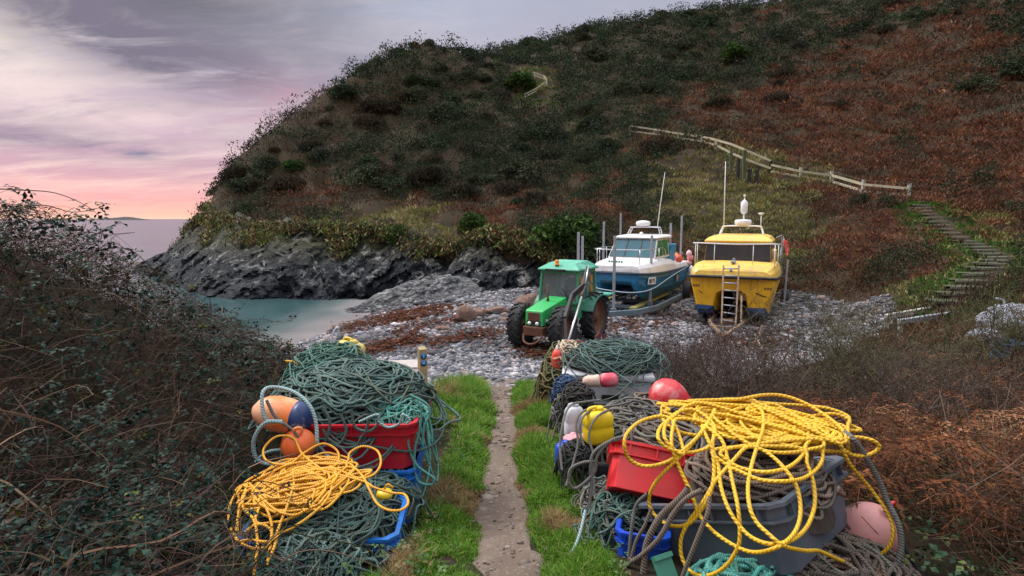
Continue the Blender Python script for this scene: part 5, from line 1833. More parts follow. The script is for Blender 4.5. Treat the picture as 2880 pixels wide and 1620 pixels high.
# yellow can, white can, pink bag, blue barrel
def jerrycan(label, px, py, Y, w, h, mat, rz=0, tilt=0):
    p = W(px, py, Y)
    M = Matrix.Translation(p) @ Matrix.Rotation(rz, 4, 'Z') @ Matrix.Rotation(tilt, 4, 'Y')
    t = empty('jerrycan', mat4=M, label=label, cat='jerrycan')
    d = w * .72
    def ring(sx, sy, z):
        pts = []
        for k in range(20):
            a = 2 * math.pi * (k + .5) / 20
            c, s = math.cos(a), math.sin(a)
            pts.append((sx * math.copysign(abs(c) ** .45, c), sy * math.copysign(abs(s) ** .45, s), z))
        return pts
    a, b = w / 2, d / 2
    m = MB()
    m.loft([ring(a * .9, b * .9, 0), ring(a, b, .02), ring(a, b, h * .38), ring(a * .95, b * .95, h * .42), ring(a * .95, b * .95, h * .48), ring(a, b, h * .52), ring(a, b, h * .74), ring(a * .8, b * .8, h * .86), ring(a * .42, b * .5, h * .92)], smooth=True)
    m.build('body', mat, t)
    m = MB(); m.lathe([(0, 0), (w * .15, 0), (w * .15, h * .08), (0, h * .08)], Matrix.Translation((a * .15, 0, h * .92)), 16); m.build('cap', mat, t)
    m = MB(); m.tube([(-a * .7, 0, h * .78), (-a * .6, 0, h * .97), (-a * .1, 0, h * 1.0), (0, 0, h * .93)], w * .06, 8, n=4); m.build('handle', mat, t)
    return t
jerrycan('bright yellow plastic can standing in the brown rope behind the red box', 598.5, 441, 3.85, .205, .25, P_YEL, rz=.25, tilt=-.06)
jerrycan('white plastic can standing left of the yellow can beside the grass', 574, 436, 4.25, .15, .26, P_WHITE, rz=.2)
p = W(574.5, 441, 4.05)
t = empty('bait_bag', p, .3, 'crumpled pink mesh bag below the white can at the grass edge', 'bag')
V, F = [], []
nu, nv = 22, 12
for j in range(nv):
    for i in range(nu):
        a, b_ = 2 * math.pi * i / nu, -math.pi / 2 + math.pi * j / (nv - 1)
        k = 1 + .35 * (vnoise(np.array([[math.cos(a) * 2 + 5, math.sin(a) * 2 + 5, b_ * 2 + 5]]), 4)[0] - .5)
        V.append((.09 * k * math.cos(b_) * math.cos(a), .08 * k * math.cos(b_) * math.sin(a), .055 * k * math.sin(b_)))
for j in range(nv - 1):
    for i in range(nu):
        F.append((j * nu + i, j * nu + (i + 1) % nu, (j + 1) * nu + (i + 1) % nu, (j + 1) * nu + i))
np_mesh('sack', V, F, simple('faded_pink_mesh', (.70, .28, .32), .7, (.6, .45, .42), .8, 20, bump=.5), t, smooth=True)
m = MB(); m.tube([(.06, 0, .03), (.1, .02, .09), (.13, 0, .06)], .006, 5, n=4); m.build('drawstring', R_WHT, t)
p = W(561, 468, 4.0)
t = empty('drum', (p.x + .02, p.y, p.z), 0, 'small royal blue drum half hidden by the grass at the pile edge', 'drum')
m = MB(); m.lathe([(0, 0), (.055, 0), (.065, .02), (.065, .08), (.069, .1), (.065, .12), (.065, .17), (.045, .19), (0, .195)], sides=20); m.build('body', P_ROYAL, t)
m = MB(); m.lathe([(0, 0), (.03, 0), (.03, .02), (0, .02)], Matrix.Translation((.02, 0, .19)), 12); m.build('cap', P_ROYAL, t)

for k, (pts, lab) in enumerate([([(640, 398), (622, 404), (604, 407), (590, 411), (582, 419), (580, 432), (584, 446)], 'grey brown rope lying across the top of the yellow can'),
                            ([(632, 412), (616, 409), (602, 413), (592, 424), (589, 438), (593, 452)], 'second grey brown rope looped in front of the yellow can'),
                            ([(600, 400), (584, 402), (573, 404), (566, 412), (562, 428), (560, 446), (562, 470)], 'grey rope hanging in front of the white can'),
                            ([(590, 408), (580, 414), (576, 425), (578, 442), (574, 460), (566, 486)], 'grey rope dropping between the white and yellow cans')]):
    rope_line(lab, [W(q[0], q[1], np.interp(q[1], [398, 415, 445, 490], [4.2, 3.72, 3.62, 3.45])) for q in pts], .0085, R_GRY)
rope_heap('dark net bundle packed against the black crate below the pink bag', W(578, 462, 3.85), .16, .12, .14, 40, .007, R_DRK, seed=92, hang=.9, name='net_heap', cat='net')
# floats of the right-hand pile
def axis_M(p, d):
    q = Vector(d).to_track_quat('Z', 'Y').to_matrix().to_4x4()
    q.translation = p
    return q
BUOY_RED = simple('sunworn_red_vinyl', (.62, .035, .045), .42, (.70, .36, .34), .75, 7, lo=.52, hi=.68, bump=.1)
t = empty('buoy', mat4=axis_M(W(667, 396, 4.15), (.55, -.05, -.28)), label='round red pear buoy with scuffed paint between the brown tangle and yellow rope', cat='buoy')
m = MB(); m.lathe([(0, -.135), (.06, -.12), (.105, -.085), (.13, -.03), (.135, .01), (.125, .06), (.10, .11), (.07, .16), (.048, .2), (.04, .235), (0, .24)], sides=32); m.build('float_body', BUOY_RED, t)
m = MB(); m.tube([(.07, -.13, .14), (.02, -.15, .03), (.0, -.12, -.02)], .014, 8, n=5); m.build('lashing', R_GRY, t)
t = empty('buoy', mat4=axis_M(W(600, 380.5, 4.95), (.30, -.03, .03)), label='long float, pink red at one end and pale at the other, lying under green rope', cat='buoy')
m = MB(); m.lathe([(0, 0.0), (.05, .005), (.062, .03), (.062, .12), (.045, .15), (.02, .16), (0, .16)], sides=24); m.build('red_end', simple('pinkish_red_vinyl', (.62, .05, .09), .5, (.65, .35, .35), .8, 14), t)
m = MB(); m.lathe([(0, 0.0), (.052, -.002), (.056, -.02), (.05, -.06), (.054, -.1), (.04, -.14), (.02, -.155), (0, -.156)], sides=24); m.build('pale_end', simple('pale_bleached_vinyl', (.62, .46, .36), .65, (.5, .3, .25), .7, 16, bump=.3), t)
t = empty('buoy', mat4=axis_M(W(869, 532, 2.72), (.2, -.3, .75)), label='pale pink ball buoy with mud stains lying right of the grey box', cat='buoy')
m = MB(); m.lathe([(0, -.15)] + [(.142 * math.cos(a), .15 * math.sin(a)) for a in np.linspace(-1.45, 1.4, 18)] + [(.03, .165), (0, .17)], sides=36); m.build('float_body', simple('bleached_pink_vinyl', (.66, .30, .28), .5, (.09, .06, .05), .95, 7, lo=.58, hi=.63, bump=.1), t)
m = MB(); m.tube([(.03 * math.cos(a), 0, .19 + .03 * math.sin(a)) for a in np.linspace(0, 6.28, 12, endpoint=False)], .010, 6, closed=True); m.build('eye', BUOY_RED, t)
t = empty('buoy', mat4=axis_M(W(556.5, 360, 6.1), (.05, 0, 1)), label='small red float standing at the far left corner of the right hand pile', cat='buoy')
m = MB(); m.lathe([(0, -.1), (.04, -.09), (.055, -.05), (.055, .06), (.04, .1), (.02, .115), (0, .115)], sides=18); m.build('float_body', simple('orange_red_vinyl', (.72, .05, .03), .45, (.7, .3, .2), .6, 14), t)
m = MB(); m.tube([(0, 0, .11), (.03, 0, .15), (0.05, 0, .12)], .008, 5, n=4); m.build('lanyard', R_WHT, t)

# white insulated bin with a hank of green rope on its lid
x, y = 1.02, 6.0
zt = W(596, 370, 5.75).z
g0 = gh(x, y)
t = empty('insulated_bin', (x, y, g0 - .02), -.12, 'white insulated fish bin with green rope thrown over its lid', 'bin')
hh = zt - g0
m = MB()
m.loft([[(-.40, -.30, 0), (.40, -.30, 0), (.40, .30, 0), (-.40, .30, 0)], [(-.44, -.34, hh * .92), (.44, -.34, hh * .92), (.44, .34, hh * .92), (-.44, .34, hh * .92)]])
m.build('body', P_WHITE, t, bevel=.03)
m = MB(); m.box((0, 0, hh * .96), (.94, .74, hh * .07), bevel=.02); m.build('lid', P_WHITE, t)
m = MB()
m.box((.05, -.345, hh * .72), (.22, .02, .05), bevel=.008); m.build('handle', P_BLACK, t)
rope_heap('hank of thin green rope lying over the white fish bin', (1.10, 6.05, zt + .0), .60, .50, .22, 64, .0065, R_GRN, seed=21, spill=.14, hang=.75, loop=(.5, 1.15), wob=.05)
rope_line('green rope tail running over the front of the white bin', [W(588, 347, 6.0), W(594, 358, 5.72), W(606, 365, 5.6), W(618, 374, 5.5), W(632, 383, 5.3)], .008, R_GRN)
rope_line('grey rope hanging down the left side of the white bin', [W(585, 350, 6.0), W(570, 362, 5.7), W(562, 385, 5.6), W(560, 410, 5.5), W(559, 432, 5.4)], .008, R_GRY)
o = rope_heap('cream coloured rope bundle on the left corner of the white bin', W(568, 358, 6.2) , .16, .16, .16, 26, .010, rope_mat('cream_rope', (.50, .42, .33), (.15, .1, .08), 70, 2, .7, .8), seed=31, spill=.2, loop=(.5, 1.0))
o = rope_heap('mossy brown net heap at the far end of the right hand pile', (.72, 7.7, gh(.72, 7.7)), .42, .45, .92, 70, .012, rope_mat('mossy_net', (.13, .12, .05), (.03, .03, .015), 60, 2, .8, .9), seed=33, spill=.2, name='net_heap', cat='net', loop=(.4, 1.1))
for k, (px, py, Y, rx_, h_, m_, lab) in enumerate([(578, 402, 4.9, .16, .16, R_DRK, 'dark twine heap between the white can and the white bin'), (561, 420, 5.0, .10, .22, R_GRY, 'grey twine bundle on the grass edge beside the white bin'),
                                     (566, 396, 5.4, .14, .20, simple('navy_net', (.02, .05, .12), .8, (.06, .1, .18), .8, 12), 'navy blue net bundle in front of the white bin')]):
    rope_heap(lab, W(px, py, Y), rx_, rx_, h_, 24, .007, m_, seed=50 + k, name='net_heap', cat='net', hang=.6)
# under and in front of the grey box
x, y = .68, 2.76
fish_box('royal blue plastic box under the left end of the grey fish box', Matrix.Translation((x, y, gh(x, y) - .03)) @ Matrix.Rotation(-.3, 4, 'Z'),   .27, .30, .17, P_ROYAL, rim=.03)
rope_heap('grey green net spilling out in front of the royal blue box', (.60, 2.95, gh(.60, 2.95) + .02), .17, .24, .20, 40, .006, R_GRN, seed=61, spill=.25, name='net_heap', cat='net')
rope_heap('greyish rope tangle at the grass edge below the red box', (.56, 3.35, gh(.56, 3.35)), .16, .22, .2, 26, .007, R_GRY, seed=62, spill=.25)
M = axis_M(W(667, 574, 2.30), (.3, -.6, .5))
t = empty('panel', mat4=M, label='dark green plastic panel poking out below the grey box', cat='panel')
m = MB(); m.box((0, 0, 0), (.10, .16, .012), bevel=.004); m.build('sheet', simple('green_panel', (.03, .17, .11), .5, (.05, .2, .15), .6, 6), t)
m = MB(); m.box((0, .07, .012), (.10, .02, .02)); m.build('flange', simple('green_panel_edge', (.04, .2, .13), .5), t)
rope_heap('sea green rope coil on the ground in front of the grey box', (1.02, 2.34, gh(1.02, 2.34) - .04), .28, .16, .11, 40, .010, R_TEAL, seed=63, spill=.12, loop=(.5, 1.0), wob=.04, name='rope_coil')
rope_heap('dark brown rope heap spread on the ground under the pink buoy', (1.50, 2.52, gh(1.5, 2.5) - .03), .42, .26, .12, 50, .010, R_BRN, seed=64, spill=.2, loop=(.5, 1.1), wob=.05)
for k, (pts, m_, lab) in enumerate([([(560, 640), (480, 660), (400, 720), (380, 800), (385, 900), (370, 1050)], R_GRY, 'grey rope hanging over the left edge of the bright red box'),
                                ([(600, 620), (500, 650), (420, 740), (400, 840), (300, 930), (255, 900), (260, 820), (330, 780), (420, 770)], R_GRY, 'grey rope looped out over the black crate towards the grass'),
                                ([(500, 1000), (460, 1020), (480, 1130), (520, 1220), (600, 1310)], R_GRY, 'grey rope arching in front of the royal blue box'),
                                ([(350, 1060), (330, 1150), (310, 1220), (280, 1290), (230, 1340)], R_PALE, 'knotted pale rope end lying on the grass by the black crate')]):
    rope_line(lab, [W(*A4(*q), np.interp(q[1], [600, 1000, 1450], [2.98, 2.92, 2.6])) for q in pts], .009, m_)

# ================================================================ left-hand pile
def Rz(x, y, z, a):
    return Matrix.Translation((x, y, z)) @ Matrix.Rotation(a, 4, 'Z')
x, y = -1.0, 2.92
g = gh(x, y)
fish_box('blue plastic fish box nearest the camera on the left, full of green rope', Rz(x, y, g - .02, .06), .82, .50, .27, P_BLUE, ch=.05)
rope_heap('loose heap of dark green rope spilling out of the nearest blue box', (-1.02, 2.86, g + .14), .46, .32, .24, 100, .0065, R_GRN, seed=71, spill=.16, hang=.9, loop=(.35, 1.1))
rope_heap('green rope trailing on the ground by the brambles in front of the blue box', (-.95, 2.50, gh(-.95, 2.5)), .30, .14, .18, 50, .006, R_GRN, seed=72, spill=.25, loop=(.4, 1.1))
x, y = -1.0, 3.62
g = gh(x, y)
fish_box('blue fish box underneath the crimson box in the left hand pile', Rz(x, y, g - .02, .04), .80, .52, .44, P_BLUE, ch=.05)
fish_box('crimson fish box stacked on a blue one, overflowing with green rope', Rz(x - .0, y, g + .43, .03), .80, .50, .29, P_CRIM, ch=.05, lip=.065)
rope_heap('teal green net rope filling the gap between the two blue boxes', (-.80, 3.24, gh(-.8, 3.2) + .16), .28, .2, .2, 50, .0065, R_GRN, seed=73, spill=.25, hang=.5)
zc = g + .70
rope_heap('great heap of grey green rope overflowing the crimson box', (-1.12, 3.90, zc - .04), .60, .52, .30, 150, .0075, R_GRN, seed=75, spill=.2, hang=.55, loop=(.3, 1.1))
rope_heap('bright teal rope hanks at the right edge of the crimson box', (-.78, 3.62, zc - .02), .24, .18, .12, 34, .0065, R_TEAL, seed=76, spill=.22, hang=1.6, loop=(.5, 1.2))
for k, (pts, lab) in enumerate([([(1200, 480), (1240, 520), (1235, 640), (1210, 740), (1205, 850), (1230, 930), (1300, 945), (1310, 910), (1270, 880), (1220, 840), (1180, 760), (1160, 640)], 'teal rope hanging to the grass beside the blue boxes'),
                            ([(1180, 450), (1270, 500), (1290, 560), (1260, 620), (1250, 720)], 'short teal rope hanging from the right side of the heap'),
                            ([(900, 600), (1000, 560), (1010, 600), (1060, 630), (1120, 610), (1140, 560), (1180, 590), (1160, 610)], 'pale teal rope loops over the front of the crimson box')]):
    rope_line(lab, [W(*A3(*q), 3.30 if k == 2 else 3.42) for q in pts], .008, R_TEAL if k < 2 else R_PALE)
for k, (pts, lab) in enumerate([([(700, 520), (740, 600), (720, 700), (690, 730)], 'green rope hanging over the left part of the crimson box'),
                            ([(800, 560), (830, 650), (790, 720), (730, 690), (700, 640)], 'green rope loop hanging over the middle of the crimson box'),
                            ([(960, 560), (940, 640), (905, 700), (880, 780)], 'grey green rope end hanging straight down the crimson box'),
                            ([(860, 540), (880, 630), (960, 650), (1010, 600), (1000, 560)], 'green rope swag across the rim of the crimson box')]):
    rope_line(lab, [W(*A3(*q), 3.33) for q in pts], .0085, R_GRN)
# second stack behind
x, y = -1.62, 4.95
g = gh(x, y)
fish_box('dark fish box hidden under the pointed net heap at the back of the left pile', Rz(x, y, g - .02, .2), .8, .6, .45, P_BLACK)
rope_heap('pointed heap of fine sea green net at the back of the left pile', (x + .02, y, g + .40), .50, .46, .56, 150, .0055, R_TEAL if False else rope_mat('fine_green_net', (.09, .20, .165), (.02, .04, .04), 90, 2, .8, .8), seed=81, spill=.2, hang=.5, name='net_heap', cat='net')
rope_heap('dull brown net heap between the green net and the waymark post', (-1.22, 5.6, gh(-1.22, 5.6) + .2), .30, .34, .42, 70, .007, rope_mat('brown_net', (.09, .075, .06), (.02, .02, .02), 80, 2, .8, .9), seed=82, spill=.2, hang=.6, name='net_heap', cat='net')
fish_box('crimson fish box at the far end of the left pile by the waymark post', Rz(-1.20, 6.15, gh(-1.1, 6.15) - .02, .1), .60, .45, .50, P_CRIM)
rope_heap('fine green net thrown over the far crimson box', (-1.16, 6.05, gh(-1.1, 6.15) + .46), .34, .30, .15, 70, .006, R_GRN, seed=83, spill=.2, hang=1.0, name='net_heap', cat='net')
jerrycan('yellow and white plastic can on top of the left pile', 348, 362, 5.15, .25, .22, simple('dirty_yellow_plastic', (.62, .46, .06), .5, (.62, .56, .42), .9, 6), rz=-.3, tilt=.25)
rope_line('white rope eye sticking up from the top of the left pile', [W(327, 349, 5.0), W(331, 343, 5.0), W(333, 334, 5.0), W(337, 327.5, 5.0), W(338.5, 330, 5.02), W(336, 338, 5.02), W(333, 345, 5.02)], .010, R_WHT)
rope_line('orange and teal rope end lying in the brambles left of the pile', [W(286, 361, 4.9), W(294, 362, 4.85), W(300, 366, 4.8), W(306, 372, 4.7)], .009, R_YEL2)

# orange floats
t = empty('buoy', mat4=axis_M(W(279, 414, 3.34), (.62, -.06, -.10)), label='long weathered orange float with navy blue end in front of the green rope heap', cat='buoy')
ORG = simple('sunworn_orange_vinyl', (.80, .20, .035), .45, (.80, .46, .30), .85, 5, lo=.40, hi=.66, bump=.12)
m = MB(); m.lathe([(0, -.165), (.028, -.16), (.066, -.13), (.096, -.08), (.108, -.02), (.106, .05), (.098, .105), (.098, .106), (0, .106)], sides=32); m.build('float_body', ORG, t)
m = MB(); m.lathe([(0, .105), (.1, .105), (.098, .14), (.083, .175), (.052, .196), (.026, .205), (0, .205)], sides=32); m.build('navy_end', simple('navy_vinyl', (.012, .035, .13), .45, (.25, .27, .3), .8, 9, lo=.55, hi=.62), t)
t = empty('buoy', mat4=axis_M(W(298.5, 445, 3.25), (.1, -.25, .5)), label='round orange ball float just under the long orange float', cat='buoy')
m = MB(); m.lathe([(0, -.1)] + [(.1 * math.cos(a), .1 * math.sin(a)) for a in np.linspace(-1.4, 1.4, 16)] + [(.02, .11), (0, .115)], sides=30); m.build('float_body', simple('orange_ball_vinyl', (.78, .14, .03), .45, (.6, .2, .08), .6, 9), t)
m = MB(); m.tube([(.025 * math.cos(a), 0, .125 + .025 * math.sin(a)) for a in np.linspace(0, 6.28, 12, endpoint=False)], .008, 6, closed=True); m.build('eye', ORG, t)
rope_line('pale teal rope arching around the long orange float', [W(*A3(*q), d) for q, d in [((440, 600), 3.20), ((390, 590), 3.18), ((368, 520), 3.2), ((370, 440), 3.24), ((410, 410), 3.28), ((500, 420), 3.28), ((580, 460), 3.24), ((640, 530), 3.2), ((665, 620), 3.18), ((672, 720), 3.16), ((700, 760), 3.3), ((780, 830), 3.26), ((900, 890), 3.2)]], .011, R_PALE)
rope_line('grey rope lying across the front of the long orange float', [W(*A3(*q), 3.19) for q in [(390, 480), (430, 560), (470, 600), (540, 650), (580, 720), (590, 770)]], .009, R_GRY)
rope_line('pale braided rope curling left of the two orange floats', [W(*A3(*q), 3.16) for q in [(480, 600), (400, 600), (350, 640), (320, 710), (330, 790), (380, 830), (470, 830), (520, 830)]], .012, R_PALE)
rope_line('pale teal rope lying behind the orange yellow rope', [W(*A3(*q), 3.3) for q in [(330, 820), (390, 770), (470, 755), (540, 770), (590, 830)]], .010, R_PALE)

def y_left(px, py):
    return float(np.interp(py, [430, 455, 515, 560, 590], [3.25, 3.12, 2.62, 2.42, 2.34]))
def tr3(L, k=0.0):
    return [W(*A3(*q), y_left(*A3(*q)) + k) for q in L]
rg = np.random.default_rng(9)
chain = []
for i in range(42):
    cxz, cyz = 560 + rg.normal(0, 55), 950 + rg.normal(0, 32)
    rx_, ry_ = rg.uniform(130, 285), rg.uniform(40, 120)
    a0 = rg.uniform(0, 6.28)
    m_ = 14
    ang = a0 + np.linspace(0, 6.28 * rg.uniform(.8, 1.05), m_)
    xx = cxz + rx_ * np.cos(ang) * (1 + .07 * rg.normal(0, 1, m_))
    yy = cyz + ry_ * np.sin(ang) * (1 + .12 * rg.normal(0, 1, m_)) - (xx - 560) * .22
    for x_, y_ in zip(xx, yy):
        chain.append(W(*A3(x_, y_), y_left(*A3(x_, y_)) + .04 - .0022 * i))
for q in [
    [(590, 780), (540, 690), (450, 680), (380, 740), (380, 800), (430, 830), (520, 830), (600, 770), (700, 720), (780, 760), (780, 830), (700, 860), (620, 830)],
    [(820, 830), (850, 770), (920, 735), (1000, 760), (1020, 830), (980, 890), (900, 910), (800, 870), (740, 850)],
    [(760, 860), (860, 850), (920, 900), (960, 980), (1000, 1050), (1060, 1085), (1130, 1085), (1170, 1050), (1150, 1000), (1080, 990), (980, 960), (900, 920)],
    [(570, 850), (540, 950), (510, 1050), (470, 1150), (440, 1230), (400, 1260), (300, 1250), (220, 1230)],
    [(280, 950), (220, 1000), (185, 1080), (190, 1180), (240, 1260), (330, 1300), (400, 1280), (420, 1210), (380, 1170), (320, 1170), (270, 1210), (230, 1200), (250, 1040), (330, 960)],
    [(740, 850), (750, 950), (720, 1030), (640, 1110), (540, 1180), (460, 1220), (430, 1300), (400, 1360), (395, 1380)],
    [(420, 1200), (400, 1100), (340, 990), (290, 940), (270, 1000), (260, 1070), (320, 1140), (340, 1250), (330, 1380), (318, 1445)]]:
    chain += tr3(q, -.04)
rope_line('orange yellow rope tangle spilled over the left hand pile and the brambles', chain, .0068, R_YEL2, n=6, sides=6)
p = W(*A3(1040, 1000), 3.0)
t = empty('float_cap', p, 0, 'small yellow plastic float resting on the rim of the nearest blue box', 'float')
m = MB(); m.lathe([(0, -.02), (.035, -.017), (.048, .0), (.04, .02), (.015, .028), (0, .028)], sides=18); m.build('body', P_YEL, t)
m = MB(); m.tube([(0, 0, .03), (.02, 0, .06), (.05, .0, .04)], .006, 5, n=4); m.build('loop', R_YEL2, t)

# ================================================================ bundle of white sacks and a blue tub up the right-hand bank
SACK = simple('white_woven_sack', (.30, .31, .37), .8, (.16, .165, .2), .8, 7, bump=.4)
def sack(px, py, Y, r, sq, seed, label):
    p = W(px, py, Y)
    t = empty('sack', p, seed, label, 'sack', 'white sacks on the right hand bank')
    V, F = [], []
    nu, nv = 30, 18
    for j in range(nv):
        for i in range(nu):
            a, b_ = 2 * math.pi * i / nu, -math.pi / 2 + math.pi * j / (nv - 1)
            d = np.array([[math.cos(b_) * math.cos(a), math.cos(b_) * math.sin(a), math.sin(b_)]])
            k = 1 + .6 * (fbm(d * 1.9 + 7 + seed, 3, seed)[0] - .5) + .10 * math.sin(a * 7 + seed)
            V.append(tuple(d[0] * k * np.array([r * 1.3, r, r * sq])))
    for j in range(nv - 1):
        for i in range(nu):
            F.append((j * nu + i, j * nu + (i + 1) % nu, (j + 1) * nu + (i + 1) % nu, (j + 1) * nu + i))
    np_mesh('sacking', V, F, SACK, t, smooth=True)
    m = MB(); m.tube([(r * .5, 0, r * sq * .8), (r * .6, 0, r * sq * 1.2), (r * .9, .05, r * sq * 1.3)], .02, 6, n=3); m.build('tied_neck', SACK, t)
for a in [(1000, 323, 9.4, .30, .62, 1, 'white sack lying lowest on the bank nearest the handrail'), (1014, 317, 9.7, .30, .75, 2, 'white sack heaped highest at the right hand edge of the picture'),
          (988, 336, 9.0, .20, .55, 3, 'small white sack low on the bank among bare twigs'), (1022, 328, 9.2, .24, .7, 4, 'white sack at the picture edge beside the blue tub')]:
    sack(*a)
p = W(1010, 345, 8.6)
fish_box('small blue tub among twigs below the white sacks', Matrix.Translation((p.x, p.y, p.z - .2)) @ Matrix.Rotation(.5, 4, 'Z'), .5, .36, .24, simple('dull_blue_plastic', (.05, .14, .26), .5, (.1, .15, .2), .7, 5), name='tub', cat='tub')
# ------------------------------------------------------------------ plants, shingle, fences, steps
LEAF = leaf_mat('leaf_and_litter', .2, .7)
LEAFG = leaf_mat('glossy_bramble_leaf', .12, .55)
LEAFG.node_tree.nodes['Principled BSDF'].inputs['Specular IOR Level'].default_value = .10
GRASSM = leaf_mat('grass_blade', .35, .55)

def rand_unit(n, rg):
    v = rg.normal(size=(n, 3))
    return v / np.linalg.norm(v, axis=1, keepdims=True)

def quads(P, A, B, fold=None):
    """one diamond per row: P centre, A half-length vector, B half-width vector"""
    n = len(P)
    V = np.empty((n, 4, 3), np.float32)
    V[:, 0] = P - A
    V[:, 1] = P + B - A * .1
    V[:, 2] = P + A
    V[:, 3] = P - B - A * .1
    if fold is not None:
        V[:, 1] += fold; V[:, 3] += fold
    F = np.arange(n * 4, dtype=np.int32).reshape(n, 4)
    return V.reshape(-1, 3), F

def leaf_clump(P, size, col, rg, aspect=2.0, up=0.3, jit=.35, out=None):
    n = len(P)
    d = rand_unit(n, rg)
    d[:, 2] = np.abs(d[:, 2]) * .6 + up
    if out is not None:
        d = d * .6 + out
    d /= np.linalg.norm(d, axis=1, keepdims=True)
    b = np.cross(d, rand_unit(n, rg))
    b /= np.maximum(np.linalg.norm(b, axis=1, keepdims=True), 1e-6)
    s = size * rg.uniform(.55, 1.35, n)
    V, F = quads(P, d * s[:, None], b * (s / aspect)[:, None])
    c = col * (1 + jit * rg.normal(0, 1, (n, 1))) 
    return V, F, np.repeat(np.clip(c, .004, 1), 4, axis=0)

PAL = {
    'bracken': np.array([(.105, .045, .026), (.150, .062, .032), (.075, .036, .024), (.19, .085, .042), (.12, .065, .05)]),
    'scrub': np.array([(.022, .034, .018), (.030, .040, .022), (.016, .026, .016), (.045, .045, .032), (.028, .05, .020)]),
    'heath': np.array([(.046, .031, .023), (.062, .040, .030), (.030, .026, .018), (.040, .042, .024), (.08, .05, .036)]),
    'grass': np.array([(.18, .165, .05), (.23, .20, .085), (.12, .13, .04), (.28, .23, .12), (.14, .15, .055)]),
    'green': np.array([(.045, .11, .018), (.06, .14, .022), (.035, .085, .018), (.09, .15, .03), (.07, .12, .03)])}
SPEC = ['bracken', 'scrub', 'heath', 'grass', 'green']
ZONES = [  # px, py, rx, ry, kind, weight: where each cover grows, as seen on the hillside
    (850, 130, 190, 55, 0, 1.5), (970, 120, 120, 80, 0, 1.6), (930, 70, 90, 30, 0, 1.2), (740, 118, 60, 16, 0, 1.2), (860, 262, 85, 48, 0, 2.2), (930, 215, 40, 20, 0, .8), (525, 212, 60, 30, 0, 1.2), (660, 160, 40, 16, 0, 1.0), (600, 215, 60, 22, 0, .9), (1000, 200, 40, 40, 0, 1.0), (640, 250, 60, 15, 0, .8), (880, 45, 60, 16, 0, .7),
    (620, 60, 110, 32, 1, 2.0), (760, 40, 110, 32, 1, 1.6), (470, 70, 90, 28, 1, 1.7), (580, 40, 80, 20, 1, 1.2), (400, 70, 60, 20, 1, 1.2), (560, 150, 80, 32, 1, 1.0), (680, 60, 60, 25, 1, .8), (850, 20, 60, 20, 1, .9), (960, 15, 60, 18, 1, .7), (490, 95, 50, 25, 1, 1.2), (440, 110, 60, 25, 1, .9), (1000, 60, 40, 20, 1, .5), (550, 240, 35, 20, 1, 1.4),
    (330, 140, 60, 22, 1, 1.3), (440, 150, 60, 25, 1, 1.3), (250, 178, 40, 14, 1, 1.1), (390, 175, 45, 16, 1, 1.0), (510, 160, 50, 20, 1, 1.1), (620, 100, 60, 20, 1, .9), (300, 195, 50, 12, 0, 1.0), (420, 190, 60, 12, 0, .9),
    (360, 150, 100, 45, 2, 1.6), (290, 170, 70, 40, 2, 1.5), (460, 165, 90, 40, 2, 1.3), (240, 200, 40, 30, 2, 1.2), (620, 110, 70, 25, 2, 1.0), (1000, 90, 60, 50, 2, .8), (700, 90, 50, 25, 2, .9), (380, 110, 60, 30, 2, 1.1), (780, 100, 60, 20, 2, .7), (520, 185, 60, 20, 2, .8),
    (725, 195, 60, 36, 3, 5.0), (690, 225, 45, 28, 3, 3.4), (770, 215, 38, 42, 3, 3.4), (740, 165, 40, 14, 3, 2.5), (330, 222, 60, 14, 3, 1.6), (400, 225, 50, 14, 3, 1.7), (450, 235, 50, 16, 3, 1.7), (520, 240, 40, 14, 3, 1.0), (250, 218, 40, 12, 3, 1.1), (590, 140, 50, 16, 3, .9), (820, 180, 50, 10, 3, 1.0), (960, 232, 45, 22, 3, 1.5), (990, 275, 40, 30, 3, 1.4), (930, 295, 30, 20, 3, .9), (430, 205, 40, 12, 3, .7), (540, 262, 25, 14, 3, 1.0), (700, 140, 40, 8, 3, .8), (640, 180, 40, 10, 3, .6),
    (568, 120, 26, 8, 4, 1.5), (555, 105, 14, 12, 4, 1.8), (915, 205, 18, 8, 4, 1.6), (960, 250, 25, 16, 4, 1.0), (500, 100, 20, 10, 4, .6), (940, 225, 22, 12, 4, 1.0), (965, 280, 14, 12, 4, 1.0), (475, 225, 20, 10, 4, .5), (400, 240, 18, 6, 4, .5)]

def species(P, rg):
    px, py = PIX(P)
    n = len(P)
    w = np.zeros((n, 5))
    w[:, 2] += .30; w[:, 1] += .22; w[:, 0] += .25
    for (a, b, rx, ry, k, s) in ZONES:
        w[:, k] += s * np.exp(-(((px - a) / rx) ** 2 + ((py - b) / ry) ** 2))
    left = np.clip((760 - px) / 120, 0, 1)
    w[:, 1] *= 1 + .9 * left
    w[:, 2] *= 1 - .35 * left
    nz = np.stack([fbm(P * .22 + 40 * k, 3, 60 + k) for k in range(5)], -1)
    n2 = np.stack([fbm(P * .9 + 40 * k, 2, 90 + k) for k in range(5)], -1)
    w = w * np.exp((nz - .5) * 6 + (n2 - .5) * 3.5)
    return np.argmax(w * np.exp(rg.normal(0, .35, w.shape)), 1)

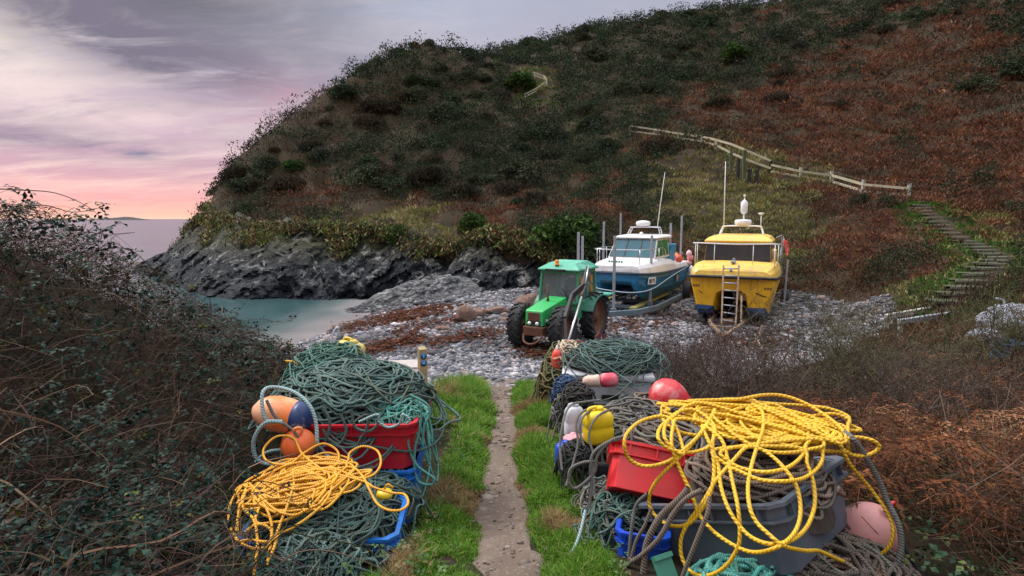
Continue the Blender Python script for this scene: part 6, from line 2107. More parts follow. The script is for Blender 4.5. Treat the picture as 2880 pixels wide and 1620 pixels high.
def build_hill_cover():
    rg = np.random.default_rng(101)
    n = 74000
    px = rg.uniform(-160, 1180, n)
    th = np.arctan((px - 512) / 566)
    r = np.exp(rg.uniform(math.log(13.5), math.log(118), n))
    x, y = r * np.sin(th), r * np.cos(th)
    ok = (y > 12.6) & ~in_poly(x, y, BEACH) & ~((y < 14.5) & (x < 9))
    x, y = x[ok], y[ok]
    d, hz = coast_dist(x, y)
    far = (y > 24) & (x < 2.2)
    ok = ~(far & (d < .1)) & ~((x < -8) & (y < 30))
    x, y = x[ok], y[ok]
    z = H(x, y)
    ok = z > -.4
    x, y, z = x[ok], y[ok], z[ok]
    P = np.stack([x, y, z], -1)
    # nothing on the steps or the trodden way up
    sx = np.array(STAIR_XY)
    seg = np.vstack([sx[i] * (1 - t) + sx[i + 1] * t for i in range(len(sx) - 1) for t in np.linspace(0, 1, 6)])
    ds = np.min(np.hypot(x[:, None] - seg[None, :, 0], y[:, None] - seg[None, :, 1]), 1)
    onpath = ds < .45
    sp = species(P, rg)
    near = (ds < 1.5)
    sp[near & (rg.uniform(size=len(x)) < .75)] = 4
    keep = ~onpath
    qx, qy = PIX(P)
    clear = ((qx > 512) & (qx < 556) & (qy > 68) & (qy < 108))      # the bend of the footpath is kept cut back
    sp[clear] = np.where(rg.uniform(size=clear.sum()) < .6, 4, 3)
    P, sp, ds = P[keep], sp[keep], ds[keep]
    dist = np.hypot(P[:, 0], P[:, 1])
    Vs, Fs, Cs, nv = [], [], [], 0
    per = 13
    for k, nm in enumerate(SPEC):
        q = np.where(sp == k)[0]
        if not len(q):
            continue
        tall = {'bracken': .55, 'scrub': .9, 'heath': .65, 'grass': .30, 'green': .18}[nm]
        wid = {'bracken': .50, 'scrub': .55, 'heath': .5, 'grass': .38, 'green': .3}[nm]
        size = {'bracken': .125, 'scrub': .075, 'heath': .095, 'grass': .19, 'green': .12}[nm]
        asp = {'bracken': 3.8, 'scrub': 2.0, 'heath': 4.6, 'grass': 6.0, 'green': 4.0}[nm]
        up = {'bracken': .15, 'scrub': .3, 'heath': .7, 'grass': .9, 'green': 1.0}[nm]
        m = per if nm not in ('grass',) else 11
        if nm == 'scrub': m = 32
        base = np.repeat(P[q], m, axis=0)
        dd = np.repeat(dist[q], m)
        sc = np.clip(dd / 42, .45, 2.0)
        h = np.repeat(rg.uniform(.35, 1.0, len(q)), m) * tall
        a = rg.uniform(0, 6.28, len(base)); rad = np.sqrt(rg.uniform(0, 1, len(base))) * wid * np.clip(sc, .7, 1.6)
        t = rg.uniform(0, 1, len(base))
        lump = np.repeat(np.clip(np.abs(fbm(P[q] * np.array([.34, .34, 0]), 3, 505) - .5) * 7.0, 0, 1.0) ** .7 * np.clip(dist[q] / 40, .5, 1.6), m)
        lump = (1.15 - lump) * {'scrub': 1.5, 'heath': .9}.get(nm, .0)
        off = np.stack([np.cos(a) * rad, np.sin(a) * rad, h * np.sqrt(t) * (1 - .5 * (rad / (wid * 1.6)) ** 2) * np.clip(sc, .6, 1.5) + lump * np.sqrt(t)], -1)
        pal = PAL[nm]
        c = pal[rg.integers(0, len(pal), len(q))] * rg.uniform(.7, 1.3, (len(q), 1))
        tint = np.clip(.15 + 1.0 * fbm(P[q] * .3, 3, 200 + k) + .75 * fbm(P[q] * 1.1, 2, 230 + k), .35, 1.7)[:, None]
        c = np.repeat(c * tint, m, axis=0)
        o_ = off / np.maximum(np.linalg.norm(off, axis=1, keepdims=True), .05)
        V, F, C = leaf_clump(base + off, size * sc, c, rg, asp, up, .22, out=o_ * (.0 if nm == 'scrub' else .9))
        Vs.append(V); Fs.append(F + nv); Cs.append(C); nv += len(V)
    o = np_mesh('hillside_scrub', np.vstack(Vs), np.vstack(Fs), LEAF, col=np.vstack(Cs))
    props(o, 'rust bracken, heather, dark scrub and olive grass covering the hillside', 'undergrowth', kind='stuff')
build_hill_cover()

# bushes one can tell apart on the headland
def make_bush(name, pal, seed, n=1500, aspect=1.8, size=.10, up=.25, twig=True):
    rg = np.random.default_rng(seed)
    lobes = [(np.array([0, 0, .55]), .62)] + [(np.array([rg.uniform(-.55, .55), rg.uniform(-.55, .55), rg.uniform(.3, .85)]), rg.uniform(.28, .45)) for _ in range(8)]
    pts, cs = [], []
    for c, r in lobes:
        m = int(n * r * r / 1.6)
        d = rand_unit(m, rg)
        d[:, 2] = np.where(d[:, 2] < -.35, -d[:, 2], d[:, 2])
        rr = r * np.cbrt(rg.uniform(.25, 1.12, m))
        pts.append(c + d * rr[:, None])
        cs.append(pal[rg.integers(0, len(pal), m)] * rg.uniform(.7, 1.25) * (.8 + .4 * rg.uniform(size=(m, 1))))
    P = np.vstack(pts)
    V, F, C = leaf_clump(P, np.full(len(P), size), np.vstack(cs), rg, aspect, up, .2)
    root = empty(name)
    np_mesh('crown', V, F, LEAF, root, col=C)
    T = Tubes()
    for k in range(9):
        a = rg.uniform(0, 6.28); l = rg.uniform(.5, .95)
        T.add(catmull([(0, 0, -.1), (.15 * math.cos(a), .15 * math.sin(a), .3 * l), (.5 * l * math.cos(a + .3), .5 * l * math.sin(a + .3), .95 * l)], 4), .02, 4, taper=np.linspace(1.3, .3, 9))
    T.build('trunk', BARK, root)
    return root
BARK = simple('grey_bark', (.09, .075, .06), .9, (.05, .04, .035), .7, 12)
def place_bushes():
    rg = np.random.default_rng(55)
    S = PAL['scrub']
    kinds = {
        'gorse_bush': ([make_bush('gorse_bush', S * 1.4, 1, size=.055, n=4200), make_bush('gorse_bush', S * 1.5 + PAL['heath'] * .3, 2, size=.055, n=4200)], 'dark green gorse bush standing out of the headland scrub, one of many', 'dark gorse bushes on the headland'),
        'blackthorn_bush': ([make_bush('blackthorn_bush', PAL['heath'] * .95, 3, aspect=5, size=.09, up=.6, n=3000), make_bush('blackthorn_bush', PAL['heath'] * np.array([.8, .95, .9]), 4, aspect=5, size=.085, up=.6, n=3000)], 'leafless grey brown thorn bush on the upper hillside, one of many', 'bare thorn bushes on the hillside'),
        'ivy_bush': ([make_bush('ivy_bush', PAL['green'] * .55 + S * .3, 5, aspect=1.6, size=.06, n=3600)], None, None)}
    used = set()
    def put(kind, px, py, rad, label=None, group=True, drop=.25, Y=None):
        if not label and any(a < px < b and c < py < d for a, b, c, d in ((506, 562, 58, 112), (620, 780, 118, 180), (770, 920, 150, 205), (905, 1024, 195, 320))):
            return
        protos, lab, grp = kinds[kind]
        k = int(rg.integers(0, len(protos)))
        pr = protos[k]
        if Y is None:
            g = ground(px, py)
        else:
            v = W(px, py, Y); g = Vector((v.x, v.y, gh(v.x, v.y)))
        if g is None:
            return
        if (kind, k) in used:
            o = copy_tree(pr)
        else:
            o = pr; used.add((kind, k))
        o.location = (g.x, g.y, g.z - drop * rad)
        o.rotation_euler = (0, 0, rg.uniform(0, 6.28))
        s = rad * rg.uniform(.9, 1.1)
        o.scale = (s * rg.uniform(.9, 1.3), s * rg.uniform(.9, 1.2), s * rg.uniform(.8, 1.05))
        if label:
            props(o, label, 'bush')
            if 'group' in o: del o['group']
        else:
            props(o, lab, 'bush', grp)
    put('ivy_bush', 292, 172, 1.3, 'solitary bright green bush on the brown left flank of the headland')
    put('ivy_bush', 562, 254, 2.3, 'broad dark ivy covered bush above the rocks behind the tractor roof')
    put('ivy_bush', 737, 62, 2.8, 'bright green bush high on the hillside near the skyline right of centre')
    put('ivy_bush', 520, 90, 2.6, 'green bush just below the looped handrail on the headland')
    put('ivy_bush', 475, 232, 1.6, 'dark green bush hanging over the rock face left of centre')
    put('ivy_bush', 395, 243, 1.2, 'small green bush on the grassy edge above the dark rock face')
    put('blackthorn_bush', 660, 156, 2.0, 'round dark thorn bush standing just below the left end of the hillside fence')
    put('gorse_bush', 860, 205, .7, 'small dark tussock under the long rail fence, right of the yellow boat')
    put('gorse_bush', 886, 207, .7, 'small dark tussock under the last bay of the rail fence')
    put('gorse_bush', 220, 192, 1.6, 'tall dark bush leaning over the sea edge of the headland, largest on the left skyline', Y=60)
    for px, py, rad, Y in [(206, 205, 1.2, 57.5), (228, 183, 1.3, 61), (236, 178, 1.0, 62), (273, 146, 1.3, 66), (280, 138, 1.4, 67), (292, 124, 1.2, 69), (301, 116, 1.3, 70), (318, 103, 1.1, 72), (345, 87, 1.2, 75), (366, 70, 1.4, 78), (398, 54, 1.5, 80), (415, 50, 1.3, 81), (430, 46, 1.6, 82), (468, 49, 1.6, 86), (490, 53, 1.6, 88), (520, 44, 1.8, 92), (552, 38, 1.8, 96), (585, 32, 1.8, 98), (620, 27, 1.8, 98), (655, 22, 1.8, 98), (690, 16, 1.9, 98), (720, 12, 1.8, 97), (745, 6, 2.0, 96)]:
        put('gorse_bush', px, py, rad * .85, Y=Y)
    for _ in range(85):
        z = [q for q in ZONES if q[4] == 1]
        q = z[rg.integers(0, len(z))]
        put('gorse_bush', q[0] + rg.normal(0, q[2] * .7), q[1] + rg.normal(0, q[3] * .7), rg.uniform(.8, 2.4), drop=.5)
    for _ in range(60):
        z = [q for q in ZONES if q[4] in (2, 1)]
        q = z[rg.integers(0, len(z))]
        put('blackthorn_bush', q[0] + rg.normal(0, q[2] * .7), q[1] + rg.normal(0, q[3] * .7), rg.uniform(.8, 2.2), drop=.5)
place_bushes()

# ------------------------------------------------------------------ shingle
def ico_arrays(sub):
    b = bmesh.new()
    bmesh.ops.create_icosphere(b, subdivisions=sub, radius=1)
    b.verts.ensure_lookup_table()
    V = np.array([v.co[:] for v in b.verts])
    F = np.array([[v.index for v in f.verts] for f in b.faces])
    b.free()
    return V, F
def build_pebbles():
    rg = np.random.default_rng(7)
    n = 62000
    px = rg.uniform(225, 930, n)
    th = np.arctan((px - 512) / 566)
    r = np.exp(rg.uniform(math.log(10.8), math.log(31), n))
    x, y = r * np.sin(th), r * np.cos(th)
    ok = in_poly(x, y, BEACH)
    x, y = x[ok], y[ok]
    z = H(x, y)
    ok = z > SEA + .03 + .1 * rg.uniform(size=len(z))
    x, y, z = x[ok], y[ok], z[ok]
    n = len(x)
    BV, BF = ico_arrays(1)
    s = rg.lognormal(-3.35, .50, n) * np.clip(r[:0].sum() + np.hypot(x, y) / 18, .8, 1.4)
    s = np.clip(s, .016, .17)
    sc = np.stack([s * rg.uniform(.8, 1.5, n), s * rg.uniform(.8, 1.2, n), s * rg.uniform(.45, .75, n)], -1)
    a = rg.uniform(0, 6.28, n)
    J = 1 + .28 * (rg.uniform(size=(n, len(BV), 1)) - .5)
    V = BV[None] * J * sc[:, None, :]
    ca, sa = np.cos(a)[:, None], np.sin(a)[:, None]
    V = np.stack([V[..., 0] * ca - V[..., 1] * sa, V[..., 0] * sa + V[..., 1] * ca, V[..., 2]], -1)
    V += np.stack([x, y, z + sc[:, 2] * .25], -1)[:, None]
    pal = np.array([(.17, .18, .21), (.26, .26, .29), (.36, .36, .39), (.12, .13, .15), (.42, .40, .41), (.34, .27, .25), (.22, .24, .28), (.50, .49, .5), (.075, .08, .09)])
    c = pal[rg.choice(len(pal), n, p=[.18, .2, .11, .16, .05, .07, .13, .02, .08])] * np.array([1.0, .96, .93]) * rg.uniform(.8, 1.2, (n, 1))
    wrack = fbm(xy0(x, y, .6), 4, 44)
    c *= np.where(wrack > .60, .55, 1.0)[:, None]
    F = (BF[None] + (np.arange(n) * len(BV))[:, None, None]).reshape(-1, 3)
    o = np_mesh('pebbles', V.reshape(-1, 3), F, leaf_mat('pebble_stone', 0, .6), col=np.repeat(c, len(BV), axis=0), smooth=True)
    props(o, 'loose grey shingle covering the cove floor', 'pebbles', kind='stuff')
build_pebbles()

GRANITE = rock_mat('pink_granite', (.30, .17, .13), (.46, .29, .23), (.55, .42, .36), 2.5, .5, .7, hz=False)
GREYROCK = rock_mat('grey_boulder', (.10, .105, .12), (.22, .22, .24), (.42, .42, .42), 2.5, .55, .7, hz=False)
def boulder(px, py, rx, ry, rz_, rot, seed, mat, label, name='boulder', group='pink boulders at the back of the cove'):
    g = ground(px, py, 9, 45)
    if g is None:
        g = W(px, py, 22)
    V, F = ico_arrays(4)
    d = V.copy()
    P = V * 1.15 + seed * 3.1
    rg = np.random.default_rng(seed)
    # cut by a dozen planes: broken, angular faces with worn edges
    pl = rand_unit(14, rg)
    k = np.ones(len(V))
    for q in pl:
        c = V @ q
        lim = rg.uniform(.62, .9)
        k = np.minimum(k, np.where(c > lim, lim / np.maximum(c, 1e-3), 1))
    k *= 1 + .10 * (fbm(P * 1.6, 4, seed) - .5)
    V = V * k[:, None] * np.array([rx, ry, rz_])
    ca, sa = math.cos(rot), math.sin(rot)
    V = np.stack([V[:, 0] * ca - V[:, 1] * sa, V[:, 0] * sa + V[:, 1] * ca, V[:, 2]], -1)
    V += np.array([g.x, g.y + ry * .6, g.z + rz_ * .45])
    o = np_mesh(name, V, F, mat, origin=(g.x, g.y + ry * .6, g.z), smooth=True)
    props(o, label, 'boulder', group)
boulder(527, 314, .62, .5, .62, .3, 3, GRANITE, 'largest pink boulder, right behind the front wheel of the tractor')
boulder(498, 314, .62, .35, .22, .1, 4, GRANITE, 'long low pink boulder left of the largest one, half buried in shingle')
boulder(464.5, 322, .42, .34, .42, .6, 5, GRANITE, 'angular wedge shaped pink boulder standing on open shingle left of the tractor')
boulder(478, 317, .28, .3, .30, .2, 6, GRANITE, 'small pink boulder touching the angular wedge')
boulder(441, 331, .34, .25, .12, .2, 8, GRANITE, 'flat pink stone nearest the water on the open shingle')
boulder(507, 323, .25, .25, .16, .2, 9, GRANITE, 'small pink stone beside the left front wheel of the tractor')
for k, (px, py, a, lab) in enumerate([(420, 305, .5, 'grey rock at the inner end of the pale ledge'), (398, 311, .45, 'grey rock lying between the ledge and the water'), (450, 302, .45, 'grey rock at the cliff foot above the seaweed'), (470, 303, .35, 'small grey rock at the cliff foot right of the ledge')]):
    boulder(px, py, a, a * .7, a * .35, k, 20 + k, GREYROCK, lab, group='grey rocks by the ledge')

def build_seaweed():
    rg = np.random.default_rng(13)
    pts = []
    for (x0, y0, x1, y1, sp, n) in [(345, 329, 440, 309, 3.2, 260), (400, 332, 470, 318, 2.0, 60), (365, 352, 420, 338, 2.5, 90), (430, 345, 500, 330, 3, 60), (600, 330, 690, 316, 5, 50), (700, 350, 800, 338, 6, 60), (520, 352, 590, 352, 3, 60), (395, 318, 455, 308, 2.5, 150)]:
        for _ in range(n):
            t = rg.uniform()
            g = ground(x0 + (x1 - x0) * t + rg.normal(0, 3), y0 + (y1 - y0) * t + rg.normal(0, sp), 9, 40)
            if g is not None:
                pts.append(g)
    P = np.repeat(np.array([list(p) for p in pts]), 16, axis=0)
    n = len(P)
    P = P + rg.normal(0, 1, (n, 3)) * np.array([.28, .28, .02]) + np.array([0, 0, .07])
    d = rand_unit(n, rg); d[:, 2] *= .25
    b = np.cross(d, np.array([0, 0, 1.0])) + rg.normal(0, .3, (n, 3))
    s = rg.uniform(.05, .15, n)
    V, F = quads(P, d * s[:, None], b * (s * .3)[:, None])
    pal = np.array([(.10, .035, .02), (.06, .02, .015), (.16, .055, .025), (.04, .03, .02)])
    c = pal[rg.integers(0, 4, n)]
    o = np_mesh('seaweed', V, F, LEAF, col=np.repeat(c, 4, axis=0))
    props(o, 'dark red wrack stranded along the tide line', 'seaweed', kind='stuff')
build_seaweed()

# ------------------------------------------------------------------ grass verges
def on_pile(x, y):
    return ((x < -.56) & (x > -1.7) & (y > 2.3) & (y < 6.6)) | ((x > .50) & (x < 1.9) & (y > 2.2) & (y < 8.0))
def blades(x, y, h, w, col, rg, lean=.5):
    n = len(x)
    z = H(x, y)
    a = rg.uniform(0, 6.28, n)
    d = np.stack([np.cos(a), np.sin(a), np.zeros(n)], -1)
    b = np.stack([-np.sin(a + rg.uniform(-1, 1, n)), np.cos(a), np.zeros(n)], -1)
    L = rg.uniform(.1, lean, n)
    P0 = np.stack([x, y, z - .01], -1)
    P1 = P0 + np.stack([np.zeros(n), np.zeros(n), h * .55], -1) + d * (h * L * .3)[:, None]
    P2 = P0 + np.stack([np.zeros(n), np.zeros(n), h * (1 - .35 * L)], -1) + d * (h * L * 1.0)[:, None]
    V = np.stack([P0 - b * w[:, None], P0 + b * w[:, None], P1 + b * (w * .75)[:, None], P1 - b * (w * .75)[:, None], P2 + b * (w * .12)[:, None], P2 - b * (w * .12)[:, None]], 1)
    k = (np.arange(n) * 6)[:, None]
    F = np.concatenate([k + np.array([[0, 1, 2, 3]]), k + np.array([[3, 2, 4, 5]])], 0)
    C = np.repeat(col, 6, axis=0)
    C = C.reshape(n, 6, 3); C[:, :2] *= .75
    return V.reshape(-1, 3), F, C.reshape(-1, 3)

def build_grass():
    rg = np.random.default_rng(31)
    n = 150000
    y = np.exp(rg.uniform(math.log(1.25), math.log(11.2), n))
    side = rg.choice([-1, 1], n)
    wd = np.where(side < 0, np.interp(y, [1, 3, 6, 8, 10, 11.2], [.50, .55, .72, .95, .85, .3]), np.interp(y, [1, 2.6, 4, 6, 8, 10, 11], [.55, .48, .42, .40, .55, .5, .3]))
    u = rg.uniform(0, 1, n)
    e = path_w(y) - .03 - .09 * np.clip(fbm(xy0(side * 3.0, y, 2.6), 3, 77) - .42, 0, .5)
    x = path_x(y) + side * (e + u * wd)
    px_noise = fbm(xy0(x, y, 3.0), 3, 5)
    ok = (px_noise > .20) & ~on_pile(x, y) & (rg.uniform(size=n) < np.clip((u + .06) * 8, 0.15, 1))
    x, y, u, side = x[ok], y[ok], u[ok], side[ok]
    n = len(x)
    tuft = fbm(xy0(x, y, 5.0), 3, 8)
    far_bank = np.exp(-((y - 9.2) / 1.3) ** 2) * (side < 0)
    h = (.035 + .11 * np.clip(tuft - .25, 0, 1) * 1.6 + .10 * far_bank) * rg.uniform(.6, 1.3, n) * np.clip(.45 + u * 1.6, .4, 1.15) * np.clip(y / 3.4, .8, 1.7)
    w = rg.uniform(.0016, .0032, n) * np.clip(y / 3.0, .8, 2.2)
    pal = np.array([(.075, .19, .018), (.11, .24, .024), (.05, .13, .016), (.16, .27, .035), (.20, .25, .06), (.30, .27, .10)])
    c = pal[rg.choice(6, n, p=[.28, .26, .18, .14, .09, .05])] * rg.uniform(.75, 1.25, (n, 1))
    dry = fbm(xy0(x, y, 1.6), 3, 19) + .12 * (side < 0) * (u > .6) + .05 * far_bank
    dm = dry > .63
    c[dm] = np.array([.28, .20, .095]) * rg.uniform(.6, 1.3, (dm.sum(), 1))
    V, F, C = blades(x, y, h, w, c, rg, .9)
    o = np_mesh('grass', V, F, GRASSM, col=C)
    props(o, 'green grass verges either side of the trodden path', 'grass', kind='stuff')
build_grass()

# ------------------------------------------------------------------ bramble thicket on the left bank
SIL_X, SIL_Y = [-60, 0, 50, 95, 150, 220, 260, 290, 310, 330], [196, 200, 206, 222, 266, 310, 330, 343, 352, 400]
def below_sil(P, slack=0):
    px, py = PIX(P)
    return py > np.interp(px, SIL_X, SIL_Y) - slack
def canes(T, base, n, rg, L, r, col, arch=1.0, dirs=None, sil=False):
    out = []
    for i in range(n):
        p = base[i]
        a = rg.uniform(0, 6.28) if dirs is None else dirs[i]
        l = rg.uniform(*L)
        h = l * rg.uniform(.35, .7) * arch
        q = []
        b2 = a + rg.normal(0, .5)
        for t in np.linspace(0, 1, 7):
            f = l * t * .8
            q.append((p[0] + math.cos(a + (b2 - a) * t) * f, p[1] + math.sin(a + (b2 - a) * t) * f, p[2] + h * math.sin(min(t * 2.5, 2.6)) - .05 * l * t))
        q = np.array(q) + rg.normal(0, .018 * l, (7, 3))
        P = catmull(q, 3)
        if sil and not below_sil(P, rg.exponential(4)).all():
            continue
        T.add(P, r * rg.uniform(.6, 1.4), 3, taper=np.linspace(1.1, .35, len(P)), col=col[rg.integers(0, len(col))] * rg.uniform(.7, 1.3))
        out.append(P)
    return out

def leaflets(P, size, col, rg, tri=True):
    """sprays of three folded bramble leaflets at the points P"""
    n = len(P)
    d0 = rand_unit(n, rg); d0[:, 2] = d0[:, 2] * .5
    d0 /= np.linalg.norm(d0, axis=1, keepdims=True)
    Vs, Cs = [], []
    up = np.array([0, 0, 1.0]) + rg.normal(0, .45, (n, 3))
    side = np.cross(d0, up); side /= np.maximum(np.linalg.norm(side, axis=1, keepdims=True), 1e-6)
    nrm = np.cross(side, d0)
    s = size * rg.uniform(.6, 1.3, n)
    for ang, k, o in ((0, 1.0, .7), (1.25, .8, .15), (-1.25, .8, .15)) if tri else ((0, 1, .5),):
        d = d0 * math.cos(ang) + side * math.sin(ang)
        b = np.cross(nrm, d)
        l = (s * k)[:, None]
        c0 = P + d0 * (s * o)[:, None]
        m0, m1 = c0, c0 + d * l - nrm * l * .18
        mid = c0 + d * l * .5 + nrm * l * .03
        w = l * .36
        V = np.stack([m0, c0 + d * l * .45 + b * w - nrm * l * -.07, m1, mid, c0 + d * l * .45 - b * w - nrm * l * -.07], 1)
        Vs.append(V)
        Cs.append(np.repeat(col * rg.uniform(.75, 1.25, (n, 1)), 5, axis=0))
    V = np.concatenate(Vs, 0).reshape(-1, 3)
    m = len(V) // 5
    k = (np.arange(m) * 5)[:, None]
    F = np.concatenate([k + np.array([[0, 3, 2, 1]]), k + np.array([[0, 4, 2, 3]])], 0)
    return V, F, np.vstack(Cs)

CANE = leaf_mat('bramble_cane', 0, .7)
def build_brambles():
    rg = np.random.default_rng(77)
    root = empty('bramble_thicket', (-3.2, 4.5, gh(-3.2, 4.5)), 0, 'dense tangle of bramble canes and dark leaves covering the bank left of the path', 'bramble thicket')
    org = np.array(root.location)
    def spots(n, y0=1.1, y1=12.2):
        out = []
        while len(out) < n:
            y = math.exp(rg.uniform(math.log(y0), math.log(y1)))
            x = rg.uniform(np.interp(y, [1, 3, 6, 12], [-2.6, -4.6, -5.2, -5.0]), np.interp(y, [1, 2.2, 2.8, 5, 6.5, 8.5, 10.5, 12.2], [-.75, -1.15, -1.55, -2.05, -1.6, -1.25, -1.25, -2.2]))
            out.append((x, y))
        B = np.array(out)
        return np.column_stack([B, H(B[:, 0], B[:, 1])])
    colc = np.array([(.10, .06, .045), (.075, .055, .035), (.13, .085, .06), (.06, .065, .03), (.16, .12, .09), (.09, .05, .05)])
    T = Tubes()
    B = spots(2600)
    B[:, 2] -= .05
    ridge = np.clip(1 - np.abs(B[:, 0] + 3.5) / 2.2, .0, 1)
    C1 = canes(T, B, len(B), rg, (.35, .95), .0032, colc * .62, sil=True)
    BT = spots(110); BT[:, 2] -= .03
    canes(T, BT, len(BT), rg, (.8, 1.5), .0058, np.array([(.13, .075, .05), (.16, .10, .07), (.10, .07, .045)]), arch=.75, sil=True)
    # thin dead litter through and over the thicket
    B2 = spots(12000)
    B2[:, 2] += rg.uniform(.0, .66, len(B2)) * np.clip(.5 + .6 * np.clip(-B2[:, 0] - 1.2, 0, 1), 0, 1)
    for p in B2:
        l = rg.uniform(.12, .45)
        d = rand_unit(1, rg)[0]; d[2] = d[2] * .5 + .1
        q = p + d * l * .5 + rg.normal(0, .16, 3) * l
        if not below_sil(np.array([p, p + d * l]), 2).all():
            continue
        T.add(catmull([p, q, p + d * l + rg.normal(0, .1, 3) * l], 2), rg.uniform(.0010, .0020) * max(1, p[1] / 4), 3, col=np.array([(.070, .040, .030), (.045, .028, .022), (.12, .08, .055), (.035, .024, .018)])[rg.integers(0, 4)] * rg.uniform(.6, 1.2))
    T.V = [v - org for v in T.V]
    T.build('canes', CANE, root, smooth=False)
    # long arching shoots that break the skyline over the sea, each leafy
    T = Tubes()
    sh = []
    for pts in ([(-20, 188), (20, 190), (55, 193), (85, 205), (102, 218)], [(0, 212), (40, 205), (72, 212), (98, 208), (104, 204)], [(30, 240), (60, 222), (85, 215), (95, 226)], [(60, 260), (95, 235), (112, 226), (118, 222)], [(90, 300), (118, 268), (135, 252), (143, 252)], [(120, 310), (140, 285), (160, 272), (172, 262)],
                [(95, 250), (130, 250), (160, 275), (190, 290), (205, 278)], [(150, 330), (180, 310), (210, 305), (235, 312), (250, 296)], [(210, 340), (250, 320), (285, 322), (300, 312)], [(60, 500), (110, 440), (180, 390), (235, 380), (262, 372)], [(150, 480), (190, 430), (215, 400), (240, 395)], [(170, 500), (185, 460), (230, 420), (242, 405)], [(120, 560), (200, 505), (240, 495), (300, 500)], [(0, 480), (100, 520), (200, 545), (290, 540)]):
        Y0 = 3.9 if pts[0][0] < 50 else 5.0
        Yd = np.interp([q[1] for q in pts], [190, 260, 340, 440, 560], [3.7, 5.2, 8.0, 3.2, 2.5])
        P = catmull([W(q[0], q[1], y_) for q, y_ in zip(pts, Yd)], 8)
        T.add(P, .0036, 4, taper=np.linspace(1.2, .4, len(P)), col=(.10, .055, .045))
        sh.append(P)
    T.V = [v - org for v in T.V]
    T.build('arching_shoots', CANE, root)
    # leaves
    pos = []
    for P in C1:
        m = rg.integers(1, 7)
        for k in range(m):
            pos.append(P[rg.integers(6, len(P))] + rg.normal(0, .025, 3))
    for P in sh[:9]:
        for k in range(14):
            pos.append(P[rg.integers(2, len(P))] + rg.normal(0, .012, 3))
    BL = spots(25000)
    BL[:, 2] += rg.uniform(.05, .62, len(BL)) ** .8 * np.clip(.5 + .6 * np.clip(-BL[:, 0] - 1.2, 0, 1), 0, 1)
    pos = np.vstack([BL, np.array(pos)])
    # leafier low down towards the camera, sparser and brown on the seaward top
    px, py = PIX(pos)
    k = np.clip((py - 250) / 200, .22, 1.0) * np.clip(1.3 - px / 420, .35, 1) + .10
    patch = fbm(pos * 1.4, 3, 15)
    keep = ((rg.uniform(size=len(pos)) < k * np.clip((patch - .40) * 6, .06, 1.2)) & below_sil(pos, 1)) | (np.arange(len(pos)) > len(pos) - 14 * 9)
    pos = pos[keep]
    pal = np.array([(.010, .030, .022), (.016, .042, .030), (.006, .019, .015), (.026, .055, .036), (.05, .03, .022), (.09, .09, .018)])
    c = pal[rg.choice(6, len(pos), p=[.33, .27, .2, .12, .05, .03])]
    V, F, C = leaflets(pos - org, .038 * np.clip(pos[:, 1] / 3.5, .9, 1.5), c, rg)
    np_mesh('leaves', V, F, LEAFG, root, col=C)
build_brambles()

# ------------------------------------------------------------------ dead bracken on the right bank
def fronds(bases, rg, L=(.45, .9), pal=None, npairs=13, tilt=None):
    Vs, Cs = [], []
    T = Tubes()
    for p in bases:
        a = rg.uniform(0, 6.28)
        l = rg.uniform(*L)
        lift = rg.uniform(.15, .75)
        c = pal[rg.integers(0, len(pal))] * rg.uniform(.65, 1.3)
        d = np.array([math.cos(a), math.sin(a), 0])
        t = np.linspace(0, 1, 10)
        R_ = p + d[None] * (l * t)[:, None] * .85 + np.array([0, 0, 1.0])[None] * (l * (lift * t * 1.6 - lift * 1.35 * t ** 2))[:, None] + rg.normal(0, .008, (10, 3))
        T.add(R_, .0026 * max(1, p[1] / 4), 3, taper=np.linspace(1.2, .3, 10), col=c * 1.15)
        side = np.cross(d, [0, 0, 1.0])
        ts = np.linspace(.22, .98, npairs)
        for s in (-1, 1):
            q0 = np.stack([np.interp(ts, t, R_[:, k]) for k in range(3)], -1)
            pl = l * .36 * np.sin(np.clip(1.05 - ts, 0, 1) * 1.6) * rg.uniform(.6, 1.1, npairs)
            dr = s * side[None] * .85 + d[None] * .5 + np.stack([rg.normal(0, .18, npairs), rg.normal(0, .18, npairs), rg.normal(-.25, .22, npairs)], -1)
            dr /= np.linalg.norm(dr, axis=1, keepdims=True)
            for m in range(6):
                u = (m + .6) / 6
                ctr = q0 + dr * (pl * u)[:, None] - np.array([0, 0, 1.0]) * (pl * u * u * .35)[:, None]
                w = np.cross(dr, rand_unit(npairs, rg) * .5 + np.array([0, 0, 1.0]))
                hl = pl * .125
                V, F = quads(ctr, dr * hl[:, None], w * (pl * .05 * (1.15 - u))[:, None] + rg.normal(0, .0015, (npairs, 3)))
                Vs.append(V)
                Cs.append(np.repeat(np.tile(c, (npairs, 1)) * rg.uniform(.75, 1.25, (npairs, 1)), 4, axis=0))
    V = np.vstack(Vs)
    return T, V, np.arange(len(V)).reshape(-1, 4), np.vstack(Cs)

def right_spots(n, rg, x0f, x1f, y0, y1):
    out = []
    while len(out) < n:
        y = math.exp(rg.uniform(math.log(y0), math.log(y1)))
        x = rg.uniform(x0f(y), x1f(y))
        out.append((x, y))
    B = np.array(out)
    return np.column_stack([B, H(B[:, 0], B[:, 1])])

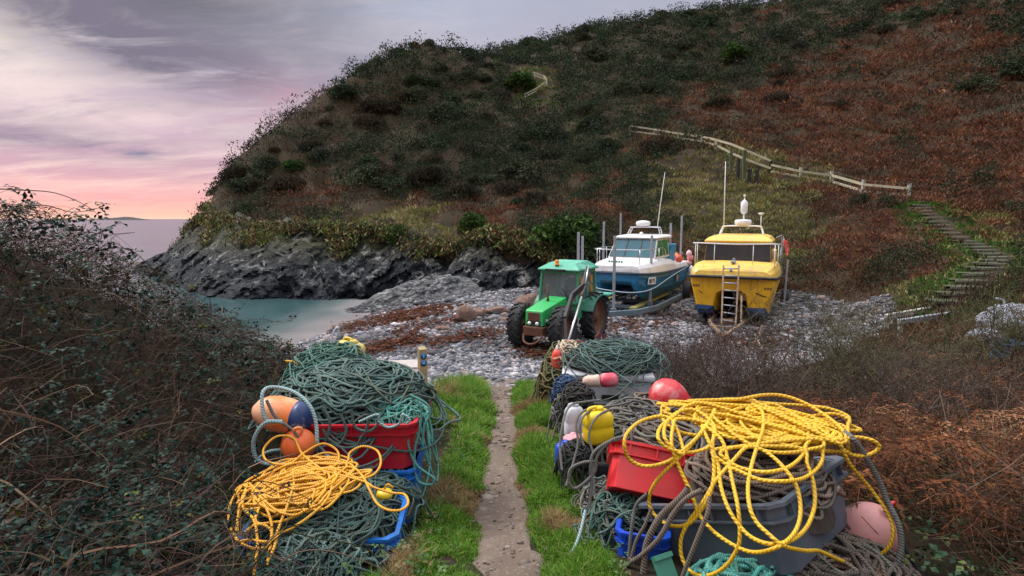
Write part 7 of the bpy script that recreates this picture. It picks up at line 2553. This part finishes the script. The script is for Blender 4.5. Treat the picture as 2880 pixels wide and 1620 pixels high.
def build_bracken():
    rg = np.random.default_rng(88)
    pal = np.array([(.135, .050, .023), (.19, .078, .035), (.085, .034, .018), (.27, .13, .065), (.05, .025, .016)])
    B = right_spots(1500, rg, lambda y: np.interp(y, [1.5, 2.4, 3.2, 5, 8], [1.35, 1.9, 2.1, 2.2, 3.6]), lambda y: np.interp(y, [1.5, 4, 8], [3.2, 5.5, 9.5]), 1.5, 8.5)
    B[:, 2] += rg.uniform(-.02, .62, len(B)) * np.clip((B[:, 0] - 1.4) / 1.0, .25, 1)
    B = B[~((B[:, 0] < np.interp(B[:, 1], [1.5, 2.2, 3.3, 3.6], [1.85, 2.12, 2.15, 1.9])))]
    B = B[rg.uniform(size=len(B)) < np.interp(B[:, 1], [2.6, 3.6, 4.4], [.6, .8, 1.0])]
    T, V, F, C = fronds(B, rg, (.4, .85), pal)
    rt = empty('bracken', (3.2, 4.0, gh(3.2, 4)), 0, 'collapsed rusty orange bracken fronds covering the bank right of the path', 'bracken', kind='stuff')
    org = np.array(rt.location)
    np_mesh('fronds', V - org, F, LEAF, rt, col=C)
    T.V = [v - org for v in T.V]
    T.build('stalks', CANE, rt, smooth=False)
    # dead stems and fallen twigs among it
    T = Tubes()
    B = right_spots(8000, rg, lambda y: np.interp(y, [1.5, 2.4, 3.2, 5, 7, 10, 11.5], [1.3, 1.85, 1.9, 1.95, 1.7, 1.2, 1.0]), lambda y: np.interp(y, [1.5, 4, 8, 11.5], [3.2, 5.5, 9, 11]), 1.4, 11.5)
    B = B[~((B[:, 0] < np.interp(B[:, 1], [1.5, 2.2, 3.3, 3.6], [1.75, 2.05, 2.1, 1.9])))]
    for p in B:
        l = rg.uniform(.15, .5) * (1 + .05 * p[1])
        d = rand_unit(1, rg)[0]; d[2] = abs(d[2]) * .8 + .15
        p = p + np.array([0, 0, rg.uniform(0, .5)])
        q = p + d * l * .5 + rg.normal(0, .03, 3)
        T.add(np.array([p, q, p + d * l]), rg.uniform(.0012, .0024) * max(1, p[1] / 3.6), 3, col=np.array([(.11, .075, .055), (.07, .052, .04), (.15, .11, .085), (.065, .065, .03), (.13, .065, .045)])[rg.integers(0, 5)] * rg.uniform(.6, 1.2))
    T.V = [v - org for v in T.V]
    T.build('dead_stems', CANE, rt, smooth=False)
    # some bramble leaf low down
    B = right_spots(2600, rg, lambda y: np.interp(y, [1.5, 2.4, 3.2, 5, 7, 10], [1.3, 1.8, 2.0, 2.0, 1.9, 1.5]), lambda y: np.interp(y, [1.5, 4, 8], [3.2, 5.5, 9]), 1.4, 10)
    B[:, 2] += rg.uniform(.02, .3, len(B))
    palg = np.array([(.022, .05, .024), (.04, .075, .03), (.015, .03, .018), (.08, .10, .03)])
    V, F, C = leaflets(B - org, .034 * np.clip(B[:, 1] / 4, .9, 1.8), palg[rg.integers(0, 4, len(B))], rg)
    np_mesh('bramble_leaves', V, F, LEAFG, rt, col=C)
build_bracken()

# bare thorn shrubs between the piles and the boats
def grow(T, p, d, l, r, lev, rg, col, tips, spread=.75, upw=.1):
    n = 5
    q = [p]
    dd = d.copy()
    for i in range(n):
        dd = dd + rg.normal(0, .16, 3) + np.array([0, 0, upw * .3])
        dd /= np.linalg.norm(dd)
        q.append(q[-1] + dd * l / n)
    q = np.array(q)
    T.add(q, r, 4 if lev > 2 else 3, taper=np.linspace(1, .6, len(q)), col=col * rg.uniform(.75, 1.25))
    if lev == 0:
        tips.append(q[-1])
        return
    for k in range(int(rg.integers(3, 5))):
        t = rg.uniform(.35, 1.0)
        i = min(int(t * n), n - 1)
        nd = dd + rg.normal(0, spread, 3)
        nd[2] += upw
        nd /= np.linalg.norm(nd)
        grow(T, q[i + 1], nd, l * rg.uniform(.55, .8), max(r * .58, .0022), lev - 1, rg, col, tips, spread, upw)
def shrub(x, y, h, seed, label, stems=6, lev=4, col=(.10, .075, .06), bud=None, r=.011, spread=.75, name='bare_shrub', group='bare thorn shrubs between the piles and the boats', buds=1):
    rg = np.random.default_rng(seed)
    root = empty(name, (x, y, gh(x, y) - .03), 0, label, 'shrub', group)
    T = Tubes(); tips = []
    for k in range(stems):
        a = rg.uniform(0, 6.28)
        d = np.array([math.cos(a) * .7, math.sin(a) * .7, 1.0]); d /= np.linalg.norm(d)
        grow(T, np.array([rg.normal(0, .08), rg.normal(0, .08), 0]), d, h * rg.uniform(.35, .55), r, lev, rg, np.array(col), tips, spread)
    T.build('branches', CANE, root, smooth=False)
    if bud is not None:
        P = np.repeat(np.array(tips), buds, axis=0)
        P = P + rg.normal(0, .02, P.shape)
        V, F, C = leaf_clump(P, np.full(len(P), .020 if buds > 1 else .011), np.tile(np.array(bud), (len(P), 1)), rg, 1.6, .2, .3)
        np_mesh('foliage', V, F, LEAF, root, col=C)
    return root
SH = [(2.35, 6.6, 1.2, 'bare shrub with tangled dark twigs just behind the red pear buoy'), (3.3, 7.4, 1.5, 'spreading bare shrub in front of the yellow boat trailer, darkest of the row'), (4.4, 7.2, 1.55, 'bare shrub with greenish twigs right of the yellow boat'), (5.3, 8.3, 1.25, 'bare shrub standing below the lower handrail'),
      (4.0, 5.6, 1.1, 'low bare shrub above the rusty bracken, right of the yellow rope'), (7.0, 7.4, 1.3, 'bare shrub partly hiding the white sacks'), (5.2, 6.1, 1.1, 'bare low shrub at the right, in front of the white sacks'), (2.6, 8.8, 1.2, 'bare shrub on the shingle edge between the white bin and the yellow boat')]
for k, (x, y, h, lab) in enumerate(SH):
    shrub(x, y, h * 1.2, 300 + k, lab, stems=15, lev=4, col=[(.10, .075, .06), (.075, .058, .05), (.09, .085, .045)][k % 3], bud=(.09, .085, .03) if k % 3 == 2 else (.10, .055, .045), r=.010)
shrub(W(866, 330, 8.2).x, 8.2, 2.3, 333, 'single tall straight stem forking at the top, right of the yellow boat', stems=1, lev=3, col=(.08, .06, .05), r=.016, spread=.55, group=None)
for k, (px, py, Y, h) in enumerate([(672, 402, 6.2, .55), (690, 398, 6.6, .6), (705, 396, 6.9, .6), (724, 400, 6.4, .55), (742, 402, 6.2, .5), (760, 398, 6.8, .55), (676, 392, 7.4, .6), (730, 390, 7.8, .6), (650, 378, 7.8, .55)]):
    v = W(px, py, Y)
    shrub(v.x, Y, h, 400 + k, 'clump of dead stalks with pinkish brown seed heads behind the red buoy', stems=9, lev=2, col=(.17, .10, .085), bud=(.22, .115, .10), r=.006, spread=.35, name='dead_stalks', group='dead seed heads beside the shingle', buds=7)
o = shrub(7.9, 17.2, 1.6, 501, 'tangled grey bare bush at the toe of the slope right of the yellow boat', stems=8, lev=4, col=(.17, .14, .115), r=.013, group=None)
o.location = (9.6, 16.4, gh(9.6, 16.4))

# weeds and low leaves at the edge of the piles
def build_weeds():
    rg = np.random.default_rng(91)
    pts = []
    for _ in range(420):
        y = rg.uniform(2.1, 6.5)
        pts.append((rg.normal(-.52, .10), y))
    for _ in range(240):
        y = rg.uniform(2.0, 6.5)
        pts.append((rg.normal(.50, .06), y))
    P = np.array(pts)
    P = np.column_stack([P, H(P[:, 0], P[:, 1]) + rg.uniform(.02, .14, len(P))])
    pal = np.array([(.06, .13, .03), (.09, .15, .05), (.045, .09, .03), (.16, .12, .06)])
    V, F, C = leaflets(P, np.full(len(P), .024), pal[rg.integers(0, 4, len(P))], rg)
    o = np_mesh('weeds', V, F, LEAFG, col=C)
    props(o, 'low leafy weeds growing along the foot of both piles', 'weeds', kind='stuff')
build_weeds()

# ------------------------------------------------------------------ fences, rails, steps, post
WOOD_P = simple('pale_weathered_timber', (.42, .39, .27), .85, (.24, .24, .15), .8, 3, bump=.3)
WOOD_G = simple('grey_weathered_timber', (.42, .41, .36), .85, (.20, .21, .16), .8, 4, bump=.3)
WOOD_D = simple('dark_treated_timber', (.075, .09, .045), .85, (.04, .045, .03), .8, 5, bump=.3)
def disp(x, y):
    return x / 2.51563, y / 2.51563
def fence(label, posts, rails, name='rail_fence', thick=.16, wire=True, dark=()):
    """posts: (x, top y, foot y) on the photo; the foot finds the ground, the top gives the height"""
    pts = []
    for (x, t, b) in posts:
        px, pt = disp(x, t)
        _, pb = disp(x, b)
        g = ground(px, pb, 14, 110)
        pts.append((g, W(px, pt, g.y)))
    org = pts[0][0].copy()
    root = empty(name, org, 0, label, 'fence')
    for i, (g, t) in enumerate(pts):
        m = MB(); m.box((g.x - org.x, g.y - org.y, (g.z - .3 + t.z) / 2 - org.z), (thick, thick, t.z - g.z + .3), bevel=.01)
        m.build('post', WOOD_D if i in dark else WOOD_G, root)
    for i in range(len(pts) - 1):
        for f in rails:
            a = pts[i][0].lerp(pts[i][1], f); b = pts[i + 1][0].lerp(pts[i + 1][1], f)
            off = Vector((0, -thick * .5 - .022, 0))
            m = MB(); m.bar(a + off - org, b + off - org, .045, .15); m.build('rail', WOOD_P, root)
    if wire:
        T = Tubes()
        for i in range(len(pts) - 1):
            T.add(catmull([pts[i][1] - org, (pts[i][1] + pts[i + 1][1]) / 2 - org - Vector((0, 0, .02)), pts[i + 1][1] - org], 3), .012, 4)
        T.build('top_wire', WOOD_D, root)
    return root
fence('long pale post and rail fence crossing the hillside above the boats', [(2285, 462, 501), (2170, 452, 491), (2090, 430, 466), (2013, 421, 453), (1938, 403, 441)], (.68, .25))
fence('weathered handrail fence climbing left across the slope above the yellow boat', [(1938, 403, 441), (1870, 374, 420), (1838, 361, 405), (1800, 351, 378), (1765, 343, 366), (1705, 335, 358), (1645, 325, 348), (1585, 316, 341)], (.95, .45), dark=(1, 2), wire=False)
fence('short pale handrail curving round the bend high on the headland', [(1308, 184, 196), (1345, 182, 195), (1368, 190, 204), (1376, 203, 218), (1350, 221, 234), (1321, 236, 250)], (.9, .4), wire=False, thick=.13)
for k, (x, t, b) in enumerate([(1838, 385, 447), (1870, 380, 462), (1856, 402, 450), (1884, 428, 466), (1902, 430, 462)]):
    px, pt = disp(x, t); _, pb = disp(x, b)
    g = ground(px, pb, 14, 110)
    tp = W(px, pt, g.y)
    t_ = empty('timber_pile', g, 0, ['dark green pile carrying the walkway, left of the pair', 'dark green pile carrying the walkway, right of the pair', 'black stump just behind the two walkway piles', 'black stump leaning right of the walkway piles', 'rightmost short black stump below the walkway'][k], 'post', 'dark piles under the hillside walkway')
    m = MB(); m.box((0, 0, (tp.z - g.z) / 2 - .2), (.2, .2, tp.z - g.z + .4), rot=(0, .03 * (k - 2), 0), bevel=.02); m.build('shaft', WOOD_D if k < 2 else BLACKP, t_)
    m = MB(); m.box((0, 0, tp.z - g.z + .02), (.24, .24, .06), bevel=.01); m.build('cap', WOOD_D if k < 2 else BLACKP, t_)

STEPW = simple('old_step_timber', (.20, .185, .14), .9, (.09, .10, .05), .9, 4, bump=.3)
def build_steps():
    P = catmull([Vector((W(*p).x, W(*p).y, 0)) for p in STAIR_PX], 14)
    L = np.concatenate([[0], np.cumsum(np.linalg.norm(np.diff(P, axis=0), axis=1))])
    n = 24
    org = Vector((P[-1][0], P[-1][1], gh(P[-1][0], P[-1][1])))
    root = empty('stairway', org, 0, 'flight of timber edged earth steps winding up the grassy slope at the right', 'steps')
    for k in range(n):
        s = L[-1] * (k + .5) / n
        x, y = np.interp(s, L, P[:, 0]), np.interp(s, L, P[:, 1])
        x2, y2 = np.interp(min(s + .3, L[-1]), L, P[:, 0]), np.interp(min(s + .3, L[-1]), L, P[:, 1])
        a = math.atan2(y2 - y, x2 - x) + math.pi / 2
        a = a * .35
        z = gh(x, y) + .06
        m = MB()
        m.box((x - org.x, y - org.y, z - org.z), (.85, .05, .075), rot=(0, RNG.normal(0, .03), a if abs(a) < 1.2 else 0), bevel=.01)
        o = m.build('step', STEPW, root)
        m = MB()
        m.box((x - org.x + .04 * math.sin(a), y - org.y + .30, z - org.z + .02), (.8, .4, .03), rot=(0, 0, a), bevel=.01)
        m.build('tread', simple('trodden_tread', (.06, .06, .03), .95, (.05, .09, .025), .8, 6) if k == 0 else bpy.data.materials['trodden_tread'], o)
build_steps()
for k, (a, b, lab) in enumerate([(((2228, 797), 15.6), ((2395, 768), 16.6), 'upper of the two grey handrails at the foot of the timber steps'), (((2262, 810), 14.2), ((2455, 781), 15.6), 'lower and nearer grey handrail at the foot of the timber steps')]):
    p, q = W(*disp(*a[0]), a[1]), W(*disp(*b[0]), b[1])
    t = empty('handrail', p, 0, lab, 'handrail')
    m = MB(); m.bar((0, 0, 0), q - p, .12, .14, bevel=.02); m.build('rail', GALV if k else WOOD_G, t)
    for u in (.02, .5, .97):
        c = (q - p) * u
        g = gh(p.x + c.x, p.y + c.y)
        m = MB(); m.box((c.x, c.y, (c.z + g - p.z) / 2 - .1), (.09, .09, max(.1, c.z - (g - p.z) + .1)), bevel=.01); m.build('post', WOOD_G, t)

p = W(423, 389, 6.75)
tp = W(423, 347, 6.75)
g = gh(p.x, p.y)
t = empty('waymark_post', (p.x, p.y, g - .05), .45, 'square timber waymark post with two blue arrow discs at the path edge', 'post')
hp = tp.z - g + .05
m = MB(); m.loft([[(-.048, -.048, 0), (.048, -.048, 0), (.048, .048, 0), (-.048, .048, 0)], [(-.048, -.048, hp - .02), (.048, -.048, hp - .02), (.048, .048, hp), (-.048, .048, hp)]]); m.build('shaft', simple('honey_timber', (.40, .29, .15), .8, (.22, .19, .10), .8, 8, bump=.2), t, bevel=.004)
DISC = simple('blue_waymark_disc', (.01, .13, .34), .4, (.02, .18, .4), .4, 10)
MARK = simple('pale_blue_mark', (.20, .50, .68), .5)
for k, z in enumerate((.105, .19)):
    m = MB(); m.lathe([(0, 0), (.038, 0), (.038, .004), (0, .004)], Matrix.Translation((0, -.048, hp - z)) @ Matrix.Rotation(math.pi / 2, 4, 'X'), 24); d = m.build('marker_disc', DISC, t)
    m = MB()
    if k == 0:
        m.poly([(0, -.0535, hp - z + .024), (-.016, -.0535, hp - z + .002), (-.006, -.0535, hp - z + .002), (-.006, -.0535, hp - z - .022), (.006, -.0535, hp - z - .022), (.006, -.0535, hp - z + .002), (.016, -.0535, hp - z + .002)], (0, -.002, 0))
    else:
        m.poly([(-.02, -.0535, hp - z - .008), (.02, -.0535, hp - z - .008), (.014, -.0535, hp - z + .014), (0, -.0535, hp - z + .02), (-.014, -.0535, hp - z + .014)], (0, -.002, 0))
    m.build('symbol', MARK, d)
g1 = ground(403, 371, 7, 20)
t = empty('concrete_slab', (g1.x, g1.y, g1.z + .02), .1, 'pale flat concrete slab on the shingle left of the waymark post', 'slab')
m = MB(); m.box((0, .25, .03), (.85, .75, .14), bevel=.015); m.build('slab_top', simple('pale_concrete', (.42, .37, .34), .85, (.30, .27, .25), .7, 5, bump=.2), t)
m = MB(); m.box((0, -.16, .0), (.9, .07, .1), bevel=.01); m.build('kerb_edge', simple('concrete_edge', (.34, .31, .28), .85), t)
g1 = ground(757, 346, 9, 30)
t = empty('driftwood', (g1.x, g1.y, g1.z), 0, 'bleached orange brown forked driftwood stick on the shingle below the yellow boat', 'driftwood')
m = MB(); m.tube([(-.25, .0, .05), (-.05, .02, .12), (.08, 0, .35), (.12, 0, .62)], .035, 7, n=5, taper=None); m.build('branch', simple('bleached_driftwood', (.42, .27, .18), .85, (.28, .17, .11), .7, 9), t)
m = MB(); m.tube([(.02, .01, .16), (.02, -.2, .05), (.1, -.35, .03)], .028, 6, n=4); m.build('fork', bpy.data.materials['bleached_driftwood'], t)

# ragged turf and ivy hanging over the top of the rock face
def build_cliff_turf():
    rg = np.random.default_rng(404)
    B = catmull([b for b, t in COAST[:13]], 60)
    T = catmull([t for b, t in COAST[:13]], 60)
    n = 5200
    k = rg.integers(0, len(B), n)
    edge = fbm(np.stack([B[k, 0] * .35, B[k, 1] * .35, B[k, 0] * 0], -1), 4, 321)
    v = 1.08 - rg.uniform(0, 1, n) ** 1.6 * np.clip((edge - .40) * 1.9, .04, .50) 
    P = B[k] * (1 - v)[:, None] + T[k] * v[:, None]
    D = (T - B)[k]; D[:, 2] = 0
    inn = D / np.linalg.norm(D, axis=1, keepdims=True)
    P = P - inn * .35 + np.array([0, 0, .15])
    sp = rg.choice(5, n, p=[.14, .22, .18, .34, .12])
    pal = np.stack([PAL[SPEC[q]][rg.integers(0, 5)] for q in sp])
    tint = .7 + .7 * fbm(P * .6, 3, 17)[:, None]
    m = 10
    tint = tint * 1.0
    base = np.repeat(P, m, 0) + rg.normal(0, .28, (n * m, 3)) * np.array([1, 1, .7])
    V, F, C = leaf_clump(base, np.full(n * m, .15), np.repeat(pal * tint, m, 0), rg, 3.2, .4, .22)
    o = np_mesh('cliff_turf', V, F, LEAF, col=C)
    props(o, 'ragged ochre turf and ivy hanging over the top of the dark rock face', 'turf', kind='stuff')
build_cliff_turf()

def build_path_stones():
    rg = np.random.default_rng(202)
    n = 420
    y = np.exp(rg.uniform(math.log(1.4), math.log(11.5), n))
    x = path_x(y) + rg.normal(0, .55, n) * path_w(y)
    ok = np.abs(x - path_x(y)) < path_w(y) * 1.15
    x, y = x[ok], y[ok]; n = len(x)
    s = rg.lognormal(-4.9, .5, n) * np.clip(y / 3, .8, 2.2)
    big = (y > 7.2) & (x > path_x(y) + path_w(y) * .4)
    s[big] *= 2.6
    BV, BF = ico_arrays(1)
    J = 1 + .4 * (rg.uniform(size=(n, len(BV), 1)) - .5)
    V = BV[None] * J * np.stack([s * 1.2, s, s * .5], -1)[:, None, :]
    z = H(x, y) + .022
    V = V + np.stack([x, y, z], -1)[:, None]
    pal = np.array([(.19, .145, .115), (.24, .20, .17), (.12, .09, .07), (.17, .14, .12)])
    c = pal[rg.integers(0, 4, n)] * rg.uniform(.7, 1.2, (n, 1))
    F = (BF[None] + (np.arange(n) * len(BV))[:, None, None]).reshape(-1, 3)
    o = np_mesh('path_gravel', V.reshape(-1, 3), F, bpy.data.materials['pebble_stone'], col=np.repeat(c, len(BV), axis=0), smooth=True)
    props(o, 'small stones and grit trodden into the earth path', 'gravel', kind='stuff')
build_path_stones()
